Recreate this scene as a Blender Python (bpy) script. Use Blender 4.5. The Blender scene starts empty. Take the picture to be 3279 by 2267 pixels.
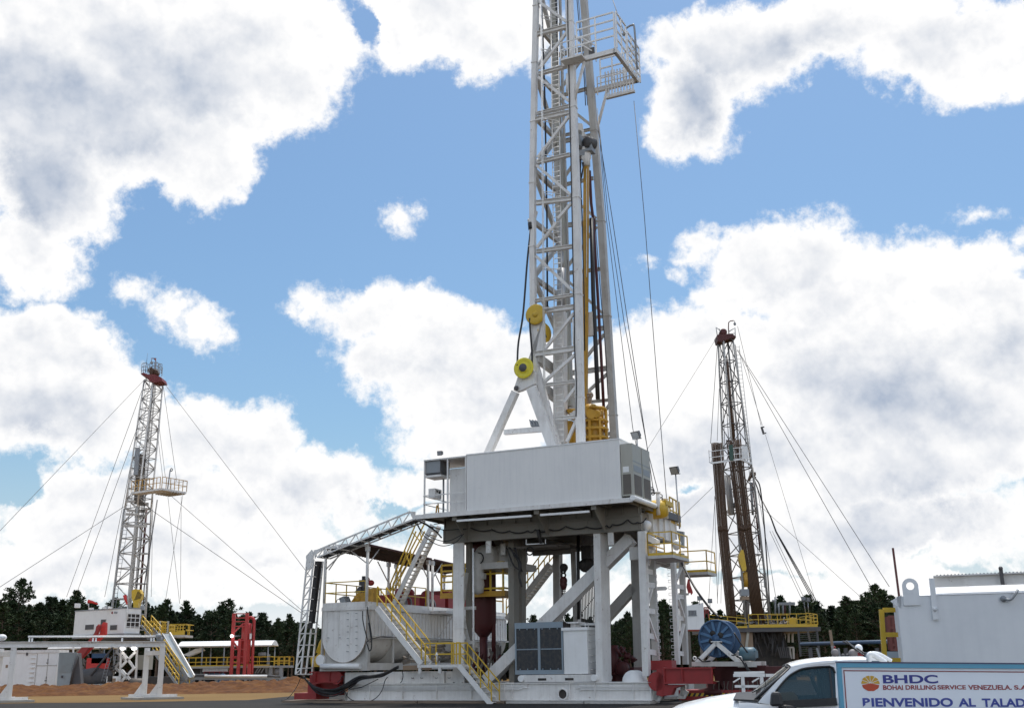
import bpy, math, random
from mathutils import Vector, Matrix, noise
random.seed(7)
R=math.radians
sc=bpy.context.scene
col=sc.collection
# ------------------------------------------------------------------ camera
CAM_H=1.65; PITCH=R(16); ROLL=R(.75); FPX=3499.; PPX,PPY=1639.5,1133.5
_r0=Vector((1,0,0)); _f=Vector((0,math.cos(PITCH),math.sin(PITCH))); _u0=Vector((0,-math.sin(PITCH),math.cos(PITCH)))
_r=math.cos(ROLL)*_r0-math.sin(ROLL)*_u0; _u=math.cos(ROLL)*_u0+math.sin(ROLL)*_r0
EYE=Vector((0,0,CAM_H))
cd=bpy.data.cameras.new('camera'); cam=bpy.data.objects.new('camera',cd); col.objects.link(cam)
cd.sensor_width=36; cd.lens=FPX/3279*36; cd.clip_start=.1; cd.clip_end=6000
mw=Matrix((( _r.x,_u.x,-_f.x,0),(_r.y,_u.y,-_f.y,0),(_r.z,_u.z,-_f.z,CAM_H),(0,0,0,1)))
cam.matrix_world=mw; sc.camera=cam
# ------------------------------------------------------------------ light
SUN_EL=R(72); SUN_AZ=R(24)      # azimuth clockwise from +Y (straight ahead): the sun stands high behind the rigs
sc.view_settings.view_transform='Standard'; sc.view_settings.look='None'; sc.view_settings.gamma=1
sc.view_settings.use_curve_mapping=False; sc.view_settings.exposure=0.85
sd=Vector((math.sin(SUN_AZ)*math.cos(SUN_EL),math.cos(SUN_AZ)*math.cos(SUN_EL),math.sin(SUN_EL)))
sl=bpy.data.lights.new('sun','SUN'); sl.energy=2.2; sl.angle=R(.53); sl.color=(1,.96,.9)
so=bpy.data.objects.new('sun',sl); col.objects.link(so); so.rotation_euler=(-sd).to_track_quat('-Z','Y').to_euler(); so.location=(60,0,80)
# ------------------------------------------------------------------ sky: blue Nishita sky with cumulus
def azel(px,py):
    "direction of a point of the photograph (overview pixels 2308 wide) as azimuth, elevation"
    x,y=px*1.4207,py*1.4207
    d=(_r*(x-PPX)/FPX-_u*(y-PPY)/FPX+_f).normalized()
    return math.atan2(d.x,d.y),math.asin(d.z)
w=bpy.data.worlds.new('World'); sc.world=w; w.use_nodes=True
NT=w.node_tree; NT.nodes.clear()
def N(t,**k):
    n=NT.nodes.new(t)
    for a,b in k.items(): setattr(n,a,b)
    return n
def L(a,b): NT.links.new(a,b)
def _in(s,v):
    if isinstance(v,(int,float)): s.default_value=v
    elif isinstance(v,(tuple,list)): s.default_value=v
    else: L(v,s)
def MA(op,a,b=0.,c=0.,clamp=False):
    n=N('ShaderNodeMath',operation=op,use_clamp=clamp); _in(n.inputs[0],a); _in(n.inputs[1],b); _in(n.inputs[2],c); return n.outputs[0]
def SS(v,a,b,c=0.,d=1.):
    n=N('ShaderNodeMapRange',interpolation_type='SMOOTHSTEP'); _in(n.inputs[0],v)
    n.inputs[1].default_value=a;n.inputs[2].default_value=b;n.inputs[3].default_value=c;n.inputs[4].default_value=d
    return n.outputs[0]
sky=N('ShaderNodeTexSky',sky_type='NISHITA'); sky.sun_disc=False; sky.sun_elevation=SUN_EL; sky.sun_rotation=SUN_AZ
sky.air_density=1.25; sky.dust_density=1.6; sky.ozone_density=2.2; sky.altitude=50
tc=N('ShaderNodeTexCoord'); sep=N('ShaderNodeSeparateXYZ'); L(tc.outputs['Generated'],sep.inputs[0])
def noi(scale,detail,rough,vec,lac=2.):
    n=N('ShaderNodeTexNoise'); n.inputs['Scale'].default_value=scale;n.inputs['Detail'].default_value=detail
    n.inputs['Roughness'].default_value=rough;n.inputs['Lacunarity'].default_value=lac; L(vec,n.inputs['Vector']); return n
vec=tc.outputs['Generated']
AZ=MA('ARCTAN2',sep.outputs[0],sep.outputs[1]); EL=MA('ARCSINE',sep.outputs[2])
w1=noi(9,3,.55,vec); w2=noi(42,6,.62,vec)
s1=N('ShaderNodeSeparateColor');L(w1.outputs['Color'],s1.inputs[0]); s2=N('ShaderNodeSeparateColor');L(w2.outputs['Color'],s2.inputs[0])
def warp(base,i):
    a=MA('MULTIPLY_ADD',MA('SUBTRACT',s1.outputs[i],.5),.075,base)
    return MA('MULTIPLY_ADD',MA('SUBTRACT',s2.outputs[i],.5),.032,a)
WX,WY=warp(AZ,0),warp(EL,1)
def blob(cx,cy,rx,ry,x=WX,y=WY):
    az,el=azel(cx,cy); K=2463.*.97
    dx=MA('MULTIPLY',MA('SUBTRACT',x,az),K*math.cos(el)/rx); dy=MA('MULTIPLY',MA('SUBTRACT',y,el),K/ry)
    d=MA('MULTIPLY_ADD',dx,dx,MA('MULTIPLY',dy,dy))
    return MA('SUBTRACT',1.,MA('SQRT',d))
def group(bl,scale=1.):
    o=None
    for b in bl:
        v=MA('MULTIPLY',blob(*b),min(b[2],b[3])/100.)
        o=v if o is None else MA('SMOOTH_MAX',o,v,.12)
    return o
C1=[(120,120,400,250),(480,110,330,190),(450,330,130,130),(625,215,110,90),(120,400,150,150),(60,570,120,100),(230,300,120,110),
    (1000,40,200,130),(1110,130,90,80),(900,110,90,90),(1180,60,80,120)]
C2=[(905,485,52,44),(300,640,62,36),(385,695,72,45),(450,735,82,46),(498,735,34,36)]
C3=[(820,715,130,78),(695,700,62,46),(975,755,190,110),(860,830,130,90),(1060,880,200,130),(1010,990,120,70),(1180,850,160,140),(1100,1000,170,90)]
C4=[(1590,555,88,46),(1780,590,190,112),(1950,680,260,130),(2140,710,220,140),(1600,775,220,110),(1450,860,150,150),(1900,930,520,240),
    (2290,560,26,36),(2200,505,55,22),(1455,600,28,18),(1530,605,36,26),(1640,660,90,60),(2290,760,120,160)]
C5=[(90,840,200,165),(230,930,170,130),(430,990,120,110),(560,1020,130,130),(700,1110,130,105),(800,1110,100,95),(380,1190,420,130),(330,880,60,60),(150,1130,160,90),(1000,1110,170,70)]
C6=[(1560,230,115,125),(1690,110,210,130),(1900,40,330,100),(2140,90,200,115),(2250,150,150,90),(1490,110,70,80),(1610,330,60,32)]
C7=[(600,1270,900,70),(1500,1130,700,110),(1900,1200,500,110),(700,1340,900,50),(1900,1330,900,70),(150,1290,400,80)]
dens=None
for c in (C1,C2,C3,C4,C5,C6,C7):
    g=group(c); dens=g if dens is None else MA('MAXIMUM',dens,g)
holes=group([(30,1075,60,42),(900,1150,150,16),(250,1240,120,12),(640,1290,160,10),(1480,1250,120,12),(1700,1290,160,12),(2200,1290,140,16),(1080,1200,60,16),(2060,1240,110,18),(1560,1080,60,26),(1060,1060,60,22),(560,1180,50,22),(820,75,26,60)])
dens=MA('SUBTRACT',dens,MA('MULTIPLY',MA('MAXIMUM',holes,0.),2.4))
# behind and beside the camera: scattered cloud of the same kind
nb=noi(3.2,7,.58,vec); back=MA('MULTIPLY',MA('SUBTRACT',nb.outputs[0],.5),2.6)
side=SS(MA('ABSOLUTE',AZ),.5,.62); up=SS(EL,.66,.78); out=MA('MAXIMUM',side,up)
dens=MA('ADD',MA('MULTIPLY',dens,MA('SUBTRACT',1.,out)),MA('MULTIPLY',back,out))
fine=noi(85,7,.66,vec); dens=MA('MULTIPLY_ADD',MA('SUBTRACT',fine.outputs[0],.5),.62,dens)
mask=MA('MAXIMUM',SS(dens,-.02,.34),SS(EL,.012,.10,.75,0.))
# grey undersides, where the photographed clouds carry them
soft=noi(5,5,.5,vec)
sh=group([(60,400,150,170),(170,230,300,110),(430,170,170,110),(2080,900,300,95),(1830,860,130,70),(1650,1010,190,90),(2150,1130,340,90),
   (830,890,190,60),(350,1080,260,80),(560,1140,170,60),(700,1190,200,50),(1930,100,360,80),(1590,260,90,90),(250,800,130,60),(1060,940,160,60),(1980,1200,380,80),(620,1270,520,60),(2220,800,130,80),(100,960,150,110)])
shade=SS(MA('MULTIPLY_ADD',MA('SUBTRACT',soft.outputs[0],.5),1.1,sh),-.30,1.25)
shade=MA('MULTIPLY',shade,SS(dens,.15,.9))
def relief(scale,off,det,rough):
    "light from above: the cloud field compared with itself a little higher up"
    va=N('ShaderNodeVectorMath',operation='ADD'); L(vec,va.inputs[0]); va.inputs[1].default_value=(off*.35,0,off)
    a=noi(scale,det,rough,vec); b=noi(scale,det,rough,va.outputs[0]); return MA('SUBTRACT',b.outputs[0],a.outputs[0])
rL=SS(relief(6,.045,3,.5),-.16,.20); rM=SS(relief(16,.018,4,.55),-.14,.20); rS=SS(relief(38,.008,4,.6),-.14,.22)
body=SS(dens,.10,.85)
rel=MA('ADD',MA('ADD',MA('MULTIPLY',rL,.34),MA('MULTIPLY',rM,.30)),MA('MULTIPLY',rS,.16))
sumsh=MA('ADD',MA('MULTIPLY',shade,.70),MA('MULTIPLY',MA('MULTIPLY_ADD',rel,1.,-.20),body),clamp=True)
mixc=N('ShaderNodeMix',data_type='RGBA'); L(sumsh,mixc.inputs[0]); mixc.inputs[6].default_value=(5.9,5.85,5.80,1); mixc.inputs[7].default_value=(2.35,2.75,3.45,1)
hs=N('ShaderNodeHueSaturation'); hs.inputs['Saturation'].default_value=1.0; hs.inputs['Value'].default_value=1.0
tin=N('ShaderNodeMix',data_type='RGBA',blend_type='MULTIPLY'); tin.inputs[0].default_value=1.; L(sky.outputs[0],tin.inputs[6]); tin.inputs[7].default_value=(.53,.65,.715,1); L(tin.outputs[2],hs.inputs['Color'])
pal=N('ShaderNodeMix',data_type='RGBA'); L(SS(EL,.0,.22,.8,0.),pal.inputs[0]); L(hs.outputs[0],pal.inputs[6]); pal.inputs[7].default_value=(3.3,4.0,4.7,1)
mix=N('ShaderNodeMix',data_type='RGBA'); L(mask,mix.inputs[0]); L(pal.outputs[2],mix.inputs[6]); L(mixc.outputs[2],mix.inputs[7])
# unseen clouds behind the camera, brightened to fill the shaded front faces
frt=N('ShaderNodeMix',data_type='RGBA',blend_type='MULTIPLY'); frt.inputs[0].default_value=1.; L(mixc.outputs[2],frt.inputs[6])
kb=SS(sep.outputs[1],-.35,.15,2.1,1.); cc_=N('ShaderNodeCombineColor'); [L(kb,cc_.inputs[i]) for i in range(3)]; L(cc_.outputs[0],frt.inputs[7]); L(frt.outputs[2],mix.inputs[7])
bg=N('ShaderNodeBackground'); bg.inputs[1].default_value=.1; L(mix.outputs[2],bg.inputs[0])
wo=N('ShaderNodeOutputWorld'); L(bg.outputs[0],wo.inputs[0])
w.cycles.sampling_method='MANUAL'; w.cycles.sample_map_resolution=512
# ------------------------------------------------------------------ measuring frames
ZW={'o':(0,0,.70407),'s':(0,0,1.),'A':(900,1600,2.3925),'B':(1600,1600,2.3925),'C':(1500,700,2.128),'D':(1600,0,2.128),'E':(0,1100,2.4554),
 'F':(0,1800,2.309),'G':(2100,1500,2.0814),'H':(2150,1000,2.4554),'I':(2600,1700,2.8147),'J':(1300,1350,1.74),'K':(1300,1350,2.5656),
 'a':(980,1700,5.131),'b':(940,2000,4.618),'c':(1300,1430,6.383),'d':(1450,1700,4.56),'e':(1980,1560,4.986),'f':(2050,1880,4.125),'g':(2380,1750,3.99),
 'h':(200,1850,4.2),'i':(550,1900,4.837),'j':(1640,1000,3.626),'k':(1680,300,3.99),'l':(1690,0,4.695),'m':(2230,1400,4.433),'n':(2680,1980,3.855),
 'q':(2640,2030,8.88),'r':(300,2050,9.389),'t':(1900,2020,8.868),'u':(420,1120,8.864),'v':(350,1850,10.64),'w':(2400,2040,7.032),
 'x':(0,2020,5.498),'y':(1640,1850,4.56),'z':(370,1300,3.992),'1':(2290,1700,5.319),'2':(1500,1880,6.65)}
class Frame:
    "a vertical measuring frame standing in the place: U along a facade, V into depth, Z up"
    def __init__(s,O,a):
        s.O=Vector(O); a=R(a); s.U=Vector((math.cos(a),-math.sin(a),0)); s.V=Vector((math.sin(a),math.cos(a),0)); s.Z=Vector((0,0,1))
    def w(s,u,v,z): return s.O+s.U*u+s.V*v+Vector((0,0,z))
    def p(s,k,x,y,v=0.):
        zx,zy,q=ZW[k]; x=zx+x/q; y=zy+y/q
        d=_r*(x-PPX)/FPX-_u*(y-PPY)/FPX+_f
        t=(v-(EYE-s.O).dot(s.V))/d.dot(s.V)
        return EYE+d*t
    def l(s,P):
        q=P-s.O; return q.dot(s.U),q.dot(s.V),q.z
    def uz(s,k,x,y,v=0.):
        a=s.l(s.p(k,x,y,v)); return a[0],a[2]
def gnd(k,x,y,z=0.):
    zx,zy,q=ZW[k]; x=zx+x/q; y=zy+y/q
    d=_r*(x-PPX)/FPX-_u*(y-PPY)/FPX+_f
    return EYE+d*((z-CAM_H)/d.z)
# ------------------------------------------------------------------ objects
def tag(o,label=None,cat=None,group=None,kind=None):
    if label: o['label']=label
    if cat: o['category']=cat
    if group: o['group']=group
    if kind: o['kind']=kind
    return o
def thing(name,label,cat,loc,group=None):
    o=bpy.data.objects.new(name,None); col.objects.link(o); o.location=loc; o.empty_display_size=.3
    return tag(o,label,cat,group)
def wloc(o):
    v=Vector(o.location)
    while o.parent: o=o.parent; v=v+Vector(o.location)
    return v
class G:
    "collects shapes given in world coordinates and links them as one mesh"
    def __init__(s): s.v=[]; s.f=[]; s.sm=[]; s.mi=[]; s.m=0
    def add(s,vs,fs,smooth=False):
        b=len(s.v); s.v.extend([tuple(x) for x in vs])
        for k,f in enumerate(fs):
            s.f.append([b+i for i in f]); s.sm.append(smooth if isinstance(smooth,bool) else smooth[k]); s.mi.append(s.m)
        return s
    def hexa(s,p): return s.add(p,[(0,3,2,1),(4,5,6,7),(0,1,5,4),(1,2,6,5),(2,3,7,6),(3,0,4,7)])
    def box(s,F,u0,u1,v0,v1,z0,z1):
        if u0>u1:u0,u1=u1,u0
        if v0>v1:v0,v1=v1,v0
        if z0>z1:z0,z1=z1,z0
        return s.hexa([F.w(u0,v0,z0),F.w(u1,v0,z0),F.w(u1,v1,z0),F.w(u0,v1,z0),F.w(u0,v0,z1),F.w(u1,v0,z1),F.w(u1,v1,z1),F.w(u0,v1,z1)])
    def bar(s,a,b,w,h,up=(0,0,1)):
        "rectangular bar: w across (direction x up), h along up"
        a=Vector(a);b=Vector(b);d=(b-a).normalized();up=Vector(up)
        if abs(d.dot(up))>.995: up=Vector((1,0,0)) if abs(d.x)<.9 else Vector((0,1,0))
        x=d.cross(up).normalized(); y=x.cross(d).normalized(); x=x*w/2; y=y*h/2
        return s.hexa([a-x-y,a+x-y,a+x+y,a-x+y,b-x-y,b+x-y,b+x+y,b-x+y])
    def ib(s,a,b,w,h,up=(0,0,1),t=.025):
        "I-beam, h deep along up, w wide flanges"
        a=Vector(a);b=Vector(b);d=(b-a).normalized();up=Vector(up);x=d.cross(up).normalized();y=x.cross(d).normalized()
        o=y*(h/2-t/2); s.bar(a+o,b+o,w,t,y); s.bar(a-o,b-o,w,t,y); s.bar(a,b,t,h-2*t,y); return s
    def tube(s,pts,r,n=8,r2=None):
        pts=[Vector(p) for p in pts]; m=len(pts); rings=[]; last=None
        for i in range(m):
            d=(pts[min(i+1,m-1)]-pts[max(i-1,0)]).normalized()
            if last is None:
                x=d.cross(Vector((0,0,1)));
                if x.length<.05: x=d.cross(Vector((1,0,0)))
            else: x=last-d*last.dot(d)
            x.normalize(); last=x; y=d.cross(x); rr=r if r2 is None else r+(r2-r)*i/(m-1)
            rings.append([pts[i]+(x*math.cos(t)+y*math.sin(t))*rr for t in [2*math.pi*k/n for k in range(n)]])
        vs=[p for q in rings for p in q]; fs=[];sm=[]
        for i in range(m-1):
            for k in range(n):
                k2=(k+1)%n; fs.append((i*n+k,i*n+k2,(i+1)*n+k2,(i+1)*n+k)); sm.append(True)
        fs.append(tuple(range(n-1,-1,-1)));sm.append(False); fs.append(tuple((m-1)*n+k for k in range(n)));sm.append(False)
        return s.add(vs,fs,sm)
    def ring(s,c,ax,R_,r,n=24,k=8):
        ax=Vector(ax).normalized(); x=ax.cross(Vector((0,0,1)))
        if x.length<.05: x=ax.cross(Vector((1,0,0)))
        x.normalize(); y=ax.cross(x); vs=[];fs=[]
        for i in range(n):
            t=2*math.pi*i/n; d=x*math.cos(t)+y*math.sin(t)
            for j in range(k):
                q=2*math.pi*j/k; vs.append(Vector(c)+d*(R_+r*math.cos(q))+ax*r*math.sin(q))
        for i in range(n):
            for j in range(k): fs.append((i*k+j,((i+1)%n)*k+j,((i+1)%n)*k+(j+1)%k,i*k+(j+1)%k))
        return s.add(vs,fs,True)
    def lathe(s,c,ax,prof,n=20,smooth=True,a0=0.,a1=2*math.pi):
        "prof: list of (radius, height along axis)"
        ax=Vector(ax).normalized(); x=ax.cross(Vector((0,0,1)))
        if x.length<.05: x=ax.cross(Vector((1,0,0)))
        x.normalize(); y=ax.cross(x); c=Vector(c); full=abs(a1-a0-2*math.pi)<1e-6; m=n if full else n+1
        vs=[];fs=[]
        for rr,h in prof:
            for k in range(m):
                t=a0+(a1-a0)*k/n; vs.append(c+ax*h+(x*math.cos(t)+y*math.sin(t))*rr)
        for i in range(len(prof)-1):
            for k in range(n):
                k2=(k+1)%m; fs.append((i*m+k,i*m+k2,(i+1)*m+k2,(i+1)*m+k))
        return s.add(vs,fs,smooth)
    def cyl(s,a,b,r,n=16): return s.tube([a,b],r,n)
    def prism(s,poly,e):
        "solid between poly and poly+e"
        poly=[Vector(p) for p in poly]; e=Vector(e); n=len(poly)
        nr=Vector((0,0,0))
        for i in range(n): nr+=(poly[i]-poly[0]).cross(poly[(i+1)%n]-poly[0])
        if nr.dot(e)>0: poly=poly[::-1]
        vs=poly+[p+e for p in poly]; fs=[tuple(range(n)),tuple(range(2*n-1,n-1,-1))]
        for i in range(n): j=(i+1)%n; fs.append((i,i+n,j+n,j))
        return s.add(vs,fs)
    def sph(s,c,r,n=12,m=8,sz=(1,1,1)):
        vs=[];fs=[];c=Vector(c)
        for i in range(m+1):
            p=math.pi*i/m
            for k in range(n):
                t=2*math.pi*k/n; vs.append(c+Vector((r*sz[0]*math.sin(p)*math.cos(t),r*sz[1]*math.sin(p)*math.sin(t),r*sz[2]*math.cos(p))))
        for i in range(m):
            for k in range(n): fs.append((i*n+k,(i+1)*n+k,(i+1)*n+(k+1)%n,i*n+(k+1)%n))
        return s.add(vs,fs,True)
    def mk(s,name,mats,parent=None,label=None,loc=None,bevel=0):
        if not isinstance(mats,(list,tuple)): mats=[mats]
        o0=wloc(parent) if parent else (Vector(loc) if loc is not None else Vector((0,0,0)))
        me=bpy.data.meshes.new(name); me.from_pydata([(x-o0.x,y-o0.y,z-o0.z) for x,y,z in s.v],[],s.f)
        me.polygons.foreach_set('use_smooth',s.sm); me.polygons.foreach_set('material_index',s.mi)
        for m in mats: me.materials.append(m)
        me.update(); o=bpy.data.objects.new(name,me); col.objects.link(o)
        if parent: o.parent=parent
        else: o.location=o0
        if label: o['label']=label
        if bevel:
            b=o.modifiers.new('bevel','BEVEL'); b.width=bevel; b.segments=2; b.limit_method='ANGLE'
        return o
def single(name,g,mat,label,cat,base,group=None,kind=None):
    o=g.mk(name,mat,None,None,loc=base); return tag(o,label,cat,group,kind)
def copy_tree(o,parent=None):
    c=o.copy(); col.objects.link(c); c.parent=parent
    for ch in [k for k in bpy.data.objects if k.parent==o]: copy_tree(ch,c)
    return c
def V3(a,b,t): return a+(b-a)*t
def rail_g(g,pts,h=1.05,r=.025,n=2,posts=None,rails=(1.,.5),up=Vector((0,0,1)),toe=0,square=True):
    "guard rail along base points: returns with posts every ~1.2 m"
    for i in range(len(pts)-1):
        a,b=Vector(pts[i]),Vector(pts[i+1]); k=posts[i] if posts else max(1,round((b-a).length/1.3))
        for q in rails: g.bar(a+up*(h*q-r),b+up*(h*q-r),2*r,2*r)
        for j in range(k+1):
            if i>0 and j==0: continue
            c=V3(a,b,j/k); g.bar(c,c+up*(h-2*r-.001),2*r*.97,2*r*.97,(b-a).normalized())
        if toe: g.bar(a+up*toe/2,b+up*toe/2,.012,toe)
def railing(parent,pts,mat,h=1.05,r=.025,posts=None,rails=(1.,.5),toe=0,name='railing',label=None):
    g=G(); rail_g(g,pts,h,r,posts=posts,rails=rails,toe=toe); return g.mk(name,mat,parent,label)
def stair(parent,top,bot,wv,mat,rmat,n=14,sd=.25,rail=(True,True),h=.95,tread=.24,r=.025,post=4,rails=(1.,.5)):
    "top/bot: ends of the near stringer, wv: vector to the far stringer"
    top=Vector(top);bot=Vector(bot);wv=Vector(wv);d=(top-bot); up=Vector((0,0,1)); run=Vector((d.x,d.y,0)).normalized()
    for o in (0,1): G().bar(bot+wv*o,top+wv*o,.06,sd,up).mk('stringer',mat,parent)
    wn=wv.normalized()
    for i in range(n):
        c=bot+d*(i+.5)/n; G().bar(c+wn*.031,c+wv-wn*.031,tread,.035,up).mk('tread',mat,parent)
    for o in (0,1):
        if not rail[o]: continue
        g=G(); a=bot+wv*o+up*sd*.3; b=top+wv*o+up*sd*.3
        for q in rails: g.bar(a+up*h*q,b+up*h*q,2*r,2*r)
        for j in range(post+1):
            c=V3(a,b,j/post); g.bar(c,c+up*(h-r),2*r*.96,2*r*.96,run)
        g.mk('handrail',rmat,parent)
def ladder_g(g,a,b,wv,r=.02,step=.3,n=None):
    a=Vector(a);b=Vector(b);wv=Vector(wv); n=n or max(2,int((b-a).length/step))
    g.tube([a,b],r,6); g.tube([a+wv,b+wv],r,6)
    for i in range(n):
        c=V3(a,b,(i+.5)/n); g.tube([c,c+wv],r*.8,5)
def cable(pts,r,sag=0,n=8,k=5,g=None):
    g=g or G(); P=[]
    for i in range(len(pts)-1):
        a,b=Vector(pts[i]),Vector(pts[i+1])
        for j in range(n): t=j/n; P.append(V3(a,b,t)-Vector((0,0,sag*4*t*(1-t))))
    P.append(Vector(pts[-1])); g.tube(P,r,k); return g
def spline(pts,n=6):
    "smooth curve through points"
    P=[Vector(p) for p in pts]; P=[P[0]*2-P[1]]+P+[P[-1]*2-P[-2]]; o=[]
    for i in range(1,len(P)-2):
        a,b,c,d=P[i-1],P[i],P[i+1],P[i+2]
        for j in range(n):
            t=j/n; o.append(.5*((2*b)+(c-a)*t+(2*a-5*b+4*c-d)*t*t+(3*b-a-3*c+d)*t**3))
    o.append(P[-2]); return o
# ------------------------------------------------------------------ materials
MT={}
def mat(name,c,rough=.5,metal=0.,grime=.25,gcol=(.20,.15,.11),streak=.3,sc_=1.2,bump=0.,rust=0.,spec=.5,spk=0.):
    m=bpy.data.materials.new(name); m.use_nodes=True; t=m.node_tree; b=t.nodes['Principled BSDF']
    def n(tp): return t.nodes.new(tp)
    co=n('ShaderNodeTexCoord'); o=co.outputs['Object']
    oi=n('ShaderNodeObjectInfo')
    a=n('ShaderNodeTexNoise'); a.inputs['Scale'].default_value=sc_; a.inputs['Detail'].default_value=8; a.inputs['Roughness'].default_value=.65; t.links.new(o,a.inputs['Vector'])
    mp=n('ShaderNodeMapping'); mp.inputs['Scale'].default_value=(5,5,.3); t.links.new(o,mp.inputs[0])
    s=n('ShaderNodeTexNoise'); s.inputs['Scale'].default_value=1.5; s.inputs['Detail'].default_value=5; t.links.new(mp.outputs[0],s.inputs['Vector'])
    r1=n('ShaderNodeMapRange'); r1.inputs[1].default_value=.45;r1.inputs[2].default_value=.8; r1.inputs[3].default_value=0;r1.inputs[4].default_value=grime; t.links.new(a.outputs[0],r1.inputs[0])
    r2=n('ShaderNodeMapRange'); r2.inputs[1].default_value=.45;r2.inputs[2].default_value=.8; r2.inputs[3].default_value=0;r2.inputs[4].default_value=streak*.4; t.links.new(s.outputs[0],r2.inputs[0])
    ad=n('ShaderNodeMath'); ad.operation='ADD'; ad.use_clamp=True; t.links.new(r1.outputs[0],ad.inputs[0]); t.links.new(r2.outputs[0],ad.inputs[1])
    mx=n('ShaderNodeMix'); mx.data_type='RGBA'; t.links.new(ad.outputs[0],mx.inputs[0]); mx.inputs[6].default_value=(*c,1); mx.inputs[7].default_value=(*gcol,1)
    out=mx.outputs[2]
    if rust:
        q=n('ShaderNodeTexNoise'); q.inputs['Scale'].default_value=3.3; q.inputs['Detail'].default_value=9; q.inputs['Roughness'].default_value=.75; t.links.new(o,q.inputs['Vector'])
        r3=n('ShaderNodeMapRange'); r3.inputs[1].default_value=.60;r3.inputs[2].default_value=.69;r3.inputs[3].default_value=0;r3.inputs[4].default_value=rust; t.links.new(q.outputs[0],r3.inputs[0])
        m2=n('ShaderNodeMix'); m2.data_type='RGBA'; t.links.new(r3.outputs[0],m2.inputs[0]); t.links.new(out,m2.inputs[6]); m2.inputs[7].default_value=(.17,.07,.035,1); out=m2.outputs[2]
    t.links.new(out,b.inputs['Base Color'])
    b.inputs['Roughness'].default_value=rough; b.inputs['Metallic'].default_value=metal; b.inputs['Specular IOR Level'].default_value=spec
    if bump:
        bp=n('ShaderNodeBump'); bp.inputs['Strength'].default_value=bump; bp.inputs['Distance'].default_value=.02; t.links.new(a.outputs[0],bp.inputs['Height']); t.links.new(bp.outputs[0],b.inputs['Normal'])
    MT[name]=m; return m
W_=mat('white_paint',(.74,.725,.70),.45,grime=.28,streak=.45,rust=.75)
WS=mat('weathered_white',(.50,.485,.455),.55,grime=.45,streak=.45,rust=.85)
WU=mat('shaded_underside_white',(.21,.195,.165),.65,grime=.5,streak=.15,rust=.5)  # white darkened in colour for the shade under the floor, dirt brown included
WB=mat('clean_white',(.80,.80,.79),.4,grime=.12,streak=.15)
WT=mat('tank_white',(.70,.72,.74),.6,grime=.25,gcol=(.30,.33,.38),streak=.22,sc_=.7,bump=.05)
GB=mat('grey_beige',(.40,.39,.34),.5)
GR=mat('grey_steel',(.26,.28,.30),.45,grime=.3)
BG_=mat('blue_grey',(.23,.29,.34),.5,grime=.25)
GD=mat('dark_steel',(.07,.07,.075),.55)
BK=mat('black_rubber',(.012,.012,.014),.5,grime=.1)
DK=mat('dark_interior',(.02,.018,.017),.7)
YE=mat('yellow_paint',(.62,.40,.025),.45,grime=.3,streak=.2,rust=.4)
YD=mat('ochre_machine',(.50,.27,.025),.45,grime=.45,gcol=(.12,.07,.02),sc_=2.5)
RE=mat('red_paint',(.30,.022,.022),.5,grime=.4,gcol=(.10,.02,.015))
RD=mat('dark_red',(.075,.012,.012),.6,grime=.5,gcol=(.05,.015,.012))  # red made darker in colour for the shadow under the drill floor
RB=mat('bright_red',(.62,.035,.03),.5,grime=.15)
RC=mat('rusty_roof',(.13,.09,.07),.75,grime=.6,gcol=(.09,.045,.035))
MW=mat('mast_grey',(.26,.25,.23),.6,grime=.5)
PB=mat('pipe_brown',(.095,.052,.028),.6,grime=.5,gcol=(.035,.022,.016),streak=.5)
BL=mat('reel_blue',(.035,.085,.17),.5,grime=.4,gcol=(.03,.05,.09))
BP=mat('pipe_blue',(.06,.10,.16),.55)
TE=mat('motor_teal',(.06,.13,.17),.5,grime=.4)
MG=mat('dark_green',(.03,.09,.07),.6)
WD=mat('timber',(.20,.15,.11),.8,grime=.6,streak=.2,bump=.3)
DS=mat('dirty_steel',(.12,.105,.09),.65,grime=.6)
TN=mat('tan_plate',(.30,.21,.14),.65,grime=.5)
CON=mat('concrete',(.40,.38,.34),.85,grime=.5)
ST=mat('bare_steel',(.45,.46,.47),.4,metal=.5,grime=.3)
def emis(name,c,s):
    m=bpy.data.materials.new(name); m.use_nodes=True; b=m.node_tree.nodes['Principled BSDF']
    b.inputs['Emission Color'].default_value=(*c,1); b.inputs['Emission Strength'].default_value=s; b.inputs['Base Color'].default_value=(*c,1); return m
LIT=emis('lit_lamp',(1,.98,.95),6)
def glass(name,c,rough=.03,alpha=.35):
    m=bpy.data.materials.new(name); m.use_nodes=True; b=m.node_tree.nodes['Principled BSDF']
    b.inputs['Base Color'].default_value=(*c,1); b.inputs['Roughness'].default_value=rough; b.inputs['Specular IOR Level'].default_value=.8; b.inputs['Alpha'].default_value=alpha
    return m
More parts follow.
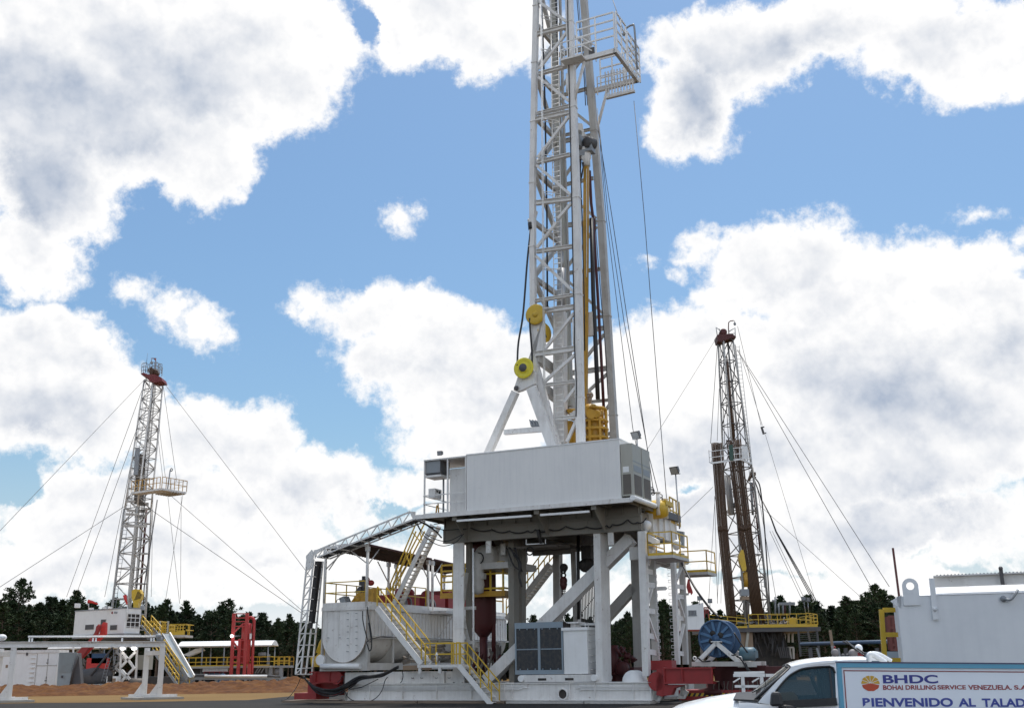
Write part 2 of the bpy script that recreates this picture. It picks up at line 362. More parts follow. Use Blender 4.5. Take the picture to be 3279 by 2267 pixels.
# ------------------------------------------------------------------ land
def ground_mat(name,c1,c2,c3,scale,rough=.9,bump=.3,fine=9.):
    m=bpy.data.materials.new(name); m.use_nodes=True; t=m.node_tree; b=t.nodes['Principled BSDF']
    co=t.nodes.new('ShaderNodeTexCoord')
    a=t.nodes.new('ShaderNodeTexNoise'); a.inputs['Scale'].default_value=scale; a.inputs['Detail'].default_value=9; a.inputs['Roughness'].default_value=.7
    f=t.nodes.new('ShaderNodeTexNoise'); f.inputs['Scale'].default_value=fine; f.inputs['Detail'].default_value=6
    for q in (a,f): t.links.new(co.outputs['Object'],q.inputs['Vector'])
    cr=t.nodes.new('ShaderNodeValToRGB'); e=cr.color_ramp.elements; e[0].position=.3;e[0].color=(*c1,1);e[1].position=.72;e[1].color=(*c3,1); k=e.new(.5);k.color=(*c2,1)
    t.links.new(a.outputs[0],cr.inputs[0])
    mx=t.nodes.new('ShaderNodeMix'); mx.data_type='RGBA'; mx.blend_type='MULTIPLY'; mx.inputs[0].default_value=.6
    r=t.nodes.new('ShaderNodeMapRange'); r.inputs[1].default_value=.3;r.inputs[2].default_value=.7;r.inputs[3].default_value=.55;r.inputs[4].default_value=1.25; t.links.new(f.outputs[0],r.inputs[0])
    t.links.new(cr.outputs[0],mx.inputs[6]); t.links.new(r.outputs[0],mx.inputs[7]); t.links.new(mx.outputs[2],b.inputs['Base Color'])
    b.inputs['Roughness'].default_value=rough; b.inputs['Specular IOR Level'].default_value=.25
    bp=t.nodes.new('ShaderNodeBump'); bp.inputs['Strength'].default_value=bump; bp.inputs['Distance'].default_value=.05; t.links.new(f.outputs[0],bp.inputs['Height']); t.links.new(bp.outputs[0],b.inputs['Normal'])
    return m
SAND=ground_mat('sand',(.15,.085,.024),(.18,.105,.03),(.21,.13,.042),.08)
PADM=ground_mat('asphalt',(.014,.0125,.011),(.022,.019,.016),(.036,.030,.023),.25)
BERM=ground_mat('orange_earth',(.055,.017,.004),(.105,.038,.007),(.16,.075,.022),.9,bump=1.,fine=3.)
def sheet(name,pts,z,m):
    me=bpy.data.meshes.new(name); me.from_pydata([(x,y,z) for x,y in pts],[],[tuple(range(len(pts)))]); me.materials.append(m)
    o=bpy.data.objects.new(name,me); col.objects.link(o); return tag(o,kind='structure')
sheet('ground',[(-2500,-400),(2500,-400),(2500,4500),(-2500,4500)],-.006,SAND)
edge=[(-120,64)]+[(x,67+3.2*noise.noise(Vector((x*.11,0,3)))+ (x+60)*.03) for x in range(-60,-15,2)]+[(-12,112),(120,112),(120,-60),(-120,-60)]
sheet('asphalt_pad',edge[::-1],-.001,PADM)
# earth berm between the pad and the further rig
def berm(name,x0,x1,yc,wd,h,seed,nx=160,ny=26):
    vs=[];fs=[]
    for j in range(ny):
        for i in range(nx):
            x=x0+(x1-x0)*i/(nx-1); s=j/(ny-1); y=yc(x)+(s-.5)*wd
            e=math.sin(math.pi*s)**.8*min(1,i/6,(nx-1-i)/6)
            q=noise.fractal(Vector((x*.22+seed,y*.30,seed)),.9,2.1,5)*.55+noise.fractal(Vector((x*.9,y*.9,seed)),.8,2.,4)*.22
            vs.append((x,y,-.05+e*h*(1+q)+.22*e*noise.noise(Vector((x*2.1,y*1.2,1)))+.12*e*noise.noise(Vector((x*5,y*3,7)))))
    for j in range(ny-1):
        for i in range(nx-1): a=j*nx+i; fs.append((a,a+1,a+nx+1,a+nx))
    me=bpy.data.meshes.new(name); me.from_pydata(vs,[],fs); me.materials.append(BERM); me.polygons.foreach_set('use_smooth',[True]*len(fs))
    o=bpy.data.objects.new(name,me); col.objects.link(o); return tag(o,kind='structure')
berm('earth_mound',-75,-3,lambda x:95+(x+40)*.12,15,.72,2.,nx=260,ny=40)
# ------------------------------------------------------------------ pines
def leaf_mat(name,a,b_):
    m=bpy.data.materials.new(name); m.use_nodes=True; t=m.node_tree; b=t.nodes['Principled BSDF']
    co=t.nodes.new('ShaderNodeTexCoord'); n=t.nodes.new('ShaderNodeTexNoise'); n.inputs['Scale'].default_value=.55; n.inputs['Detail'].default_value=4; t.links.new(co.outputs['Object'],n.inputs['Vector'])
    oi=t.nodes.new('ShaderNodeObjectInfo'); ad=t.nodes.new('ShaderNodeMath'); ad.operation='MULTIPLY_ADD'; ad.inputs[1].default_value=.35; t.links.new(oi.outputs['Random'],ad.inputs[0]); t.links.new(n.outputs[0],ad.inputs[2])
    cr=t.nodes.new('ShaderNodeValToRGB'); e=cr.color_ramp.elements; e[0].position=.42;e[0].color=(*a,1);e[1].position=.9;e[1].color=(*b_,1); t.links.new(ad.outputs[0],cr.inputs[0]); t.links.new(cr.outputs[0],b.inputs['Base Color'])
    b.inputs['Roughness'].default_value=.75; b.inputs['Specular IOR Level'].default_value=.2; return m
LEAF=leaf_mat('pine_needles',(.010,.022,.010),(.036,.056,.020)); FARL=leaf_mat('forest_needles',(.006,.013,.007),(.018,.028,.013))
BARK=mat('pine_bark',(.10,.07,.05),.9,grime=.5,sc_=4)
def rv(s=1.): return Vector((random.uniform(-s,s),random.uniform(-s,s),random.uniform(-s,s)))
def tuft(vs,fs,c,r,n=9):
    r*=.62; n=int(n*1.2)
    for _ in range(n):
        d=rv(); d.z=d.z*.8+.55
        if d.length<.1: continue
        d.normalize(); q=d.cross(rv())
        if q.length<.05: continue
        q.normalize(); a=c+rv(r*.35); L_=r*random.uniform(.6,1.25); w_=r*random.uniform(.16,.30); b=len(vs)
        vs.extend([a-q*w_*.5,a+d*L_*.5-q*w_,a+d*L_,a+d*L_*.5+q*w_]); fs.append((b,b+1,b+2,b+3))
def pine_meshes(k,H=12.,wide=1.,base=.3):
    random.seed(100+k); tv=G(); top=Vector((random.uniform(-.3,.3),random.uniform(-.3,.3),H*.95)); P=[Vector((0,0,0)),Vector((random.uniform(-.15,.15),0,H*.5)),top]
    tv.tube(P,.19,7,r2=.04); vs=[];fs=[]
    nb=int(74+random.random()*14)
    for i in range(nb):
        t=base+(1-base)*((i+random.random()*.8)/nb); tt=(t-base)/(1-base)
        L_=wide*2.1*(max(.0,math.sin(math.pi*(tt*.62+.36)))**1.1)*random.uniform(.35,1.15)+.12
        az=random.uniform(0,6.283); o=V3(P[0],P[1],t*2) if t<.5 else V3(P[1],P[2],(t-.5)*2)
        e=o+Vector((math.cos(az)*L_,math.sin(az)*L_,L_*random.uniform(.15,.75))); tv.tube([o,V3(o,e,.6)-Vector((0,0,.08)),e],.045,4,r2=.015)
        m=max(2,int(L_/.26))
        for j in range(m):
            q=(j+.7)/m
            if q<.28 and tt<.7: continue
            tuft(vs,fs,V3(o,e,q)+rv(.16),random.uniform(.42,.66),8)
        tuft(vs,fs,e,.6,12)
    tuft(vs,fs,top,.55,26)
    a=bpy.data.meshes.new('trunk'); a.from_pydata([tuple(p) for p in tv.v],[],tv.f); a.materials.append(BARK)
    c=bpy.data.meshes.new('crown'); c.from_pydata([tuple(p) for p in vs],[],fs); c.materials.append(LEAF)
    return a,c
PM=[pine_meshes(k,12,[.85,1.,.75,1.15,.95,.8][k%6],[.30,.22,.4,.28,.35,.2][k%6]) for k in range(8)]+[pine_meshes(20,12,1.45,.33),pine_meshes(21,12,1.3,.25)]
random.seed(11)
def pine(ox,oy,Y,k,label=None,rot=None,sxy=None):
    "a tree whose tip stands at overview point ox, oy at depth Y"
    x,y=ox/.70407,oy/.70407; d=_r*(x-PPX)/FPX-_u*(y-PPY)/FPX+_f; p=EYE+d*(Y/d.y); s=p.z/12.
    o=thing('pine_tree',label or 'dark green pine standing in the dense row of pines behind the rigs','tree',(p.x,Y,0),'pines of the row behind the rigs' if not label else None)
    z=random.uniform(0,6.28) if rot is None else rot; sx=sxy or s*random.uniform(.95,1.25)
    o.rotation_euler=(0,0,z); o.scale=(sx,sx,s)
    for nm,me in zip(('trunk','crown'),PM[k]):
        c=bpy.data.objects.new(nm,me); col.objects.link(c); c.parent=o
PROF=[(-60,1345),(0,1348),(25,1335),(90,1350),(110,1338),(140,1345),(178,1328),(205,1350),(240,1362),(262,1342),(300,1352),(335,1350),(375,1345),(395,1372),(422,1352),(450,1378),(470,1370),
 (512,1352),(548,1380),(562,1376),(600,1380),(625,1388),(655,1378),(690,1395),(760,1400),(850,1400),(950,1400),(1050,1400),(1120,1395),(1195,1382),(1215,1398),(1245,1380),(1262,1392),(1300,1365),(1330,1385),(1370,1392),(1410,1380),
 (1450,1360),(1485,1348),(1500,1345),(1530,1358),(1570,1352),(1620,1368),(1680,1372),(1738,1350),(1760,1340),(1785,1352),(1815,1338),(1845,1348),(1870,1360),(1905,1342),(1925,1348),(1960,1318),(1990,1322),(2010,1345),(2060,1350),(2150,1345),(2250,1350),(2350,1350)]
def prof(x):
    for a,b in zip(PROF,PROF[1:]):
        if a[0]<=x<=b[0]: return a[1]+(b[1]-a[1])*(x-a[0])/(b[0]-a[0])
    return 1350
for x,y in PROF:
    if x in (25,178,375,422,512,600,1195,1245,1815,1905,1960,1760): continue
    pine(x,y+2,random.uniform(160,168),random.randrange(8))
x=-55
while x<2350:
    pine(x+random.uniform(-6,6),prof(x)+random.uniform(14,52),random.uniform(150,160),random.randrange(8)); x+=random.uniform(20,28)
x=-50
while x<2350:
    pine(x+random.uniform(-6,6),prof(x)+random.uniform(-3,26),random.uniform(168,176),random.randrange(8)); x+=random.uniform(20,28)
for a in ((48,1298,160,8,'tallest broad pine at the far left of the treeline'),(178,1324,160,1,'pointed pine rising left of the distant white rig cabin'),
  (375,1346,161,2,'thin pointed pine right of the yellow travelling block'),(422,1350,161,2,'thin straggly pine standing over the v-door ramp'),(512,1345,159,9,'broad rounded pine just left of the red mud gas separator'),
  (597,1376,160,4,'small pointed pine just right of the red mud gas separator'),(1200,1382,158,5,'pine seen between the rig legs left of the radiator'),(1250,1378,158,1,'pine seen above the radiator between the rig legs'),
  (1817,1336,160,0,'pointed pine above the yellow railed corner of the brown rig'),(1903,1340,160,3,'rounded pine between the brown rig and the white tank'),(1966,1312,158,9,'tall bushy pine left of the white tank lifting lug'),(1756,1338,160,2,'thin spired pine behind the brown rig floor')):
    pine(*a[:4],label=a[4],sxy=(1.15 if a[3]<8 else 1.2))
# the wood behind them, one dark mass
random.seed(5); vs=[];fs=[]
for _ in range(52000):
    ox=random.uniform(-90,2400); Y=random.uniform(178,190); top=prof(ox)+24+16*noise.noise(Vector((ox*.05,Y*.2,0)))
    x,y=ox/.70407,top/.70407; d=_r*(x-PPX)/FPX-_u*(y-PPY)/FPX+_f; p=EYE+d*(Y/d.y); z=p.z*random.random()**.8
    c=Vector((p.x,Y,z)); a=rv().normalized()*random.uniform(.35,.8); b2=rv().normalized()*random.uniform(.35,.8); n0=len(vs); vs.extend([c-a,c+b2,c+a,c-b2*.7]); fs.append((n0,n0+1,n0+2,n0+3))
me=bpy.data.meshes.new('pine_forest'); me.from_pydata([tuple(v) for v in vs],[],fs); me.materials.append(FARL)
o=bpy.data.objects.new('pine_forest',me); col.objects.link(o); tag(o,'dark mass of pine wood filling the gaps behind the front row of pines','forest',kind='stuff')
# ================================================================== the large rig in the middle
M=Frame(gnd('s',1560,2250),26)
def fpu(F,k,x,y,u):
    zx,zy,q=ZW[k]; x=zx+x/q; y=zy+y/q
    d=_r*(x-PPX)/FPX-_u*(y-PPY)/FPX+_f; t=(u-(EYE-F.O).dot(F.U))/d.dot(F.U); return EYE+d*t
VV=M.V; UU=M.U; ZZ=Vector((0,0,1))
def mu(k,x,y,u): return fpu(M,k,x,y,u)
# ---- skid base
sb=thing('rig_skid','long white box beam skid with piping under the tall drilling rig','skid base',M.w(2,3,0))
U0,U1=-8.25,8.5
g=G(); g.box(M,U0,U1,.10,.95,.16,.90); g.box(M,U0,U1,0,1.05,.90,.945); g.box(M,U0,U1,0,1.05,.12,.16)
for u in (-8.2,-6.9,-4.9,-2.9,-.9,.95,1.35,4.4,5.7,7.6,8.45): g.box(M,u-.02,u+.02,.012,.10,.16,.90)
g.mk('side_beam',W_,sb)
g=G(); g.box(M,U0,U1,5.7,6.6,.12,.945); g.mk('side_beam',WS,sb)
for u in (-8,-4.6,-1.2,2.2,5.4,7.9):
    g=G(); g.box(M,u,u+.5,.953,5.698,.2,.9); g.mk('cross_beam',WS,sb)
for i,z in enumerate((.80,.74,.68,.62)):
    a=.35 if i<2 else 1.0
    g=G(); g.tube([M.w(U0+.4,.03,z),M.w(2.1-a*.5,.03,z),M.w(2.4-a*.5,.03,z-.10+.05*i)],.018,6); g.tube([M.w(4.6+a*.3,.03,z-.1),M.w(5.0,.03,z),M.w(U1+.1,.03,z)],.018,6); g.mk('conduit',WB,sb)
hp=M.l(M.p('B',480,1487,0)); c0=M.w(hp[0],.10,hp[2])
g=G(); g.lathe(c0,-VV,[(.275,-.0),(.275,.10),(.215,.10),(.215,.0)],24); g.mk('port_ring',W_,sb)
g=G(); g.lathe(c0,-VV,[(.215,.015),(.0,.012)],24,False); g.mk('port_opening',DK,sb)
g=G()
for s in (0,1): g.lathe(M.w(U1+.22,.15+s*.35,.28),VV,[(0,0),(.2,0),(.2,.12),(0,.12)],16,False); g.prism([M.w(U1,.15+s*.35,.7),M.w(U1,.15+s*.35,.15),M.w(U1+.22,.15+s*.35,.12),M.w(U1+.3,.15+s*.35,.42)],VV*.1)
g.mk('pad_eye',WS,sb)
g=G()
for s in (0,1): g.lathe(M.w(U0-.1,.15+s*.35,.28),VV,[(0,0),(.2,0),(.2,.12),(0,.12)],16,False); g.prism([M.w(U0,.15+s*.35,.7),M.w(U0-.2,.15+s*.35,.4),M.w(U0-.15,.15+s*.35,.15),M.w(U0,.15+s*.35,.15)],VV*.1)
g.mk('pad_eye',WS,sb)
for a,b in ((1.3,5.3),(-3.6,1.2),(5.4,8.6),(-10.0,-3.7)):
    g=G(); g.box(M,a,b,-.55,.8,-.0,.10); g.box(M,a+.1,a+.25,-.57,-.551,.02,.08); g.box(M,b-.25,b-.1,-.57,-.551,.02,.08)
    single('ground_mat',g,WS if a>0 else WD,{1.3:'pale mat under the middle of the white skid by the round port',-3.6:'weathered mat under the skid below the foot of the stairs',5.4:'mat under the right end of the white skid',-10.0:'dark wooden mat below the drooping black cables'}[a],'ground mat',M.w((a+b)/2,0,0),'mats laid under the skid')
# upper white box left, that carries the tank stairs
ub=thing('equipment_skid','low white equipment box on the skid below the stair landing','skid',M.w(-5,1,.95))
g=G(); eu0=M.l(M.p('A',490,1350,.35))[0]; eu1=M.l(M.p('A',1310,1350,.35))[0]; eum=M.l(M.p('A',1250,1350,.35))[0]
g.box(M,eu0,eum,.35,2.2,.95,1.52); g.box(M,eum+.02,eu1,.45,2.2,.95,1.50)
for u in (eu0,eu0+.55,eum-2.3,eum-.04): g.box(M,u,u+.04,.33,.349,.95,1.5)
g.mk('body',W_,ub)
g=G()
for u in (eum-1.35,eum-.5,eum-1.9,eum+.25): g.tube([M.w(u,.30,1.25),M.w(u,.30,1.18),M.w(u+.12,.30,1.18),M.w(u+.12,.30,1.24)],.012,5)
g.mk('hooks',GD,ub)
# ---- substructure
su=thing('rig_substructure','tall white steel substructure carrying the drill floor of the large rig','substructure',M.w(3,3,.95))
def leg(k,x0,x1,yt,x0b,x1b,yb,v,d,m=W_,name='leg',zb=None,zt=None):
    "leg whose front face spans x0..x1 at yt and x0b..x1b at yb, d deep"
    a=M.l(M.p(k,x0,yt,v)); b=M.l(M.p(k,x1,yt,v)); c=M.l(M.p(k,x0b,yb,v)); e=M.l(M.p(k,x1b,yb,v))
    z0=.945 if zb is None else zb; z1=max(a[2],b[2]) if zt is None else zt
    g=G(); g.hexa([M.w(c[0],v,z0),M.w(e[0],v,z0),M.w(e[0],v+d,z0),M.w(c[0],v+d,z0),M.w(a[0],v,z1),M.w(b[0],v,z1),M.w(b[0],v+d,z1),M.w(a[0],v+d,z1)])
    return g.mk(name,m,su)
leg('J',276,311,700,273,309,1230,.12,.30,zt=7.93)
g=G(); a_=M.l(M.p('J',293,700,.1)); g.box(M,a_[0]-.32,a_[0]+.30,.10,.119,1.0,7.9); g.box(M,a_[0]-.32,a_[0]+.30,.08,.42,6.6,6.63); g.box(M,a_[0]-.32,a_[0]+.30,.08,.42,3.6,3.63); g.mk('flange',W_,su)
leg('J',1045,1083,660,1060,1096,1440,.12,1.15,zt=7.93)
leg('J',334,358,720,330,352,1200,.75,.28,WU,zt=7.93)
a=M.p('J',345,800,.5); g=G(); g.bar(M.p('J',340,840,.46),M.p('J',318,1010,.46),.16,.1,VV); g.bar(M.p('J',318,1100,.46),M.p('J',352,1240,.46),.16,.1,VV); g.bar(M.w(-1.5,.5,4.6),M.w(-.9,.5,4.6),.16,.16); g.bar(M.w(-1.5,.5,2.9),M.w(-.9,.5,2.9),.16,.16); g.mk('lattice',WS,su)
# front right column pair with steps
leg('J',1290,1332,610,1318,1352,1425,.05,.34,zt=7.85,zb=1.2)
leg('J',1350,1384,800,1372,1408,1370,1.35,.25,WS,zt=7.4,zb=1.2)
g=G(); P0=[(1322,1330,830,1382),(1322,1332,905,1392),(1332,1340,1050,1395),(1340,1345,1190,1400),(1346,1350,1280,1402)]
for x0,x,y,x1 in P0: g.hexa([*(lambda a,b,h:[a,b,b+VV*.12,a+VV*.12,a+ZZ*h,b+ZZ*h,b+VV*.12+ZZ*h,a+VV*.12+ZZ*h])(M.p('J',x,y+14,.2),M.p('J',x1-6,y+22,1.3),.24)])
for (xa,ya,xb,yb) in ((1338,1040,1378,900),(1340,1060,1395,1220),(1348,800,1372,720)): g.bar(M.p('J',xa,ya,.25),M.p('J',xb,yb,1.33),.14,.1,VV)
g.mk('lattice',W_,su)
def steps(k,xt,yt,xb,yb,v,n,sx=1):
    g=G(); a=M.p(k,xt,yt,v);b=M.p(k,xb,yb,v)
    for i in range(n):
        c=V3(a,b,i/(n-1)); g.tube([c,c+UU*.13*sx,c+UU*.13*sx-ZZ*.13,c-ZZ*.13],.014,5)
    g.mk('climbing_steps',WB,su)
steps('B',1183,575,1220,1270,1.36,15)
# second right column (far side)
leg('B',1308,1342,500,1342,1372,1255,3.9,.3,zt=7.2,zb=1.7)
leg('B',1372,1408,500,1402,1438,1265,5.0,.3,WS,zt=7.2,zb=1.7)
g=G()
for y in (670,745,910,1180): g.hexa([*(lambda a,b,h:[a,b,b+VV*.12,a+VV*.12,a+ZZ*h,b+ZZ*h,b+VV*.12+ZZ*h,a+VV*.12+ZZ*h])(M.p('B',1355,y+8,4.1),M.p('B',1410,y+16,4.95),.22)])
for (xa,ya,xb,yb) in ((1352,620,1392,520),(1366,760,1412,900),(1370,1140,1412,950)): g.bar(M.p('B',xa,ya,4.2),M.p('B',xb,yb,4.98),.14,.1,VV)
g.mk('lattice',W_,su)
steps('B',1305,515,1340,1215,3.88,15,-1)
# far and inner legs
leg('J',818,852,700,815,850,1100,5.2,.5,WS,zt=8.1)
leg('J',918,945,810,935,965,1110,6.0,.5,WS,zt=8.1)
leg('J',1252,1298,760,1272,1318,1440,5.75,.7,WS,zt=8.1)
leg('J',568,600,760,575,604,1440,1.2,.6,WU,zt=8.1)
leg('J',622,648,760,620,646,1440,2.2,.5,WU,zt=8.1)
# diagonal braces
a=M.p('J',455,1440,1.25); b=M.p('J',1255,650,1.25); g=G(); g.bar(a,b,.56,.62,VV)
for t in (.16,.41,.57,.74): c=V3(a,b,t); g.bar(c,c+(b-a).normalized()*.03,.60,.66,VV)
g.mk('brace',W_,su)
g=G(); g.bar(M.p('J',1215,672,1.2),M.p('J',1268,712,1.2),.2,.2,VV); g.mk('brace',WS,su)
g=G(); g.bar(M.p('J',800,1440,6.0),M.p('J',1275,920,6.0),.5,.5,VV); g.mk('brace',WS,su)
# girders
gu0,gu1=-2.55,8.35
def girder(v,m,uA,uB,nm='girder'):
    g=G(); g.box(M,uA,uB,v+.12,v+.16,8.62,9.30); g.box(M,uA,uB,v,v+.3,9.30,9.34); g.box(M,uA,uB,v-.02,v+.32,8.56,8.62); g.box(M,uA,uB,v+.04,v+.28,7.95,8.56); g.box(M,uA,uB,v,v+.32,7.90,7.95)
    n=14
    for i in range(n): u=uA+.1+(uB-uA-.2)*i/(n-1); g.box(M,u-.012,u+.012,v,v+.119,8.70,9.0 if i%3 else 9.3)
    for i in range(5): u=uA+.1+(uB-uA-.2)*i/4; g.box(M,u-.015,u+.015,v+.015,v+.039,7.95,8.56)
    return g.mk(nm,m,su)
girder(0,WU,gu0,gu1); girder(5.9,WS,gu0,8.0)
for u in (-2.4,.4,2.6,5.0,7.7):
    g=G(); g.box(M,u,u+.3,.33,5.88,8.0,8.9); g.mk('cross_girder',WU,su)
# outrigger brackets under the cantilevered cabin
for x,y0,y1 in ((256,516,556),(712,484,522),(1030,456,498)):
    q=M.l(M.p('J',x,y0,-1.5)); u=q[0]; zt=9.2
    g=G(); g.box(M,u,u+.26,-1.5,-1.44,zt-.38,zt+.0)
    g.prism([M.w(u+.11,-1.44,zt),M.w(u+.11,0-.03,zt),M.w(u+.11,-.03,zt-1.25),M.w(u+.11,-.25,zt-1.25),M.w(u+.11,-1.44,zt-.38)],UU*.04)
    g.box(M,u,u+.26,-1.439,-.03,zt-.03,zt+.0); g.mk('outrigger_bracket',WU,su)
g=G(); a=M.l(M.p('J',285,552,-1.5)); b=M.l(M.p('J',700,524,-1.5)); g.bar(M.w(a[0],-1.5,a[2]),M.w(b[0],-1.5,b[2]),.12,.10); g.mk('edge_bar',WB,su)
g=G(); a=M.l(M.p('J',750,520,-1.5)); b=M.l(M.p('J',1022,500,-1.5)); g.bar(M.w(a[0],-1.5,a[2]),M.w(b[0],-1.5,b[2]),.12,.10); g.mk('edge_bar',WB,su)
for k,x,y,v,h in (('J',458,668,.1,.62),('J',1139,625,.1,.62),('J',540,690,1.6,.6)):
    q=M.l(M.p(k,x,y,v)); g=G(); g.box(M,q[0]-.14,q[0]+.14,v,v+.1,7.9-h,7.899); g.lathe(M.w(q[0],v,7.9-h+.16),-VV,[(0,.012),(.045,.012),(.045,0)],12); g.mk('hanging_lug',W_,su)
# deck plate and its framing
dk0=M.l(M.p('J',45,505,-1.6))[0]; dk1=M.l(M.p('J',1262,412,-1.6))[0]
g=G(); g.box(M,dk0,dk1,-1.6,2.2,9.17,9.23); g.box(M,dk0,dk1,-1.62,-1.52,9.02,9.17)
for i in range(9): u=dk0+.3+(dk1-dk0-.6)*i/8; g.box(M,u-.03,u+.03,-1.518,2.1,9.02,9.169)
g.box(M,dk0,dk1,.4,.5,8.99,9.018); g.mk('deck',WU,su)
g=G(); g.box(M,dk0-.02,dk1+.0,-1.66,-1.621,9.02,9.234); g.mk('deck_edge',W_,su)
g=G(); g.box(M,gu0,8.35,2.22,6.4,8.95,9.3); g.mk('drill_floor',GD,su)
g=G(); g.tube([M.w(dk1+.05,-1.75,9.2),M.w(dk1+.05,1.4,9.2)],.13,14); g.mk('edge_roller',WB,su)
g=G(); g.box(M,.9,3.6,2.4,4.6,7.55,7.7); g.box(M,1.0,3.5,1.0,1.1,7.5,7.6); g.box(M,1.2,3.4,3.0,3.1,7.3,7.55);g.mk('mid_platform',DS,su)
g=G(); g.bar(M.p('J',670,683,.2),M.p('J',770,678,.2),.04,.05); g.bar(M.p('J',670,683,.2),M.p('J',670,655,.2),.04,.04,UU); g.bar(M.p('J',778,680,.2),M.p('J',778,655,.2),.04,.04,UU); g.mk('hanger_bar',WB,su)
# right end of the drill floor: panel wall, boxes
g=G(); x0=7.75
g.box(M,x0,x0+.38,2.2,6.0,7.85,9.1)
for i in range(5): v=2.2+i*.94; g.box(M,x0+.38,x0+.47,v,v+.04,7.85,9.05)
g.box(M,x0-.1,x0+.46,2.1,6.1,9.101,9.2)
g.mk('end_box',W_,su)
g=G(); g.box(M,7.6,8.3,.3,6.3,6.55,7.15); g.box(M,8.31,8.40,.3,6.6,6.6,7.1); g.mk('spreader_beam',WS,su)
g=G(); g.tube([M.w(8.3,5.2,6.95),M.w(8.3,7.2,6.95)],.15,14); g.mk('edge_roller',WB,su)
g=G(); g.prism([M.w(7.9,1.6,7.1),M.w(7.9,1.6,6.0),M.w(7.9,3.9,6.55),M.w(7.9,3.9,7.1)],UU*.2); g.mk('gusset',WS,su)
g=G(); g.prism([M.p('e',400,760,.3),M.p('e',400,860,.3),M.p('e',480,860,.3),M.p('e',610,930,.3),M.p('e',610,830,.3),M.p('e',480,760,.3)],VV*.5); g.mk('hanger_box',WB,su)
g=G(); g.prism([M.p('e',930,690,5),M.p('e',1035,705,5),M.p('e',1035,970,5),M.p('e',990,960,5)],VV*.25);  g.mk('end_frame',GR,su)
for k,x,y,v in (('e',485,600,.6),('e',965,905,4.6)):
    c=M.p(k,x,y,v); g=G(); g.lathe(c-UU*.1+ZZ*.0,Vector((.25,-.15,1)).normalized(),[(0,-.32),(.12,-.28),(.21,-.10),(.23,.0),(.21,.11),(.13,.2),(0,.23)],18); o=g.mk('horn_dome',WB,su)
for x,y,L_ in ((1385,930,.55),):
    c=M.p('J',x,y,1.4); g=G(); g.prism([c+ZZ*.09,c-ZZ*.09,c+UU*L_-ZZ*.09,c+UU*(L_+.09),c+UU*L_+ZZ*.09],VV*.05); g.mk('pin_arm',W_,su)
g=G(); c=mu('s',2172,1903,8.2); g.prism([c+ZZ*.08,c-ZZ*.08,c+UU*.55-ZZ*.05,c+UU*.55+ZZ*.05],VV*.05); g.mk('pin_arm',W_,su)
# balconies
def balcony(nm,lab,F,u0,u1,v0,v1,z,sides):
    t=thing(nm,lab,'balcony',F.w((u0+u1)/2,(v0+v1)/2,z))
    g=G(); g.box(F,u0,u1,v0,v1,z-.16,z-.02); g.mk('floor',WS,t)
    g=G(); g.box(F,u0+.02,u1-.02,v0+.02,v1-.02,z-.019,z+.0)
    g.mk('grating',YE,t)
    c={'f':[F.w(u0+.03,v0+.03,z),F.w(u1-.03,v0+.03,z)],'r':[F.w(u1-.03,v0+.03,z),F.w(u1-.03,v1-.03,z)],'l':[F.w(u0+.03,v1-.03,z),F.w(u0+.03,v0+.03,z)]}
    for s in sides: railing(t,c[s],YE,1.08,.026,toe=.1)
    return t
q=M.l(M.p('e',465,1105,-.3)); balcony('service_balcony','yellow railed balcony on the right corner column below the drill floor',M,q[0],q[0]+1.25,-.3,2.2,q[2]+.05,'lfr')
q=M.l(M.p('e',975,1375,5.2)); balcony('service_balcony','small yellow railed balcony furthest right, above the red flag',M,q[0],q[0]+1.5,5.2,6.8,q[2]+.05,'fr')
# ---- driller's cabin
hz0=9.235
A_=M.l(M.p('J',338,183,-1.45)); B_=M.l(M.p('J',1187,97,-1.45)); hu0,hu1,hz1=A_[0],B_[0],(A_[2]+B_[2])/2
dh=thing('doghouse','long white windowless cabin on the drill floor of the large rig','cabin',M.w((hu0+hu1)/2,.2,hz0))
g=G(); g.box(M,hu0,hu1,-1.45,1.1,hz0,hz1-.03); g.mk('wall',mat('cabin_white',(.76,.75,.73),.5,grime=.15,streak=.32,gcol=(.33,.35,.38),rust=.12,sc_=.5),dh)
g=G(); g.box(M,hu0-.02,hu1+.02,-1.48,1.13,hz1-.028,hz1+.03); g.box(M,hu0-.01,hu1+.01,-1.475,-1.452,hz0,hz0+.07); g.mk('roof',WB,dh)
pu0=M.l(M.p('J',100,205,-1.45))[0]
g=G()
for u in (pu0,M.l(M.p('J',231,300,-1.45))[0]-.04,hu0-.1): g.box(M,u,u+.07,-1.45,-1.38,hz0,hz1-.1)
for u in (pu0,hu0-.1): g.box(M,u,u+.07,1.0,1.07,hz0,hz1-.1)
g.box(M,pu0,hu0-.025,-1.47,1.1,hz1-.10,hz1-.03)
for z in (.95,.52): g.box(M,pu0,hu0-.031,-1.475,-1.451,hz0+z,hz0+z+.05); g.box(M,pu0-.024,pu0-.001,-1.45,1.05,hz0+z,hz0+z+.05)
g.box(M,pu0,hu0-.03,-1.46,1.1,hz0+.001,hz0+.06); g.mk('porch_frame',W_,dh)
g=G(); g.box(M,M.l(M.p('c',892,700,-.9))[0],hu0-.03,-.9,.9,hz0+.07,hz0+2.35); g.mk('inner_wall',W_,dh)
g=G(); g.tube([M.w(pu0+.75,-.7,hz0+.1),M.w(pu0+.75,-.7,hz0+1.9)],.05,8); g.tube([M.w(pu0+1.0,-.3,hz0+.1),M.w(pu0+1.0,-.3,hz0+2.0)],.04,8); g.box(M,pu0+.85,pu0+1.3,-.2,.5,hz0+.5,hz0+1.9); g.mk('standpipes',GR,dh)
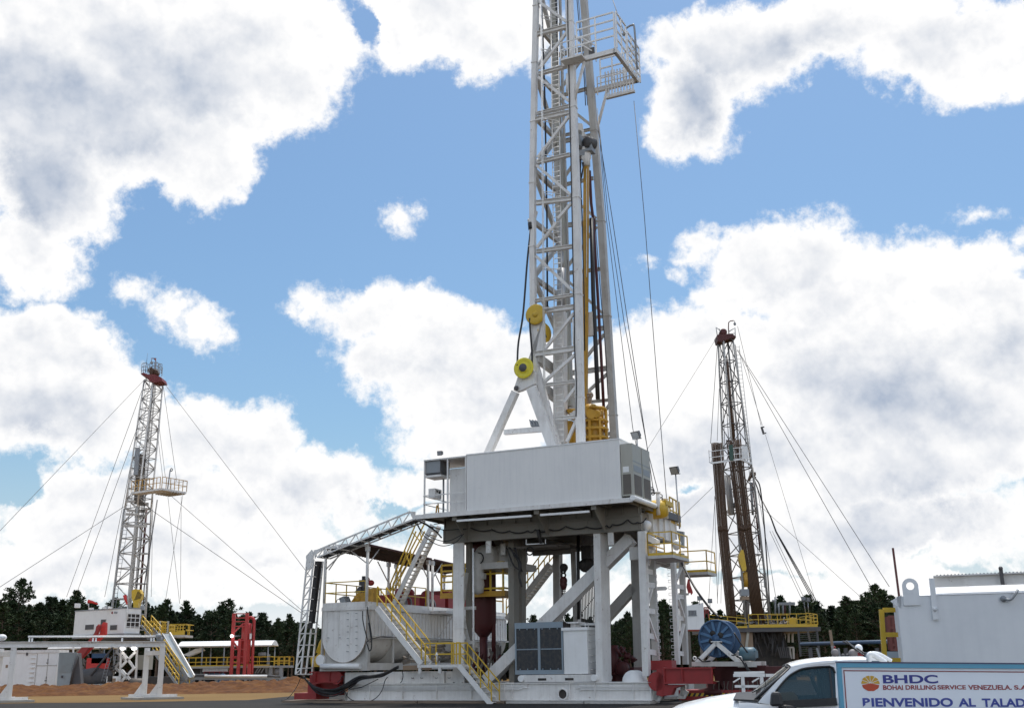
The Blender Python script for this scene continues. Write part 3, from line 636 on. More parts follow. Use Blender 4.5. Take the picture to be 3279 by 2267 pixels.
g=G(); g.tube([M.w(pu0+.55,-1.1,hz0+.1),M.w(pu0+.6,-1.1,hz0+.5)],.04,6); g.tube([M.w(pu0+.7,-1.1,hz0+.1),M.w(pu0+.66,-1.1,hz0+.6)],.035,6); g.mk('yellow_valve',YD,dh)
t=thing('condenser_unit','dark grey condenser unit on the shelf of the cabin porch','air conditioner',M.w(pu0+.6,-1,hz0+1.75))
c=M.l(M.p('c',400,290,-1.35)); d=M.l(M.p('c',715,550,-1.35))
g=G(); g.box(M,c[0],d[0],-1.35,-.45,d[2],c[2]); g.mk('casing',GD,t)
g=G(); g.box(M,c[0]+.05,d[0]-.05,-1.375,-1.351,d[2]+.08,c[2]-.06); g.mk('grille',GR,t)
g=G(); g.box(M,pu0+.03,d[0]+.02,-1.37,-.4,d[2]-.14,d[2]-.03); g.mk('shelf',W_,t)
for s in (.02,.04,.06): pass
t=thing('junction_box','light grey electrical box low in the cabin porch','electrical box',M.w(pu0+.6,-1.1,hz0+.6))
c=M.l(M.p('c',460,860,-1.1)); d=M.l(M.p('c',590,1040,-1.1)); g=G(); g.box(M,c[0],d[0],-1.1,-.4,d[2],c[2]); g.mk('box',W_,t)
g=G(); g.box(M,d[0]+.001,d[0]+.012,-.95,-.8,d[2]+.3,d[2]+.42); g.box(M,d[0]+.001,d[0]+.012,-.7,-.55,d[2]+.25,d[2]+.4); g.mk('switch',BK,t)
def floodlight(nm,lab,pole_a,pole_b,ax,sz=.34,lit=False,m=None,pm=None):
    t=thing(nm,lab,'floodlight',pole_a); 
    if (Vector(pole_b)-Vector(pole_a)).length>.05: g=G(); g.cyl(pole_a,pole_b,.035,8); g.bar(Vector(pole_b)-UU*.25,Vector(pole_b)+UU*.25,.04,.04); g.mk('pole',pm or ST,t)
    ax=Vector(ax).normalized(); c=Vector(pole_b)+ZZ*sz*.55; x=ax.cross(ZZ).normalized(); y=x.cross(ax)
    g=G(); f=[c+ax*.16+x*i*sz*.55+y*j*sz*.5 for i,j in((-1,-1),(1,-1),(1,1),(-1,1))]; b=[c-ax*.14+x*i*sz*.35+y*j*sz*.3 for i,j in((-1,-1),(1,-1),(1,1),(-1,1))]
    g.hexa(b+f); g.mk('housing',m or GD,t)
    g=G(); f=[c+ax*.163+x*i*sz*.45+y*j*sz*.4 for i,j in((-1,-1),(1,-1),(1,1),(-1,1))]; g.hexa(f+[p+ax*.006 for p in f]); g.mk('lens',LIT if lit else GR,t)
    return t
p=M.p('K',1897,140,1.6); floodlight('floodlight','grey floodlight tilted on a pole behind the right end of the cabin',p-ZZ*2.6,p,(-.5,-.6,-.55),.42)
p=M.p('K',2215,430,3.5); floodlight('floodlight','dark floodlight on a tall pole above the yellow railed end of the drill floor',M.p('K',2248,880,3.5),p,(-.5,-.6,-.4),.42)
p=M.p('K',285,283,-1.2); floodlight('floodlight','small dark floodlight on the roof edge of the cabin porch',p,p+ZZ*.03,(-.3,-.8,-.2),.24)
# air conditioners on the right end
t=thing('air_conditioner','beige wall air conditioner on the right end of the white cabin, nearer the camera','air conditioner',M.w(hu1+.3,-.8,hz0))
def acu(t,v0,v1):
    g=G(); g.box(M,hu1+.03,hu1+.62,v0,v1,hz0+.12,hz0+2.62); g.mk('casing',GB,t)
    g=G(); g.box(M,hu1+.1,hu1+.5,v0-.012,v0-.001,hz0+.2,hz0+1.15); g.box(M,hu1+.621,hu1+.635,v0+.12,v1-.12,hz0+.2,hz0+1.15); g.mk('grille',DS,t)
    g=G(); g.box(M,hu1+.12,hu1+.42,v0-.01,v0-.001,hz0+1.25,hz0+1.52); g.mk('label_plate',WB,t)
    g=G(); g.box(M,hu1+.621,hu1+.632,v0+.1,v1-.1,hz0+1.3,hz0+1.6); g.box(M,hu1+.621,hu1+.628,v0+.0,v1,hz0+1.75,hz0+1.8); g.mk('vent',GR,t)
acu(t,-1.4,-.15)
t=thing('air_conditioner','beige wall air conditioner on the right end of the white cabin, behind the first','air conditioner',M.w(hu1+.3,.6,hz0)); acu(t,-.05,1.1)
# top of the right end of the drill floor
t=thing('davit_post','pair of white posts with shackles beside the yellow machine on the drill floor','post',M.p('e',635,440,2.2))
g=G(); g.cyl(M.p('e',640,440,2.2),M.p('e',632,80,2.2),.10,12); g.cyl(M.p('e',632,90,2.2),M.p('e',632,75,2.2),.14,12); g.mk('post',W_,t)
g=G(); g.cyl(M.p('e',770,500,3.2),M.p('e',755,190,3.2),.10,12); g.cyl(M.p('e',755,195,3.2),M.p('e',755,180,3.2),.14,12); g.mk('post',W_,t)
g=G(); 
for a,b,c,v in ((540,60,.11,2.2),(555,95,.08,2.2),(535,25,.08,2.2),(675,140,.09,3.2),(680,190,.1,3.2)): g.ring(M.p('e',a,b,v),VV,c,.025,14,5)
g.bar(M.p('e',560,95,2.2),M.p('e',625,82,2.2),.06,.06); g.bar(M.p('e',690,185,3.2),M.p('e',750,190,3.2),.06,.06); g.mk('shackles',GD,t)
t=thing('winch_motor','rounded yellow machine on the right end of the drill floor','winch',M.p('e',650,450,2.8))
g=G(); g.lathe(M.p('e',650,350,2.6)-UU*.1,UU,[(0,-.55),(.42,-.5),(.47,-.2),(.47,.25),(.36,.5),(0,.56)],22); g.mk('drum_housing',YE,t)
g=G(); g.lathe(M.p('e',720,370,3.4)-UU*.1,UU,[(0,-.35),(.35,-.3),(.36,.25),(0,.3)],18); g.box(M,*(M.l(M.p('e',640,440,2.9))[0]+i for i in(-.7,.6)),2.4,3.6,9.36,9.6); g.mk('gearbox',YE,t)
t=thing('guard_rail','yellow guard rail on the far right edge of the drill floor','railing',M.w(8.1,3.6,9.2)); railing(t,[mu('e',835,555,8.15),mu('e',990,635,8.15)],YE,1.35,.03,posts=[3],toe=.14)
# festoon cables below the girder and lamp hanger
g=G()
P=[(360,590),(480,600),(575,608),(680,606),(720,600),(800,600),(890,582),(1005,585),(1120,578),(1150,572),(1235,545),(1290,560),(1340,535)]
for a,b in zip(P,P[1:]): cable([M.p('J',*a,-.08),M.p('J',*b,-.08)],.03,.12,g=g)
single('festoon_cable',g,BK,'black cable hung in swags along the girder under the cabin','cable',M.w(3,0,8.6))
g=G(); cable(spline([M.p('J',735,600,-.1),M.p('J',742,640,-.05),M.p('J',752,675,.1)]),.10,g=g); single('hose_bundle',g,BK,'short thick black hose dropping from the middle of the girder','hose',M.p('J',742,640,-.05))
# ---- things under the floor
t=thing('hoist_hook','rust red chain hoist with hook hanging under the drill floor','hoist',M.p('J',878,900,3))
g=G(); g.sph(M.p('J',878,885,3),.2,12,8,(1,1,1.1)); g.lathe(M.p('J',878,905,3),ZZ,[(0,-.28),(.12,-.25),(.2,0),(.1,.3),(0,.34)],12); g.mk('hook_block',RD,t)
g=G(); g.ring(M.p('J',877,855,3),VV,.12,.05,14,6); g.ring(M.p('J',877,828,3),VV,.13,.05,14,6); g.sph(M.p('J',880,812,3),.22,10,6); g.mk('shackle',DK,t)
g=G()
for dx in (-.08,0,.08):
    a=M.p('J',878,915,3)+UU*dx; b=M.p('J',878,1090,3)+UU*dx; n=18
    for i in range(n): g.ring(V3(a,b,(i+.5)/n),VV if i%2 else UU,.055,.014,8,4)
g.mk('chain',DK,t)
g=G(); g.cyl(M.p('J',962,1100,3.2),M.w(*M.l(M.p('J',962,700,3.2))[:2],8.6),.085,10); single('black_riser',g,BK,'straight black pipe dropping from the drill floor beside the chain hoist','pipe',M.p('J',962,1100,3.2))
t=thing('rotary_motor','dark machinery cluster hanging under the middle of the drill floor','machinery',M.p('J',1005,790,3.4))
g=G(); g.box(M,*[M.l(M.p('J',x,790,3.4))[0] for x in (985,1040)],3.2,4.2,7.0,7.7); g.sph(M.p('J',1000,800,3.3),.36); g.sph(M.p('J',1022,795,3.5),.3); g.mk('casing',DK,t)
t=thing('lattice_screen','dark wire lattice screen behind the diagonal brace','screen',M.p('J',1010,1050,4.5))
g=G(); q0=M.l(M.p('J',975,1140,4.5)); q1=M.l(M.p('J',1060,1140,4.5))
for i in range(11):
    u=q0[0]+(q1[0]-q0[0])*i/10; g.tube([M.w(u,4.5,1.0),M.w(u+.05,4.5,5.0+i*.22),M.w(u+.1,4.5,5.3+i*.22)],.03,5)
for i in range(5): g.tube([M.w(q0[0],4.5,1.6+i*.9),M.w(q1[0],4.5,1.9+i*.9+.6)],.02,5)
g.mk('wires',GD,t)
# radiator and cabinet on their own skid
rk=thing('radiator_skid','white oilfield skid with fork pockets under the radiator and cabinet','skid',M.w(4.2,.4,.95))
a=M.l(M.p('y',150,1470,-.02)); b=M.l(M.p('y',1190,1465,-.02))
g=G(); g.box(M,a[0],b[0],.0,1.9,.97,1.30); g.mk('frame',W_,rk)
for u in (a[0]-.05,b[0]+.05): g=G(); g.cyl(M.w(u,-.12,1.14),M.w(u,1.9,1.14),.155,16); g.mk('end_roller',WB,rk)
for x in (438,835): q=M.l(M.p('y',x,1500,0)); g=G(); g.box(M,q[0]-.22,q[0]+.22,-.012,-.001,1.04,1.15); g.mk('fork_pocket',DK,rk)
rd=thing('radiator','large blue grey radiator with four dark cooling panels','radiator',M.w(3.5,.6,1.3))
a=M.l(M.p('y',50,1400,.05)); b=M.l(M.p('y',725,640,.05)); u0,u1,z0,z1=a[0],b[0],1.33,b[2]
g=G(); g.box(M,u0,u1,.12,1.2,z0,z1); g.box(M,u1+.001,u1+.12,.25,1.15,z0,z1-.05); g.mk('core_box',DK,rd)
mr=mat('radiator_mesh',(.018,.022,.028),.45,grime=.3,sc_=6); 
um=(u0+u1)/2+.02
for (ua,ub) in ((u0+.06,um-.07),(um+.07,u1-.06)):
    for (za,zb) in ((z0+.22,(z0+z1)/2-.07),((z0+z1)/2-.01,z1-.28)):
        g=G(); g.box(M,ua,ub,.085,.119,za,zb)
        for i in range(12): z=za+(zb-za)*(i+.5)/12; g.box(M,ua,ub,.078,.084,z-.008,z+.008)
        g.mk('cooling_panel',mr,rd)
g=G(); g.box(M,u0-.03,u1+.03,.06,.118,z1-.26,z1+.02); g.box(M,u0-.03,u1+.03,.06,.118,z0,z0+.2); g.box(M,um-.065,um+.065,.05,.118,z0+.2,z1-.26); g.box(M,u0-.02,u0+.055,.055,.118,z0+.2,z1-.26); g.box(M,u1-.055,u1+.02,.055,.118,z0+.2,z1-.26); g.box(M,u0+.056,u1-.056,.066,.118,(z0+z1)/2-.065,(z0+z1)/2-.015)
for zz in (z1-.3,(z0+z1)/2-.04,z0+.24):
    for i in range(6): u=u0+.25+(u1-u0-.5)*i/5; g.box(M,u-.025,u+.025,.045,.059,zz-.03,zz+.03)
g.mk('frame',BG_,rd)
cb=thing('white_cabinet','white steel cabinet with rungs beside the blue grey radiator','cabinet',M.w(5.3,.8,1.3))
a=M.l(M.p('y',770,1410,.1)); b=M.l(M.p('y',1062,760,.1)); g=G(); g.box(M,a[0]-.03,b[0]+.1,.1,1.55,1.33,b[2]); g.mk('body',WB,cb)
g=G(); g.box(M,a[0]-.10,b[0]+.17,.03,1.62,b[2]+.001,b[2]+.14); g.mk('lid',WB,cb)
g=G()
for i in range(6): z=1.33+(b[2]-1.33)*(i+.6)/6.2; g.tube([M.w(b[0]+.101,.35,z),M.w(b[0]+.2,.35,z),M.w(b[0]+.2,.85,z),M.w(b[0]+.101,.85,z)],.016,5)
g.mk('rungs',W_,cb)
g=G(); g.tube([M.w(b[0]-.1,.4,b[2]+.14),M.w(b[0]-.1,.4,b[2]+.34),M.w(b[0]-.1,.8,b[2]+.34),M.w(b[0]-.1,.8,b[2]+.14)],.03,6); g.box(M,a[0]-.05,a[0]+.6,.5,1.3,b[2]+.35,b[2]+.42); g.box(M,a[0]+.1,a[0]+.35,.7,1.1,b[2]+.141,b[2]+.35); g.tube([M.w(a[0]+.5,.8,b[2]+.3),M.w(a[0]+1.7,.9,b[2]+.28)],.06,8); g.mk('vent_pipe',W_,cb)
g=G(); c=M.w(M.l(M.p('t',1130,1430,.5))[0],.45,.95)
g.lathe(c,VV,[(0,0),(.52,0),(.52,.06),(.40,.07),(.40,.5),(.52,.51),(.52,.57),(0,.57)],26,True,math.pi,2*math.pi); g.lathe(c,VV,[(0,0),(.52,0),(.52,.06),(.40,.07),(.40,.5),(.52,.51),(.52,.57),(0,.57)],26,True,0,math.pi)
single('spare_spool',g,WB,'half hidden white wheel on the right end of the white skid','wheel',c)
# ---- red ends of the skid
t=thing('skid_outrigger','large red box beam arm at the right end of the white skid','outrigger',M.w(9.5,.3,.6))
a=M.l(M.p('f',300,1060,-.1)); b=M.l(M.p('f',960,1270,-.1)); ru0,ru1=a[0],b[0]; rz0,rz1=b[2],a[2]
g=G(); g.box(M,ru0,ru1,.0,.06,rz0+.08,rz1-.06); g.box(M,ru0,ru1,-.1,.5,rz1-.06,rz1); g.box(M,ru0,ru1,-.1,.5,rz0,rz0+.08)
for u in (ru0,(ru0+ru1)/2-.3,ru1-.06): g.box(M,u,u+.06,-.09,-.001,rz0+.08,rz1-.06)
g.mk('beam',RE,t)
g=G(); c=M.p('f',215,1240,.0); g.lathe(c,VV,[(0,0),(.42,0),(.42,.5),(0,.5)],24,False); g.prism([M.p('f',215,1085,0),M.p('f',300,1050,0),M.p('f',300,1440,0),M.p('f',215,1420,0)],VV*.5); g.mk('knuckle',RE,t)
g=G(); g.prism([M.p('f',300,1285,0.02),M.p('f',590,1285,.02),M.p('f',450,1330,.02),M.p('f',410,1420,.02),M.p('f',300,1430,.02)],VV*.4); g.mk('gusset',RE,t)
g=G(); g.cyl(M.p('f',560,1430,.5),M.p('f',570,1290,.5),.12,10); g.prism([M.p('f',480,1470,.4),M.p('f',590,1470,.4),M.p('f',640,1380,.4),M.p('f',560,1330,.4)],VV*.1); g.mk('jack_leg',WS,t)
g=G(); g.box(M,ru0-1.1,ru0+.1,.9,1.6,rz1-.1,rz1+.33); g.mk('rear_box',RE,t)
t=thing('walking_foot','red walking foot with yellow and black hazard stripe behind the pickup bonnet','walking foot',M.w(10.6,1.5,0))
a=M.l(M.p('f',590,1400,.8)); b=M.l(M.p('f',1350,1490,.8)); g=G(); g.box(M,a[0]-.3,b[0]+.4,.8,3.,max(.12,b[2]-.1),a[2]+.15)
g.mk('base',RE,t)
g=G(); q=b[0]
n=22
for i in range(n):
    u=a[0]+(b[0]-a[0])*i/n; g.m=i%2; z=a[2]; g.prism([M.w(u,.79,z-.12),M.w(u+(b[0]-a[0])/n,.79,z-.12),M.w(u+(b[0]-a[0])/n+.08,.79,z+.02),M.w(u+.08,.79,z+.02)],VV*.009)
g.mk('hazard_stripe',[YE,BK],t)
g=G(); g.box(M,a[0]-.2,b[0],.9,2.9,0,.119); g.mk('timber_pad',WD,t)
g=G(); g.lathe(M.w(ru1-.3,1.6,rz0-.5),ZZ,[(.0,0),(.9,0),(.9,.22),(.5,.3),(.5,.55),(0,.55)],24); g.box(M,ru1-.2,ru1+2.2,.9,1.4,rz0+.1,rz1+.05); g.prism([M.w(ru1+.0,.89,rz0+.1),M.w(ru1+2.,.89,rz0+.1),M.w(ru1+1.4,.89,rz0-.35),M.w(ru1+.2,.89,rz0-.3)],VV*.4); g.mk('turntable',RD,t)
g=G()
random.seed(3)
for i in range(12):
    u=ru1-.2+i*.22; g.tube([M.w(u,.85,rz0+.1),M.w(u+random.uniform(-.1,.1),.83,rz0-.2),M.w(u+random.uniform(-.2,.2),.8,rz0-.55)],.025,5)
g.mk('hydraulic_fittings',DS,t)
# red end on the left
t=thing('skid_outrigger','dark red box beam arm at the left end of the white skid behind drooping cables','outrigger',M.w(-5.6,0,.7))
a=M.l(M.p('b',245,690,.2)); b=M.l(M.p('b',640,850,.2))
g=G(); g.box(M,a[0],b[0],.2,.8,b[2],a[2]); g.box(M,a[0],b[0],.12,.199,a[2]-.05,a[2]); g.box(M,a[0],b[0],.12,.199,b[2],b[2]+.05); 
for x in (330,540): q=M.l(M.p('b',x,700,.2))[0]; g.box(M,q,q+.05,.12,.199,b[2]+.05,a[2]-.05)
g.mk('beam',RE,t)
g=G(); g.lathe(M.p('b',625,775,.15),VV,[(0,0),(.36,0),(.36,.6),(0,.6)],20,False); g.mk('knuckle',RE,t)
g=G(); g.box(M,M.l(M.p('b',10,1000,.4))[0],M.l(M.p('b',335,1000,.4))[0],.4,1.6,M.l(M.p('b',150,1100,.4))[2],M.l(M.p('b',150,1005,.4))[2]); g.box(M,M.l(M.p('b',165,900,.5))[0],M.l(M.p('b',600,900,.5))[0],.9,1.5,.35,1.15); g.box(M,M.l(M.p('b',210,900,.5))[0],M.l(M.p('b',330,900,.5))[0],.5,.9,M.l(M.p('b',150,1005,.4))[2]+.001,.95); g.mk('foot_plate',RE,t)
q=M.l(M.p('b',0,1110,.3)); g=G(); g.box(M,q[0]-.7,M.l(M.p('b',470,1110,.3))[0],.2,1.9,0,.11); g.mk('timber_pad',WD,t)
# drooping cables on the left
g=G(); random.seed(9)
base=[(150,765),(230,870),(330,960),(480,1010),(640,1000),(800,920),(900,850),(1000,790),(1150,770),(1300,745),(1430,690),(1550,625)]
for i in range(16):
    o=random.uniform(-1,1); pts=[]
    for j,(x,y) in enumerate(base):
        t_=j/(len(base)-1); spread=70*math.sin(math.pi*min(1,t_*1.25))**1 if t_<.8 else 25
        pts.append(M.p('b',x+random.uniform(-6,6),y+o*spread+random.uniform(-6,6),-.12-random.random()*.15))
    g.tube(spline(pts,4),.035,5)
for pts in ([(750,960),(800,1060),(920,1130),(1100,1135),(1230,1070),(1310,960),(1350,830),(1390,770)],[(840,950),(1000,920),(1150,850),(1250,800)],[(1610,690),(1618,760),(1600,830),(1580,855)],[(700,780),(740,760),(745,830),(730,930)],[(650,850),(700,800),(720,750)]):
    g.tube(spline([M.p('b',*p,-.15) for p in pts],5),.022,5)
single('cable_bundle',g,BK,'thick bundle of black cables drooping across the left end of the skid','cables',M.w(-4.2,-.1,.2))
# ---- mud tank on the left: U-shaped end facing us, long side running back to the right
T=Frame(M.O,26)
tk=thing('mud_tank','white mud tank with a rounded U-shaped end wall on the left of the large rig','tank',M.w(-5,.5,1.5))
tv=-.1; a=M.l(M.p('A',322,850,tv)); b=M.l(M.p('A',655,850,tv)); zb=M.l(M.p('A',490,1245,tv))[2]; zt=a[2]-.02
cx_=(a[0]+b[0])/2; rr=(b[0]-a[0])/2; zc=zb+rr
TL=16.5
prof_=[(a[0],zt)]+[(cx_-rr*math.cos(math.pi*i/20),zc-rr*math.sin(math.pi*i/20)) for i in range(21)]+[(b[0],zt)]
ur=b[0]
g=G(); n=len(prof_); vs=[M.w(u,tv+.12,z) for u,z in prof_]+[M.w(u,tv+TL,z) for u,z in prof_]
g.add(vs,[(i,i+1,n+i+1,n+i) for i in range(n-1)],True); g.add([M.w(u,tv+.12,z) for u,z in prof_],[tuple(range(n))]); g.add([M.w(u,tv+TL,z) for u,z in prof_],[tuple(range(n-1,-1,-1))])
g.mk('shell',WS,tk)
g=G(); g.prism([M.w(u,tv,z) for u,z in prof_],VV*.11)
for x in (355,445,530): q=M.l(M.p('A',x,900,tv))[0]; g.box(M,q-.012,q+.012,tv-.02,tv-.001,zb+rr*.55,zt-.02)
g.mk('end_wall',W_,tk)
g=G(); g.tube([M.w(u+.0,tv+.02,z) for u,z in prof_],.022,6); g.mk('rim_shadow_line',TN,tk)  # added dark strip, stands in for the shadow edge of the end wall
g=G()
for y in (868,915,965,1010,1060,1112,1160):
    for x in (512,578): c=M.p('A',x,y,tv-.03); g.bar(c-UU*.07,c+UU*.05,.02,.03)
for x in (360,450): c=M.p('A',x,1055,tv-.03); g.bar(c-UU*.06,c+UU*.06,.03,.03)
g.mk('clips',GR,tk)
g=G(); g.box(M,ur+.01,ur+.05,tv+.2,tv+TL,3.28,zt-.02)
nr_=46
for i in range(nr_): v=tv+.35+(TL-.6)*i/(nr_-1); g.box(M,ur+.051,ur+.10,v,v+.05,3.36,zt-.04)
g.mk('side_wall',W_,tk)
g=G(); g.box(M,ur+.051,ur+.20,tv+.2,tv+TL,3.24,3.34)
g.mk('seam_flange',WS,tk)
g=G()
g.box(M,ur+.201,ur+.205,tv+1.2,tv+TL-.3,3.30,3.325)
g.mk('flange_gap',DK,tk)
g=G(); g.box(M,a[0]+.12,ur,tv+.3,tv+TL,1.62,1.98); g.box(M,a[0]-.1,ur+.12,tv+.02,tv+.29,1.6,2.02)
sp=lambda v:[M.w(a[0]+.04,v,2.0),M.w(ur-.04,v,2.0),M.w(ur-.04,v,3.25),M.w(ur-.045,v,zc+.1)]+[M.w(u,v,z-.01) for u,z in prof_[1:-1]][::-1]+[M.w(a[0]+.04,v,zc+.2)]
g.prism(sp(tv+.22),VV*.06)
for v in (2.5,5.0,7.5,10.,12.5): g.prism(sp(v),VV*.06); g.box(M,ur-.03,ur+.06,v-.06,v+.12,1.99,3.23)
g.box(M,ur-.04,ur+.10,tv+.05,tv+.28,2.03,zt-.001); g.box(M,a[0]-.10,a[0]-.005,tv+.05,tv+.2,2.03,zt-.001)
g.mk('saddle_frame',WS,tk)
g=G(); c=M.p('b',410,612,-.2); d=M.p('b',985,612,-.2); g.cyl(c,d,.14,14); g.mk('end_roller',WB,tk)
g=G(); c=M.p('b',385,520,-.1); g.lathe(c,VV,[(0,0),(.26,.0),(.28,.05),(.28,.2),(.2,.22),(.2,.5),(0,.5)],16,False); g.mk('flange',WB,tk)
g=G(); g.box(M,a[0]-.06,ur+.16,tv-.06,tv+TL,zt,zt+.20); g.box(M,a[0]-.02,ur+.02,tv-.03,tv+TL,zt+.201,zt+.42); g.mk('top_walkway',W_,tk)
g=G(); g.box(M,ur+.17,ur+1.2,6.3,8.6,zt+.0,zt+.16); g.bar(M.w(ur+1.1,7.4,zt),M.w(ur+.06,7.4,zt-1.3),.05,.05); g.mk('side_landing',W_,tk)
g=G(); g.tube([M.p('s',1022,2090,.4),M.p('s',1028,2060,.4),M.p('s',1040,2030,.4)],.2,10,r2=.05); g.prism([M.p('b',450,300,.5),M.p('b',330,460,.5),M.p('b',250,480,.5),M.p('b',260,620,.5),M.p('b',450,620,.5)],VV*.4); single('pump_guard',g,YE,'yellow pump guard behind the lattice leg at the left end','pump',M.p('b',350,520,.5))
zw=zt+.42
def rl(name,lab,pts,**k):
    t=thing(name,lab,'railing',pts[0]); railing(t,pts,YE,**k); return t
R1=[M.p('A',345,803,tv),M.p('A',637,800,tv)]
t=rl('guard_rail','yellow guard rail across the near end of the mud tank',[M.w(a[0]+.1,tv+3,zw),M.w(a[0]+.1,tv,zw),M.w(b[0]-.1,tv,zw)],h=1.1,posts=[3,1],toe=.0)
# canopy over the tank
def canopy(lab,va,vb,fascia):
    t=thing('tank_canopy',lab,'canopy',M.w(-8.5,va,zw)); z0=8.02-.035*va; z1=8.02-.035*vb; ua,ub=-9.95,-7.02; um=(ua+ub)/2
    for u in (-9.85,-7.12):
        for v in (va+.06,vb-.2) if fascia or u>-8 else (va+.4,vb-.2):
            g=G(); g.cyl(M.w(u,v,zw-.35 if u>-8 else zw),M.w(u,v,8.-.035*v),.08,10); g.box(M,u-.1,u+.1,v-.1,v+.1,7.75-.035*v,8.-.035*v); g.mk('post',W_,t)
    g=G(); P=[M.w(ua,va,z0+.05),M.w(um,va,z0+.17),M.w(ub,va,z0+.05),M.w(ub,vb,z1+.05),M.w(um,vb,z1+.17),M.w(ua,vb,z1+.05)]; Q=[p-ZZ*.04 for p in P]
    g.add(P+Q,[(0,1,4,5),(1,2,3,4),(6,11,10,7),(7,10,9,8),(0,6,7,1),(1,7,8,2),(2,8,9,3),(3,9,10,4),(4,10,11,5),(5,11,6,0)]); 
    for i in range(26): v=va+.1+(vb-va-.2)*i/25; z=8.02-.035*v; g.bar(M.w(ua+.02,v,z-.005),M.w(um,v,z+.11),.03,.03); g.bar(M.w(um,v,z+.11),M.w(ub-.02,v,z-.005),.03,.03)
    g.mk('roof_sheet',RC,t)
    g=G(); g.bar(M.w(ub+.03,va,z0+.06),M.w(ub+.03,vb,z1+.06),.03,.09); g.mk('edge_trim',RD,t)
    if fascia: g=G(); g.prism([M.w(ua,va-.06,z0-.02),M.w(ub+.03,va-.06,z0-.02),M.w(ub+.03,va-.06,z0+.09),M.w(um,va-.06,z0+.21),M.w(ua,va-.06,z0+.09)],VV*.05); g.mk('fascia',W_,t)
    for p,q in ([((-9.85,va+.1,z0-1.1),(um-.05,va+.1,z0-.05)),((-7.12,va+.1,z0-.95),(um+.05,va+.1,z0-.05))] if fascia else [])+[((-7.12,va+.1,z0-1.0),(-7.12,va+1.2,z0-.05)),((-9.85,va+.4,z0-1.1),(-9.85,va+1.5,z0-.05)),((-7.12,vb-.2,z1-1.1),(-7.12,vb-1.3,z1-.05)),((-9.85,vb-.2,z1-1.2),(-9.85,vb-1.4,z1-.05))]:
        g=G(); g.cyl(M.w(*p),M.w(*q),.035,7); g.mk('knee_brace',W_,t)
canopy('rusty brown sheet roof on white posts over the near end of the mud tank',-.15,6.5,True)
canopy('rusty brown sheet roof over the far half of the mud tank, behind the upper stairs',6.75,13.2,False)
# machinery on the tank
t=thing('agitator_motor','yellow ochre machine with a dark upright stack behind the tank guard rail','machinery',M.p('a',850,1200,1.2))
g=G(); g.prism([M.p('a',700,1210,.9),M.p('a',850,1010,.9),M.p('a',960,1010,.9),M.p('a',960,1210,.9)],VV*.5); g.lathe(M.p('a',830,1110,.85),VV,[(0,0),(.2,0),(.22,.2),(0,.25)],16); g.box(M,*[M.l(M.p('a',x,1100,1.2))[0] for x in (1040,1140)],1.0,1.6,zw,zw+.75); g.mk('body',YD,t)
g=G(); g.tube([M.p('a',950,1010,1.2),M.p('a',945,870,1.2),M.p('a',948,740,1.2)],.13,8,r2=.10); g.bar(M.p('a',890,850,1.2),M.p('a',1000,850,1.2),.25,.3); g.prism([M.p('a',790,1010,1.),M.p('a',860,920,1.),M.p('a',900,900,1.),M.p('a',900,1010,1.)],VV*.3); g.mk('stack',GD,t)
g=G(); g.sph(M.p('a',1065,850,1.3),.16,10,8,(1.2,1,1)); g.sph(M.p('a',1020,830,1.3),.12); g.tube([M.p('a',1000,740,1.3),M.p('a',1035,800,1.3)],.06,6); g.mk('red_valve',RE,t)
g=G(); g.prism([M.p('a',540,1100,.5),M.p('a',620,1065,.5),M.p('a',680,1210,.5),M.p('a',570,1210,.5)],VV*.5); single('motor_box',g,GR,'tilted grey box standing on the near end of the mud tank','box',M.p('a',600,1210,.6))
g=G(); g.tube(spline([M.p('a',560,1110,.45),M.p('a',510,1130,.45),M.p('a',500,1190,.45),M.p('a',520,1215,.45)]),.02,5); single('box_cable',g,BK,'black cable looping out of the tilted grey box','cable',M.p('a',520,1215,.45))
t=thing('shale_shaker','row of dark red shaker machines under the far canopy on the tank','shaker',M.w(-8.5,6,zw))
g=G()
for va,vb,h in ((4.2,6.0,.62),(6.9,9.0,.75),(9.4,13.,1.1)): g.box(M,-9.3,-7.5,va,vb,zw,zw+h)
for v in (4.6,5.4,7.5): g.sph(M.w(-7.9,v,zw+.75),.30,12,8,(1.2,1,.9))
g.mk('body',RE,t)
g=G()
for v in (4.1,4.6,6.9,7.3): g.ring(M.w(-7.42,v,zw+.1),UU,.36,.05,16,5)
g.mk('arched_guard',GR,t)
rl('guard_rail','yellow guard rail running back along the tank beside the shakers',[M.w(-7.2,2.6,zw),M.w(-7.2,6.2,zw)],h=1.05,posts=[3])
t=rl('guard_rail','yellow guard rail running along the far left edge of the mud tank',[M.w(-9.8,2.9,zw),M.w(-9.8,8,zw)],h=1.1,posts=[4])
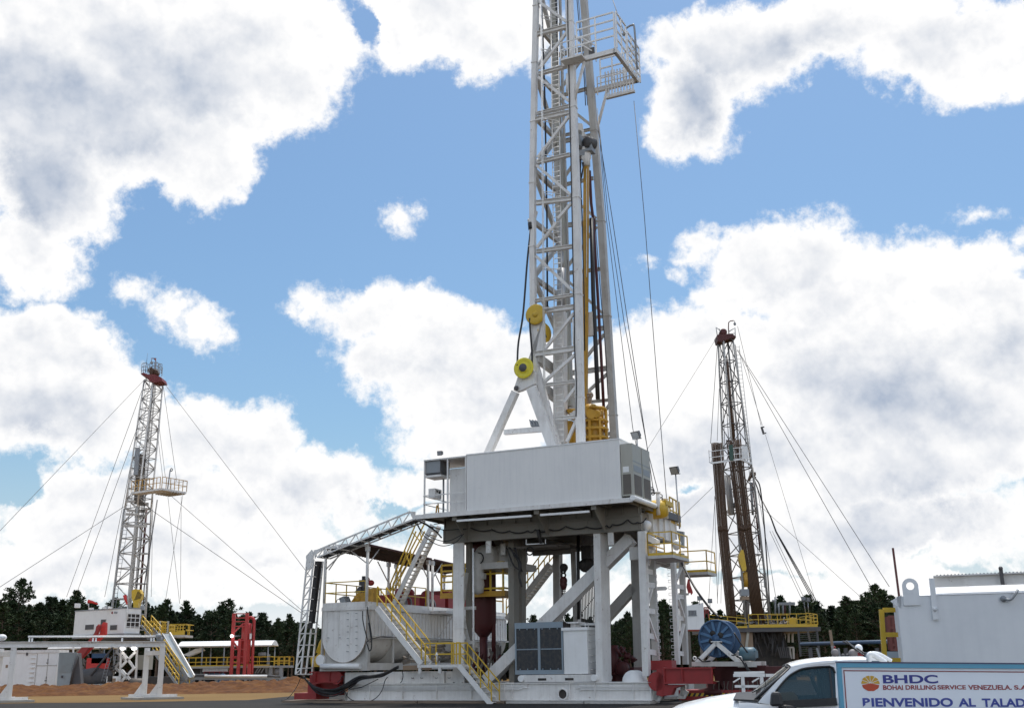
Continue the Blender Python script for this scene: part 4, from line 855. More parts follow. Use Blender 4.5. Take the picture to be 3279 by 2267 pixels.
# stairs
def st(lab,top,bot,wv,**k):
    t=thing('stairway',lab,'stairs',bot); stair(t,top,bot,wv,W_,k.pop('rm',YE),**k); return t
v0=-1.05
st('white and yellow stair flight from the tank top down to the landing',M.p('A',735,825,v0)+Vector((0,0,.0)),M.p('A',1075,1255,v0),VV*.85,n=12,sd=.30,h=.98,post=3,rails=(1.,.52))
st('lowest white and yellow stair flight from the landing to the ground',M.p('A',1365,1270,v0),M.p('A',1612,1570,v0),VV*.85,n=8,sd=.26,h=.98,post=3,rails=(1.,.52))
st('steep white stair flight from the tank up to the drill floor with yellow handrails',M.p('A',1160,190,2.3),M.p('A',862,800,2.3),VV*.75,n=20,sd=.26,h=1.0,post=4,rails=(1.,.55),rail=(False,False))
t=bpy.data.objects['stairway.002']
for dv,dx in ((2.3,0),(3.05,22)):
    g=G()
    for o_,q in ((0,0),(.0,.45)):
        a1=M.p('A',1035+dx*3,178,dv); b1=M.p('A',838+dx,640,dv); dd=Vector((0,0,-q)); g.bar(a1+dd,b1+dd,.06,.06)
        g.bar(b1,M.p('A',836+dx,770,dv),.06,.06,UU)
    for t_ in (.15,.45,.75): c=V3(M.p('A',1035+dx*3,178,dv),M.p('A',838+dx,640,dv),t_); s_=V3(M.p('A',1160,190,dv),M.p('A',862,800,dv),t_+.1); g.bar(c,s_,.05,.05,VV)
    g.mk('handrail',YE,t)
ld=thing('stair_landing','white landing with yellow guard rails between the two lower stair flights','landing',M.p('A',1200,1270,v0))
a1=M.l(M.p('A',1045,1262,v0)); b1=M.l(M.p('A',1370,1262,v0)); lz=a1[2]
g=G(); g.box(M,a1[0],b1[0],v0-.02,v0+.95,lz-.14,lz-.02)
for u in (a1[0]+.05,a1[0]+1.2,): g.box(M,u,u+.14,v0,v0+.12,lz-.42,lz-.141)
g.box(M,a1[0],b1[0],v0+.0,v0+.93,lz-.019,lz-.01); g.mk('platform',W_,ld)
railing(ld,[M.w(a1[0]+.45,v0,lz),M.w(b1[0]-.35,v0,lz)],YE,1.05,.03,posts=[1])
railing(ld,[M.w(a1[0]+.55,v0+.9,lz),M.w(b1[0]-.05,v0+.9,lz)],YE,1.05,.03,posts=[2])
railing(ld,[M.w(b1[0]-.2,v0,lz),M.w(b1[0]+.02,v0,lz)],YE,1.05,.03,posts=[1])
g=G(); g.box(M,a1[0]-1.5,a1[0]-.01,.0,.4,lz-.25,lz-.02); g.mk('support_beam',TN,ld)
g=G(); c=M.p('A',1193,1185,v0-.05); g.cyl(c-ZZ*.35,c+ZZ*.12,.03,6); g.sph(c,.07); g.mk('latch',WB,ld)
t=st('stair flight seen through the far side of the substructure with yellow handrails',M.p('J',800,790,7.2),M.p('J',560,1100,7.2),VV*.8,n=18,sd=.3,h=1.,post=4)
for m_ in list(bpy.data.objects):
    if m_.parent==t and m_.name.startswith(('stringer','tread')): m_.data.materials[0]=WS
# cable tray (lattice boom) from the drill floor over the tank and down
bm=thing('cable_boom','white lattice cable boom sloping from the drill floor over the tank canopy','cable boom',M.p('A',1010,110,-1.0))
def truss(t,A0,A1,B0,B1,wv,n,r=.035,lab='',cab=True):
    "A: lower chord, B: upper chord, wv: width vector"
    for o in (0,1):
        for c0,c1 in ((A0,A1),(B0,B1)):
            if c0 is B0 and o==1: continue
            g=G(); g.bar(c0+wv*o,c1+wv*o,2*r,2*r); g.mk('chord',W_,t)
    g=G()
    for i in range(n+1):
        q=i/n; a=V3(A0,A1,q); b_=V3(B0,B1,q); g.bar(a,b_,r*1.3,r*1.3,VV); g.bar(a,a+wv,r*1.6,r*1.6)
        if i<n: g.bar(b_,V3(A0,A1,(i+1)/n),r*1.3,r*1.3,VV)
    g.mk('lacing',W_,t)
    if cab:
        for q in (.25,.5,.75):
            g=G(); g.bar(A0+wv*q+ZZ*.07,A1+wv*q+ZZ*.07,.16,.09); g.mk('cable',BK,t)
truss(bm,M.p('A',1015,150,-1.2),M.p('A',280,440,-.9),M.p('A',990,90,-1.2),M.p('A',255,395,-.9),VV*1.0+UU*.1,9)
g=G(); g.prism([M.p('A',985,88,-1.22),M.p('A',1025,90,-1.22),M.p('A',1020,160,-1.22),M.p('A',1000,130,-1.22)],VV*.08); g.prism([M.p('A',250,385,-.95),M.p('A',330,370,-.95),M.p('A',270,415,-.95),M.p('A',258,450,-.95)],VV*.06); g.mk('hinge_plate',W_,bm)
bl=thing('cable_boom','white lattice cable boom hanging steeply at the far left of the large rig','cable boom',M.p('A',170,1335,-.6))
def ladd(t):
    chords=[((200,460),(112,1335)),((250,455),(150,1335)),((290,470),(190,1335)),((320,470),(237,1330))]
    vs_=(-.9,-.9,-.3,.2)
    for (a2,b2),v in zip(chords,vs_):
        g=G(); g.bar(M.p('A',*a2,v),M.p('A',*b2,v),.075,.075,VV); g.mk('chord',W_,t)
    g=G()
    for i in range(10):
        q=(i+.5)/10
        p=[V3(M.p('A',*a2,v),M.p('A',*b2,v),q) for (a2,b2),v in zip(chords,vs_)]
        p2=[V3(M.p('A',*a2,v),M.p('A',*b2,v),min(1,q+.095)) for (a2,b2),v in zip(chords,vs_)]
        g.bar(p[0],p[1],.05,.05,VV); g.bar(p[1],p[3],.055,.055,VV); g.bar(p[1],p2[0],.05,.05,VV)
    g.bar(M.p('A',112,1335,-.9),M.p('A',237,1335,.2),.06,.06,VV)
    g.mk('lacing',W_,t)
    for q in (.3,.62):
        for dx in (0,):
            a=V3(M.p('A',262,470,-.6),M.p('A',318,470,.1),q); b_=V3(M.p('A',205,1020,-.6),M.p('A',262,900,.1),q); g=G(); g.bar(a,b_,.24,.12,VV); g.mk('cable',BK,t)
ladd(bl)
g=G(); g.prism([M.p('A',190,430,-.95),M.p('A',235,380,-.95),M.p('A',250,400,-.95),M.p('A',245,450,-.95),M.p('A',222,520,-.95),M.p('A',200,540,-.95)],VV*.06); g.mk('hinge_plate',W_,bl)
g=G(); g.tube(spline([M.p('A',150,1360,-.9),M.p('A',120,1430,-.9),M.p('A',60,1510,-1.5),M.p('A',0,1540,-2.)]),.02,5); single('ground_cable',g,BK,'thin black cable trailing from the left lattice boom to the ground','cable',M.p('A',0,1540,-2.))
# cables at the hinge of the boom
g=G()
for p in ([(1030,150),(1100,180),(1180,235),(1230,290)],[(1040,150),(1120,195),(1200,250)],[(1045,160),(1130,200),(1250,230),(1350,225),(1420,225)],[(1040,170),(1080,240),(1180,300),(1280,315),(1390,265)],[(1030,170),(1100,280),(1220,350),(1330,330),(1400,260)]):
    g.tube(spline([M.p('A',*c,-.6) for c in p],6),.045 if len(p)<5 and p[0][0]<1042 and p[1][1]<200 else .022,5)
single('hinge_cables',g,BK,'black cables looping under the left corner of the cabin deck','cables',M.p('A',1200,260,-.6))
# hoses hanging on the tank front
g=G(); g.tube(spline([M.p('A',625,850,tv-.2),M.p('A',628,930,tv-.2),M.p('A',660,1060,tv-.2),M.p('A',685,1085,tv-.2),M.p('A',695,1050,tv-.2),M.p('A',670,900,tv-.2),M.p('A',660,815,tv-.2)]),.03,6); g.tube(spline([M.p('A',672,940,tv-.2),M.p('A',690,1060,tv-.2),M.p('A',692,1130,tv-.2),M.p('A',678,1155,tv-.2),M.p('A',665,1120,tv-.2),M.p('A',662,1080,tv-.2),M.p('A',750,1048,.3),M.p('A',850,1050,1.2)]),.035,6)
single('hanging_hose',g,BK,'black hose looped down the corner of the white mud tank','hose',M.p('A',690,1155,tv-.2))
# yellow platform and dark red vessel inside the legs
t=thing('yellow_platform','yellow railed platform round the dark red vessel inside the rig legs','platform',M.p('J',500,985,1.8))
a1=M.l(M.p('J',190,985,1.8)); b1=M.l(M.p('J',545,970,1.8)); z=a1[2]
g=G(); g.box(M,a1[0],b1[0],1.8,1.88,z,z+.28); g.box(M,b1[0],b1[0]+.06,1.8,4.4,z,z+.28); g.box(M,a1[0],b1[0]-.01,1.881,4.4,z+.05,z+.12); g.mk('floor',YD,t)
railing(t,[M.w(a1[0]+.05,1.85,z+.28),M.w(b1[0]-.05,1.85,z+.28),M.w(b1[0]-.05,4.3,z+.28)],YE,1.5,.045,posts=[5,2],rails=(1.,.62,.12))
q=M.l(M.p('J',198,960,1.7)); railing(t,[M.w(q[0],1.7,z+.3),M.w(q[0]+.7,1.7,z+.3)],YE,1.15,.04,posts=[1])
t=thing('mud_gas_vessel','large dark red upright vessel behind the rig legs','vessel',M.p('J',430,1430,3.0))
c=M.l(M.p('J',432,1150,3.)); cc=M.w(c[0],3.0,0)
g=G(); g.lathe(cc,ZZ,[(0,3.2),(.25,3.25),(.55,3.6),(.68,3.95),(.68,8.0),(.5,8.4),(0,8.5)],28); g.mk('shell',RD,t)
g=G(); g.cyl(cc+ZZ*1.0,cc+ZZ*3.3,.22,14); g.cyl(cc+UU*.6+ZZ*1.,cc+UU*.6+ZZ*8,.12,10); g.mk('pipe',RD,t)
g=G(); random.seed(4)
for i in range(22):
    p=cc+UU*random.uniform(-.8,1.2)-VV*.5+ZZ*random.uniform(1.1,2.2); g.cyl(p,p+Vector((random.uniform(-.3,.3),0,random.uniform(-.5,.5))),random.uniform(.04,.14),8)
g.mk('valves',RD,t)
t=thing('accumulator_drum','pair of grey white horizontal drums under the left of the drill floor','drum',M.p('J',440,760,1.4))
for x,v,rr_ in ((430,1.3,.62),(520,2.0,.62)):
    c=M.p('J',x,748,v); g=G(); g.lathe(c,VV,[(0,-.1),(.3,-.06),(rr_*.9,.05),(rr_,.15),(rr_,2.2),(rr_*.8,2.4),(0,2.5)],24); g.mk('shell',WS,t)
g=G(); a1=M.l(M.p('J',370,800,1.2)); b1=M.l(M.p('J',590,812,1.2)); g.box(M,a1[0],b1[0],1.2,4.2,b1[2],a1[2]+.1); g.mk('cradle',WS,t)
g=G(); g.ring(M.p('J',405,760,1.18),VV,.28,.035,12,5); g.ring(M.p('J',690,720,1.0),VV,.2,.04,12,5); g.tube(spline([M.p('J',600,740,.9),M.p('J',640,790,.9),M.p('J',630,850,.9),M.p('J',645,920,.9)]),.05,6); g.tube(spline([M.p('J',560,700,.9),M.p('J',600,800,.9),M.p('J',640,830,.9)]),.04,6)
for i in range(9): g.tube(spline([M.p('J',590+random.uniform(-20,20),700,1.),M.p('J',625+random.uniform(-12,12),760,1.),M.p('J',640+random.uniform(-10,10),830+random.uniform(-20,20),1.)]),.03,5)
g.mk('hoses',BK,t)
t=thing('bag_filter','pale lumpy cylinder hanging beside the yellow platform','filter',M.p('J',410,880,1.4)); g=G(); g.lathe(M.p('J',400,930,1.4),ZZ,[(0,-.3),(.3,-.2),(.36,.2),(.3,.6),(.38,1.2),(.3,1.8),(0,2.)],14); g.bar(M.p('J',395,860,1.4),M.p('J',440,860,1.4),.3,.3); g.mk('body',WS,t)
g=G(); g.cyl(M.p('J',377,1330,.0),M.p('J',374,705,.0),.045,8); single('white_standpipe',g,WB,'thin white upright pipe just right of the left rig legs','pipe',M.p('J',377,1330,.0))
# low machinery between the legs
t=thing('bop_stack','dark red valve machinery low between the right rig legs','machinery',M.p('t',800,1240,3.))
g=G(); c=M.p('t',790,1060,2.6); g.lathe(c,VV,[(0,0),(.3,0),(.34,.06),(.34,.3),(.15,.34),(0,.34)],18); g.box(M,*[M.l(M.p('t',x,1100,3.))[0] for x in (620,1150)],3.0,4.2,.95,1.6); g.cyl(M.w(*M.l(M.p('t',550,1000,3.2))[:2],.95),M.p('t',550,400,3.2),.28,16)
for i in range(40):
    p=M.p('t',random.uniform(620,1100),random.uniform(620,1300),random.uniform(2.8,3.6))
    if i%3: g.cyl(p,p+Vector((random.uniform(-.4,.4),0,random.uniform(-.4,.4))),random.uniform(.03,.09),7)
    else: g.lathe(p,-VV,[(0,0),(.1,.0),(.13,.1),(0,.12)],9)
g.mk('body',RD,t)
t=thing('bop_trolley','dark machinery and pipes low behind the stair landing','machinery',M.p('J',400,1440,2.))
g=G()
for i in range(30): 
    c=M.p('J',random.uniform(0,280),random.uniform(1250,1330),random.uniform(1.2,3)); g.cyl(c,c+Vector((random.uniform(-.5,.5),0,random.uniform(-.2,.2))),random.uniform(.05,.13),8)
for i in range(12):
    a1=M.p('J',random.uniform(380,560),1440,random.uniform(2,3)); g.cyl(a1,a1+ZZ*random.uniform(.5,1.8)+UU*random.uniform(-.5,.5),random.uniform(.04,.12),8)
g.mk('body',DS,t)
g=G(); g.box(M,*[M.l(M.p('2',x,1200,4.))[0] for x in (190,740)],3.6,3.9,2.7,2.95); g.box(M,*[M.l(M.p('2',x,1400,4.))[0] for x in (640,720)],3.6,3.9,.95,2.7); single('pipe_support',g,WS,'grey white portal frame low behind the dark red vessel','frame',M.w(1,4,.95))
t=thing('guard_rail','orange guard rail seen through the legs behind the red vessel','railing',M.w(-7.2,14,zw)); railing(t,[M.w(-7.2,12.2,zw),M.w(-7.2,16.2,zw)],YD,1.55,.04,posts=[2],rails=(1.,.75,.5))
# red flag
g=G(); P=[M.p('e',*c,5.) for c in ((1110,1460),(1135,1470),(1150,1560),(1180,1640),(1190,1680),(1165,1720),(1145,1680),(1120,1700),(1085,1590))]
n=len(P); g.prism(P,VV*.02); single('red_flag',g,mat('flag_red',(.45,.05,.05),.8),'red flag hanging below the small right balcony','flag',M.p('e',1135,1460,5.))
# ================================================================== mast
ms=thing('drilling_mast','tall white lattice mast standing on the large rig, cut off at the top','mast',M.w(3.6,3.4,9.3))
nv=lambda z:.95+(z-13.)/26.5*1.2
fv=lambda z:5.9-(z-13.)/26.5*1.25
def mp(k,x,y,face=nv,off=0.):
    v=face(20)+off
    for _ in range(5): z=M.l(M.p(k,x,y,v))[2]; v=face(z)+off
    return M.p(k,x,y,v)
def uv(p): return M.l(p)
# leg lines as polylines (u,z)
Apts=[M.l(mp('s',*c)) for c in ((1708,985),(1706,800),(1705,639),(1710,329),(1717,20))]
Bpts=[M.l(mp('s',*c)) for c in ((1860,1414),(1853,1104),(1848,700),(1835,348),(1823,10))]
def ext(P,zt=43.5):
    a,b=P[-2],P[-1]; t=(zt-b[2])/(b[2]-a[2]); return P+[(b[0]+(b[0]-a[0])*t,0,zt)]
Apts=ext(Apts); Bpts=ext(Bpts)
def at_z(P,z):
    for a,b in zip(P,P[1:]):
        if z<=b[2] or b is P[-1]: return a[0]+(b[0]-a[0])*(z-a[2])/(b[2]-a[2])
uA=lambda z:at_z(Apts,z); uB=lambda z:at_z(Bpts,z)
def pl(uf,face,z): return M.w(uf(z),face(z),z)
zA0=Apts[0][2]
def legline(uf,face,z0,z1,w_,m=W_,n=6):
    g=G(); zs=[z0+(z1-z0)*i/n for i in range(n+1)]
    for a,b in zip(zs,zs[1:]): g.bar(pl(uf,face,a),pl(uf,face,b),w_,w_,VV)
    for z in zs[1:-1]: g.bar(pl(uf,face,z-.03),pl(uf,face,z+.03),w_+.06,w_+.06,VV)
    return g.mk('leg',m,ms)
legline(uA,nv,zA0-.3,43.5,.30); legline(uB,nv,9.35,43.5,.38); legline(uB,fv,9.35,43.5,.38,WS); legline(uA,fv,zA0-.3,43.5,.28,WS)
# slanting rear legs below the sheave plate
for face,m in ((nv,W_),(fv,WS)):
    a=mp('C',440,930,face) if face is nv else M.w(*(lambda q:(q[0],fv(q[2]),q[2]))(M.l(mp('C',440,930)))); b=mp('C',598,1510) if face is nv else M.w(*(lambda q:(q[0],fv(q[2]),q[2]))(M.l(mp('C',598,1510))))
    b=b+(b-a)*.35; g=G(); g.bar(a,b,.30,.30,VV); g.mk('leg',m,ms)
# near face bars
H=[('l',150,515,600,400,.26),('l',170,1115,620,990,.2),('k',160,258,575,160,.16),('k',150,330,570,242,.26),('k',170,880,580,782,.2),('k',150,1398,600,1345,.26),
   ('C',465,225,712,190,.2),('C',460,560,715,520,.16),('C',520,630,722,602,.26),('C',450,925,730,885,.28),('C',510,1135,732,1110,.16),('C',600,1362,735,1350,.2)]
D=[('l',165,30,600,345),('l',600,475,170,1040),('l',160,1165,620,1525),('k',572,285,168,820),('k',155,920,590,1295),('k',598,1400,430,1596),
   ('C',600,30,465,200),('C',462,258,718,500),('C',722,645,520,890),('C',730,925,515,1115),('C',735,1145,655,1250),('C',738,1372,672,1520)]
def mirror(p): q=M.l(p); return M.w(q[0],fv(q[2]),q[2])
for k,x0,y0,x1,y1,w_ in H:
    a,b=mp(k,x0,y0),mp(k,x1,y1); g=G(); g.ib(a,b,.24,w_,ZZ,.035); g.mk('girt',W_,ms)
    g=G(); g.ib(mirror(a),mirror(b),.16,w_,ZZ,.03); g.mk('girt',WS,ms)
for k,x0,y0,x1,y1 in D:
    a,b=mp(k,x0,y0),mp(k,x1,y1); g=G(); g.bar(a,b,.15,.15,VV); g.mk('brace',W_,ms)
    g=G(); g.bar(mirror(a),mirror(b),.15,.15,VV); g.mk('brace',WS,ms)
# back face braces
zs=[19.0,22.2,25.6,28.8,32.2,35.2,38.4,41.6]
for i,(z0,z1) in enumerate(zip(zs,zs[1:])):
    a=pl(uA,nv if i%2 else fv,z0); b=pl(uA,fv if i%2 else nv,z1); g=G(); g.bar(a,b,.26,.2,UU); g.mk('brace',WS,ms)
    g=G(); g.bar(pl(uA,nv,z1),pl(uA,fv,z1),.2,.26); g.mk('girt',WS,ms)
g=G(); g.bar(mp('C',470,950),mirror(mp('C',600,1090)),.5,.3,UU); g.bar(mp('C',480,1130),mirror(mp('C',590,1290)),.5,.3,UU); g.mk('rear_channel',WS,ms)
# crown of the stretch above the frame
g=G(); g.box(M,uA(43.5)-.3,uB(43.5)+.3,nv(43.5)-.3,fv(43.5)+.3,43.5,44.1); g.mk('crown_beam',W_,ms)
# inner column and guide rail
def vline(nm,k,x0,y0,x1,y1,off,w_,d,m):
    g=G(); g.bar(mp(k,x0,y0,nv,off),mp(k,x1,y1,nv,off),w_,d,VV); return g.mk(nm,m,ms)
vline('raising_cylinder','C',625,640,628,1540,1.0,.62,.5,W_)
g=G(); g.tube([mp('C',632,230,nv,1.0),mp('C',634,345,nv,1.0)],.13,10); g.tube([mp('C',634,345,nv,1.0),mp('C',630,640,nv,1.0)],.24,14); g.tube([mp('C',626,0,nv,1.0),mp('C',632,230,nv,1.0)],.07,8); g.mk('cylinder_rod',ST,ms)
g=G(); g.bar(mp('l',400,0,nv,2.0),mp('C',690,1280,nv,2.0),.22,.3,VV); g.mk('guide_rail',GB,ms)
g=G(); g.bar(mp('l',425,0,nv,1.9),mp('C',674,1300,nv,1.9),.10,.1,VV); g.mk('guide_slot',BK,ms)
g=G(); g.bar(mp('l',485,0,nv,2.3),mp('C',700,1100,nv,2.3),.12,.2,VV); g.mk('guide_rail',WS,ms)
g=G(); g.cyl(mp('C',716,690,nv,-.15),mp('C',718,860,nv,-.15),.07,8); g.cyl(mp('l',600,1120,nv,-.1),mp('l',600,1390,nv,-.1),.11,10); g.mk('small_cylinder',WB,ms)
g=G(); g.tube(spline([mp('l',598,0,nv,-.22),mp('l',605,500,nv,-.22),mp('l',628,1500,nv,-.22),mp('k',600,1300,nv,-.22),mp('C',708,100,nv,-.22),mp('C',712,300,nv,-.22),mp('C',720,640,nv,-.22),mp('C',724,900,nv,-.22),mp('C',735,1100,nv,-.22),mp('C',733,1350,nv,-.22)],4),.03,5); g.mk('leg_cable',BK,ms)
# ladder with cage
la,lb=mp('C',622,1535,nv,.3),mp('l',398,0,nv,.3); la=la; top=la+(lb-la)*1.1
wv=UU*.46; g=G(); ladder_g(g,la-wv*.5,top-wv*.5,wv,.03,.31); g.mk('ladder',WB,ms)
g=G(); L_=(top-la).length; d_=(top-la).normalized(); n=int(L_/2.3)
for i in range(3,n+1):
    c=la+d_*(i*2.3+.5); g.tube([c-wv*.5+(UU*.23)+UU*(-.42*math.sin(t)-.0)*1.3-VV*(.0)+(UU*.23*math.cos(t))-VV*.75*math.sin(t)+UU*.0 for t in [math.pi*j/12 for j in range(13)]],.026,5)
for t in (.8,1.57,2.3):
    o=-wv*.5+(UU*.23)+UU*(-.42*math.sin(t))*1.3+(UU*.23*math.cos(t))-VV*.75*math.sin(t)
    if t==1.57 or t==2.3: g.tube([la+d_*2.+o,top-d_*1.+o],.024,5)
g.mk('ladder_cage',WB,ms)
# lower cage panel
# ---- A-frame that carries the mast
af=thing('mast_a_frame','white A-frame of two slanting struts with a big plate left of the mast foot','a-frame',M.w(-1,.8,9.3))
va=.6
def afp(k,x,y,v=va): return M.p(k,x,y,v)
for dv,m in ((0,W_),(5.3,WS)):
    if dv: continue
    g=G(); g.bar(afp('j',40,925),afp('J',468,168)-ZZ*.0+(afp('J',468,168)-afp('J',560,0))*.35,.34,.36,VV); g.mk('strut',m,af)
    g=G(); g.bar(afp('j',225,880),afp('j',470,1545)+(afp('j',470,1545)-afp('j',225,880))*.12,.50,.36,VV); g.mk('strut',m,af)
    g=G(); g.prism([afp('j',15,905),afp('j',35,840),afp('j',75,715),afp('j',235,655),afp('j',262,700),afp('j',262,828),afp('j',100,905),afp('j',50,920)],VV*.3); g.mk('gusset_plate',m,af)
g=G(); g.bar(afp('J',550,60),afp('J',762,42),.26,.26,VV); g.mk('cross_bar',W_,af)
g=G(); 
for i in range(4): x=195+i*34; g.prism([afp('j',x,1240+i*3),afp('j',x+22,1262),afp('j',x+50,1320),afp('j',x+20,1325)],VV*(.4))
g.mk('rack_teeth',GR,af)
c=afp('j',143,652,va-.08); g=G(); g.lathe(c,-VV,[(0,.0),(.50,.0),(.56,.06),(.56,.14),(.50,.18),(.38,.12),(.24,.12),(.22,.18),(0,.18)],30); g.mk('sheave',mat('bright_yellow',(.72,.62,.03),.45,grime=.2),af)
g=G(); g.lathe(c-VV*.18,-VV,[(.22,0),(.22,.05),(0,.06)],18); g.mk('sheave_pin',GD,af)
g=G(); g.lathe(afp('j',50,880,va-.05),-VV,[(.13,.0),(.13,.06),(0,.07)],14); g.mk('pin',GD,af)
t=thing('mast_plate','tall white plate with two yellow sheaves on the lower left of the mast','bracket',mp('j',290,440))
g=G(); g.prism([mp('j',212,90),mp('j',360,60),mp('j',372,430),mp('j',235,465),mp('j',180,560),mp('j',232,640),mp('j',245,600),mp('j',250,470),mp('j',215,430)],VV*.25); g.mk('plate',W_,t)
c=mp('j',278,30,nv,-.1); g=G(); g.lathe(c,-VV,[(0,0),(.50,0),(.57,.05),(.57,.12),(.50,.16),(.2,.11),(.14,.11),(.14,.16),(0,.16)],30); g.mk('sheave',YE,t)
c=mp('j',385,232,nv,.5); g=G(); g.lathe(c,(VV*.3-UU).normalized(),[(0,0),(.50,0),(.55,.05),(.55,.12),(.5,.16),(0,.12)],26); g.mk('sheave',YE,t)
g=G(); g.prism([mp('k',105,1440),mp('k',60,1596),mp('C',410,10),mp('C',440,20),mp('C',450,0),mp('k',150,1500)],VV*.2); g.lathe(mp('C',420,15,nv,-.05),-VV,[(.13,0),(.13,.08),(0,.08)],12); single('anchor_ear',g,W_,'pointed white ear plate on the left edge of the mast holding the cable socket','bracket',mp('C',420,15))
g=G(); g.tube([mp('C',420,30,nv,-.1),mp('C',424,75,nv,-.1)],.13,10); g.tube(spline([mp('C',424,75,nv,-.1),mp('C',400,300,nv,-.15),mp('C',372,650,nv,-.2),mp('C',340,850,nv,-.3),M.p('C',332,1000,va-.2)],8),.055,7)
g.tube(spline([M.p('C',434,1000,va-.2),mp('C',432,900,nv,-.2),mp('C',420,750,nv,-.2),mp('C',418,680,nv,-.2)],6),.055,7)
single('raising_line',g,BK,'thick black raising cable slung from the mast edge round the lower yellow sheave','cable',mp('C',372,650))
g=G(); g.tube([mp('C',505,650,nv,.1),mp('C',505,750,nv,.3),mp('C',530,810,nv,.5)],.05,6); g.tube([mp('l',210,0,nv,.8),mp('l',260,1596,nv,.8),mp('k',285,1596,nv,.8),mp('C',538,600,nv,.8)],.05,6); single('mast_cable',g,BK,'straight black cable running down inside the left side of the mast','cable',mp('C',538,600,nv,.8))
# ---- monkey board: frame hanging right of the mast
mb=thing('monkey_board','white railed monkey board platform hung high on the right side of the mast','platform',mp('l',900,850,nv))
NB=nv(36)
def e_(k,x,y,v): return M.p(k,x,y,v)
PAx=e_('l',520,955,NB-.25); PBx=e_('l',1320,800,NB-.25)
qA,qB=M.l(PAx),M.l(PBx); zm=(qA[2]+qB[2])/2
uE=qB[0]; uS=qA[0]
vF=fv(36)+.5
for v in (NB-.25,vF): g=G(); g.bar(M.w(uS,v,zm),M.w(uE,v,zm),.2,.28); g.mk('side_beam',W_,mb)
g=G(); g.bar(M.w(uE,NB-.35,zm),M.w(uE,vF+.1,zm),.2,.28); g.mk('end_beam',W_,mb)
for v in (NB-.25,vF):
    g=G(); g.cyl(M.w(uB(34)+.1,v+.0,zm-2.6),M.w(uE-1.9,v,zm-.15),.09,8); g.mk('strut',W_,mb)
g=G()
rail_g(g,[M.w(uB(36)+.5,NB-.3,zm+.16),M.w(uE,NB-.3,zm+.16)],2.35,.04,posts=[2],rails=(1.,.79,.57,.36)); g.mk('rail_panel',WB,mb)
g=G(); rail_g(g,[M.w(uE+.12,NB-.3,zm+.16),M.w(uE+.12,NB+1.3,zm+.16)],2.35,.04,posts=[2],rails=(1.,.76,.5,.25)); g.mk('rail_panel',WB,mb)
g=G(); rail_g(g,[M.w(uE+.12,NB+1.5,zm-.1),M.w(uE+.12,vF+.2,zm-.1)],2.35,.04,posts=[3],rails=(1.,.8,.6,.4,.2)); g.mk('rail_panel',WB,mb)
g=G(); rail_g(g,[M.w(uE-2.3,vF,zm+.16),M.w(uE+.0,vF,zm+.16)],1.9,.04,posts=[3],rails=(1.,.66,.33)); g.mk('rail_panel',WB,mb)
a1=M.l(e_('l',1180,1480,3.2)); b1=M.l(e_('l',1580,1400,3.2)); 
g=G(); vf_=vF-.6; a1=M.l(e_('l',1180,1475,vf_)); b1=M.l(e_('l',1585,1395,vf_)); zz=(a1[2]+b1[2])/2
for i in range(10): u=a1[0]+(b1[0]-a1[0])*i/9; g.box(M,u-.03,u+.03,vf_-.04,vf_+.04,zz+.1,zz+1.75)
for h in (.15,.6,1.05,1.5): g.box(M,a1[0]-.5 if h>.2 else a1[0],b1[0],vf_-.055,vf_-.041,zz+h,zz+h+.05)
g.box(M,a1[0]-.55,a1[0]-.49,vf_-.05,vf_,zz+.35,zz+1.55); g.box(M,a1[0],b1[0]+.1,vf_-.1,vf_+.1,zz-.05,zz+.09); g.mk('finger_rack',W_,mb)
g=G(); g.tube(spline([M.w(uE+.3,vF-.8,zm+.2),M.w(uE+.25,vF-.8,zm+2.9),M.w(uE+.1,vF-.8,zm+3.2),M.w(uE-.25,vF-.8,zm+3.1),M.w(uE-.4,vF-.8,zm+2.85)]),.06,7); g.sph(M.w(uE-.4,vF-.8,zm+2.75),.13,8,6); g.mk('gooseneck',GR,mb)
t=thing('small_platform','small railed platform wrapped round the right front leg of the mast, above mid height','platform',mp('l',650,850))
a1=M.l(e_('l',490,885,NB-.9)); b1=M.l(e_('l',810,810,NB-.9)); z=(a1[2]+b1[2])/2
g=G(); g.box(M,a1[0],b1[0],NB-.9,NB-.28,z-.12,z); g.mk('floor',W_,t)
g=G(); rail_g(g,[M.w(a1[0],NB-.3,z),M.w(a1[0],NB-.88,z),M.w(b1[0],NB-.88,z),M.w(b1[0]+.4,NB+.3,z)],1.05,.028,posts=[1,3,1],rails=(1.,.55)); g.mk('railing',WB,t)
g=G(); g.box(M,b1[0]+.1,b1[0]+.45,NB-.05,NB,z+.2,z+.75); g.mk('gate',GD,t)
# ---- travelling block, kelly, hoses, top drive inside the open face
vc=3.2
tb=thing('travelling_block','grey travelling block hanging inside the mast below the monkey board','travelling block',M.p('k',750,640,vc))
g=G(); g.box(M,*[M.l(M.p('k',x,640,vc))[0] for x in (660,750)],vc-.5,vc+.5,M.l(M.p('k',700,715,vc))[2],M.l(M.p('k',700,570,vc))[2]); g.prism([M.p('k',665,800,vc-.3),M.p('k',765,785,vc-.3),M.p('k',765,740,vc-.3),M.p('k',855,720,vc-.3),M.p('k',855,560,vc-.3),M.p('k',830,540,vc-.3),M.p('k',830,690,vc-.3),M.p('k',665,735,vc-.3)],VV*.6); g.mk('frame',GR,tb)
g=G(); g.lathe(M.p('k',780,620,vc-.3),(VV+UU*.5).normalized(),[(0,0),(.34,0),(.38,.3),(.34,.6),(0,.6)],20); g.lathe(M.p('k',680,520,vc),VV,[(0,0),(.26,0),(.26,.3),(0,.3)],18); g.mk('sheaves',GD,tb)
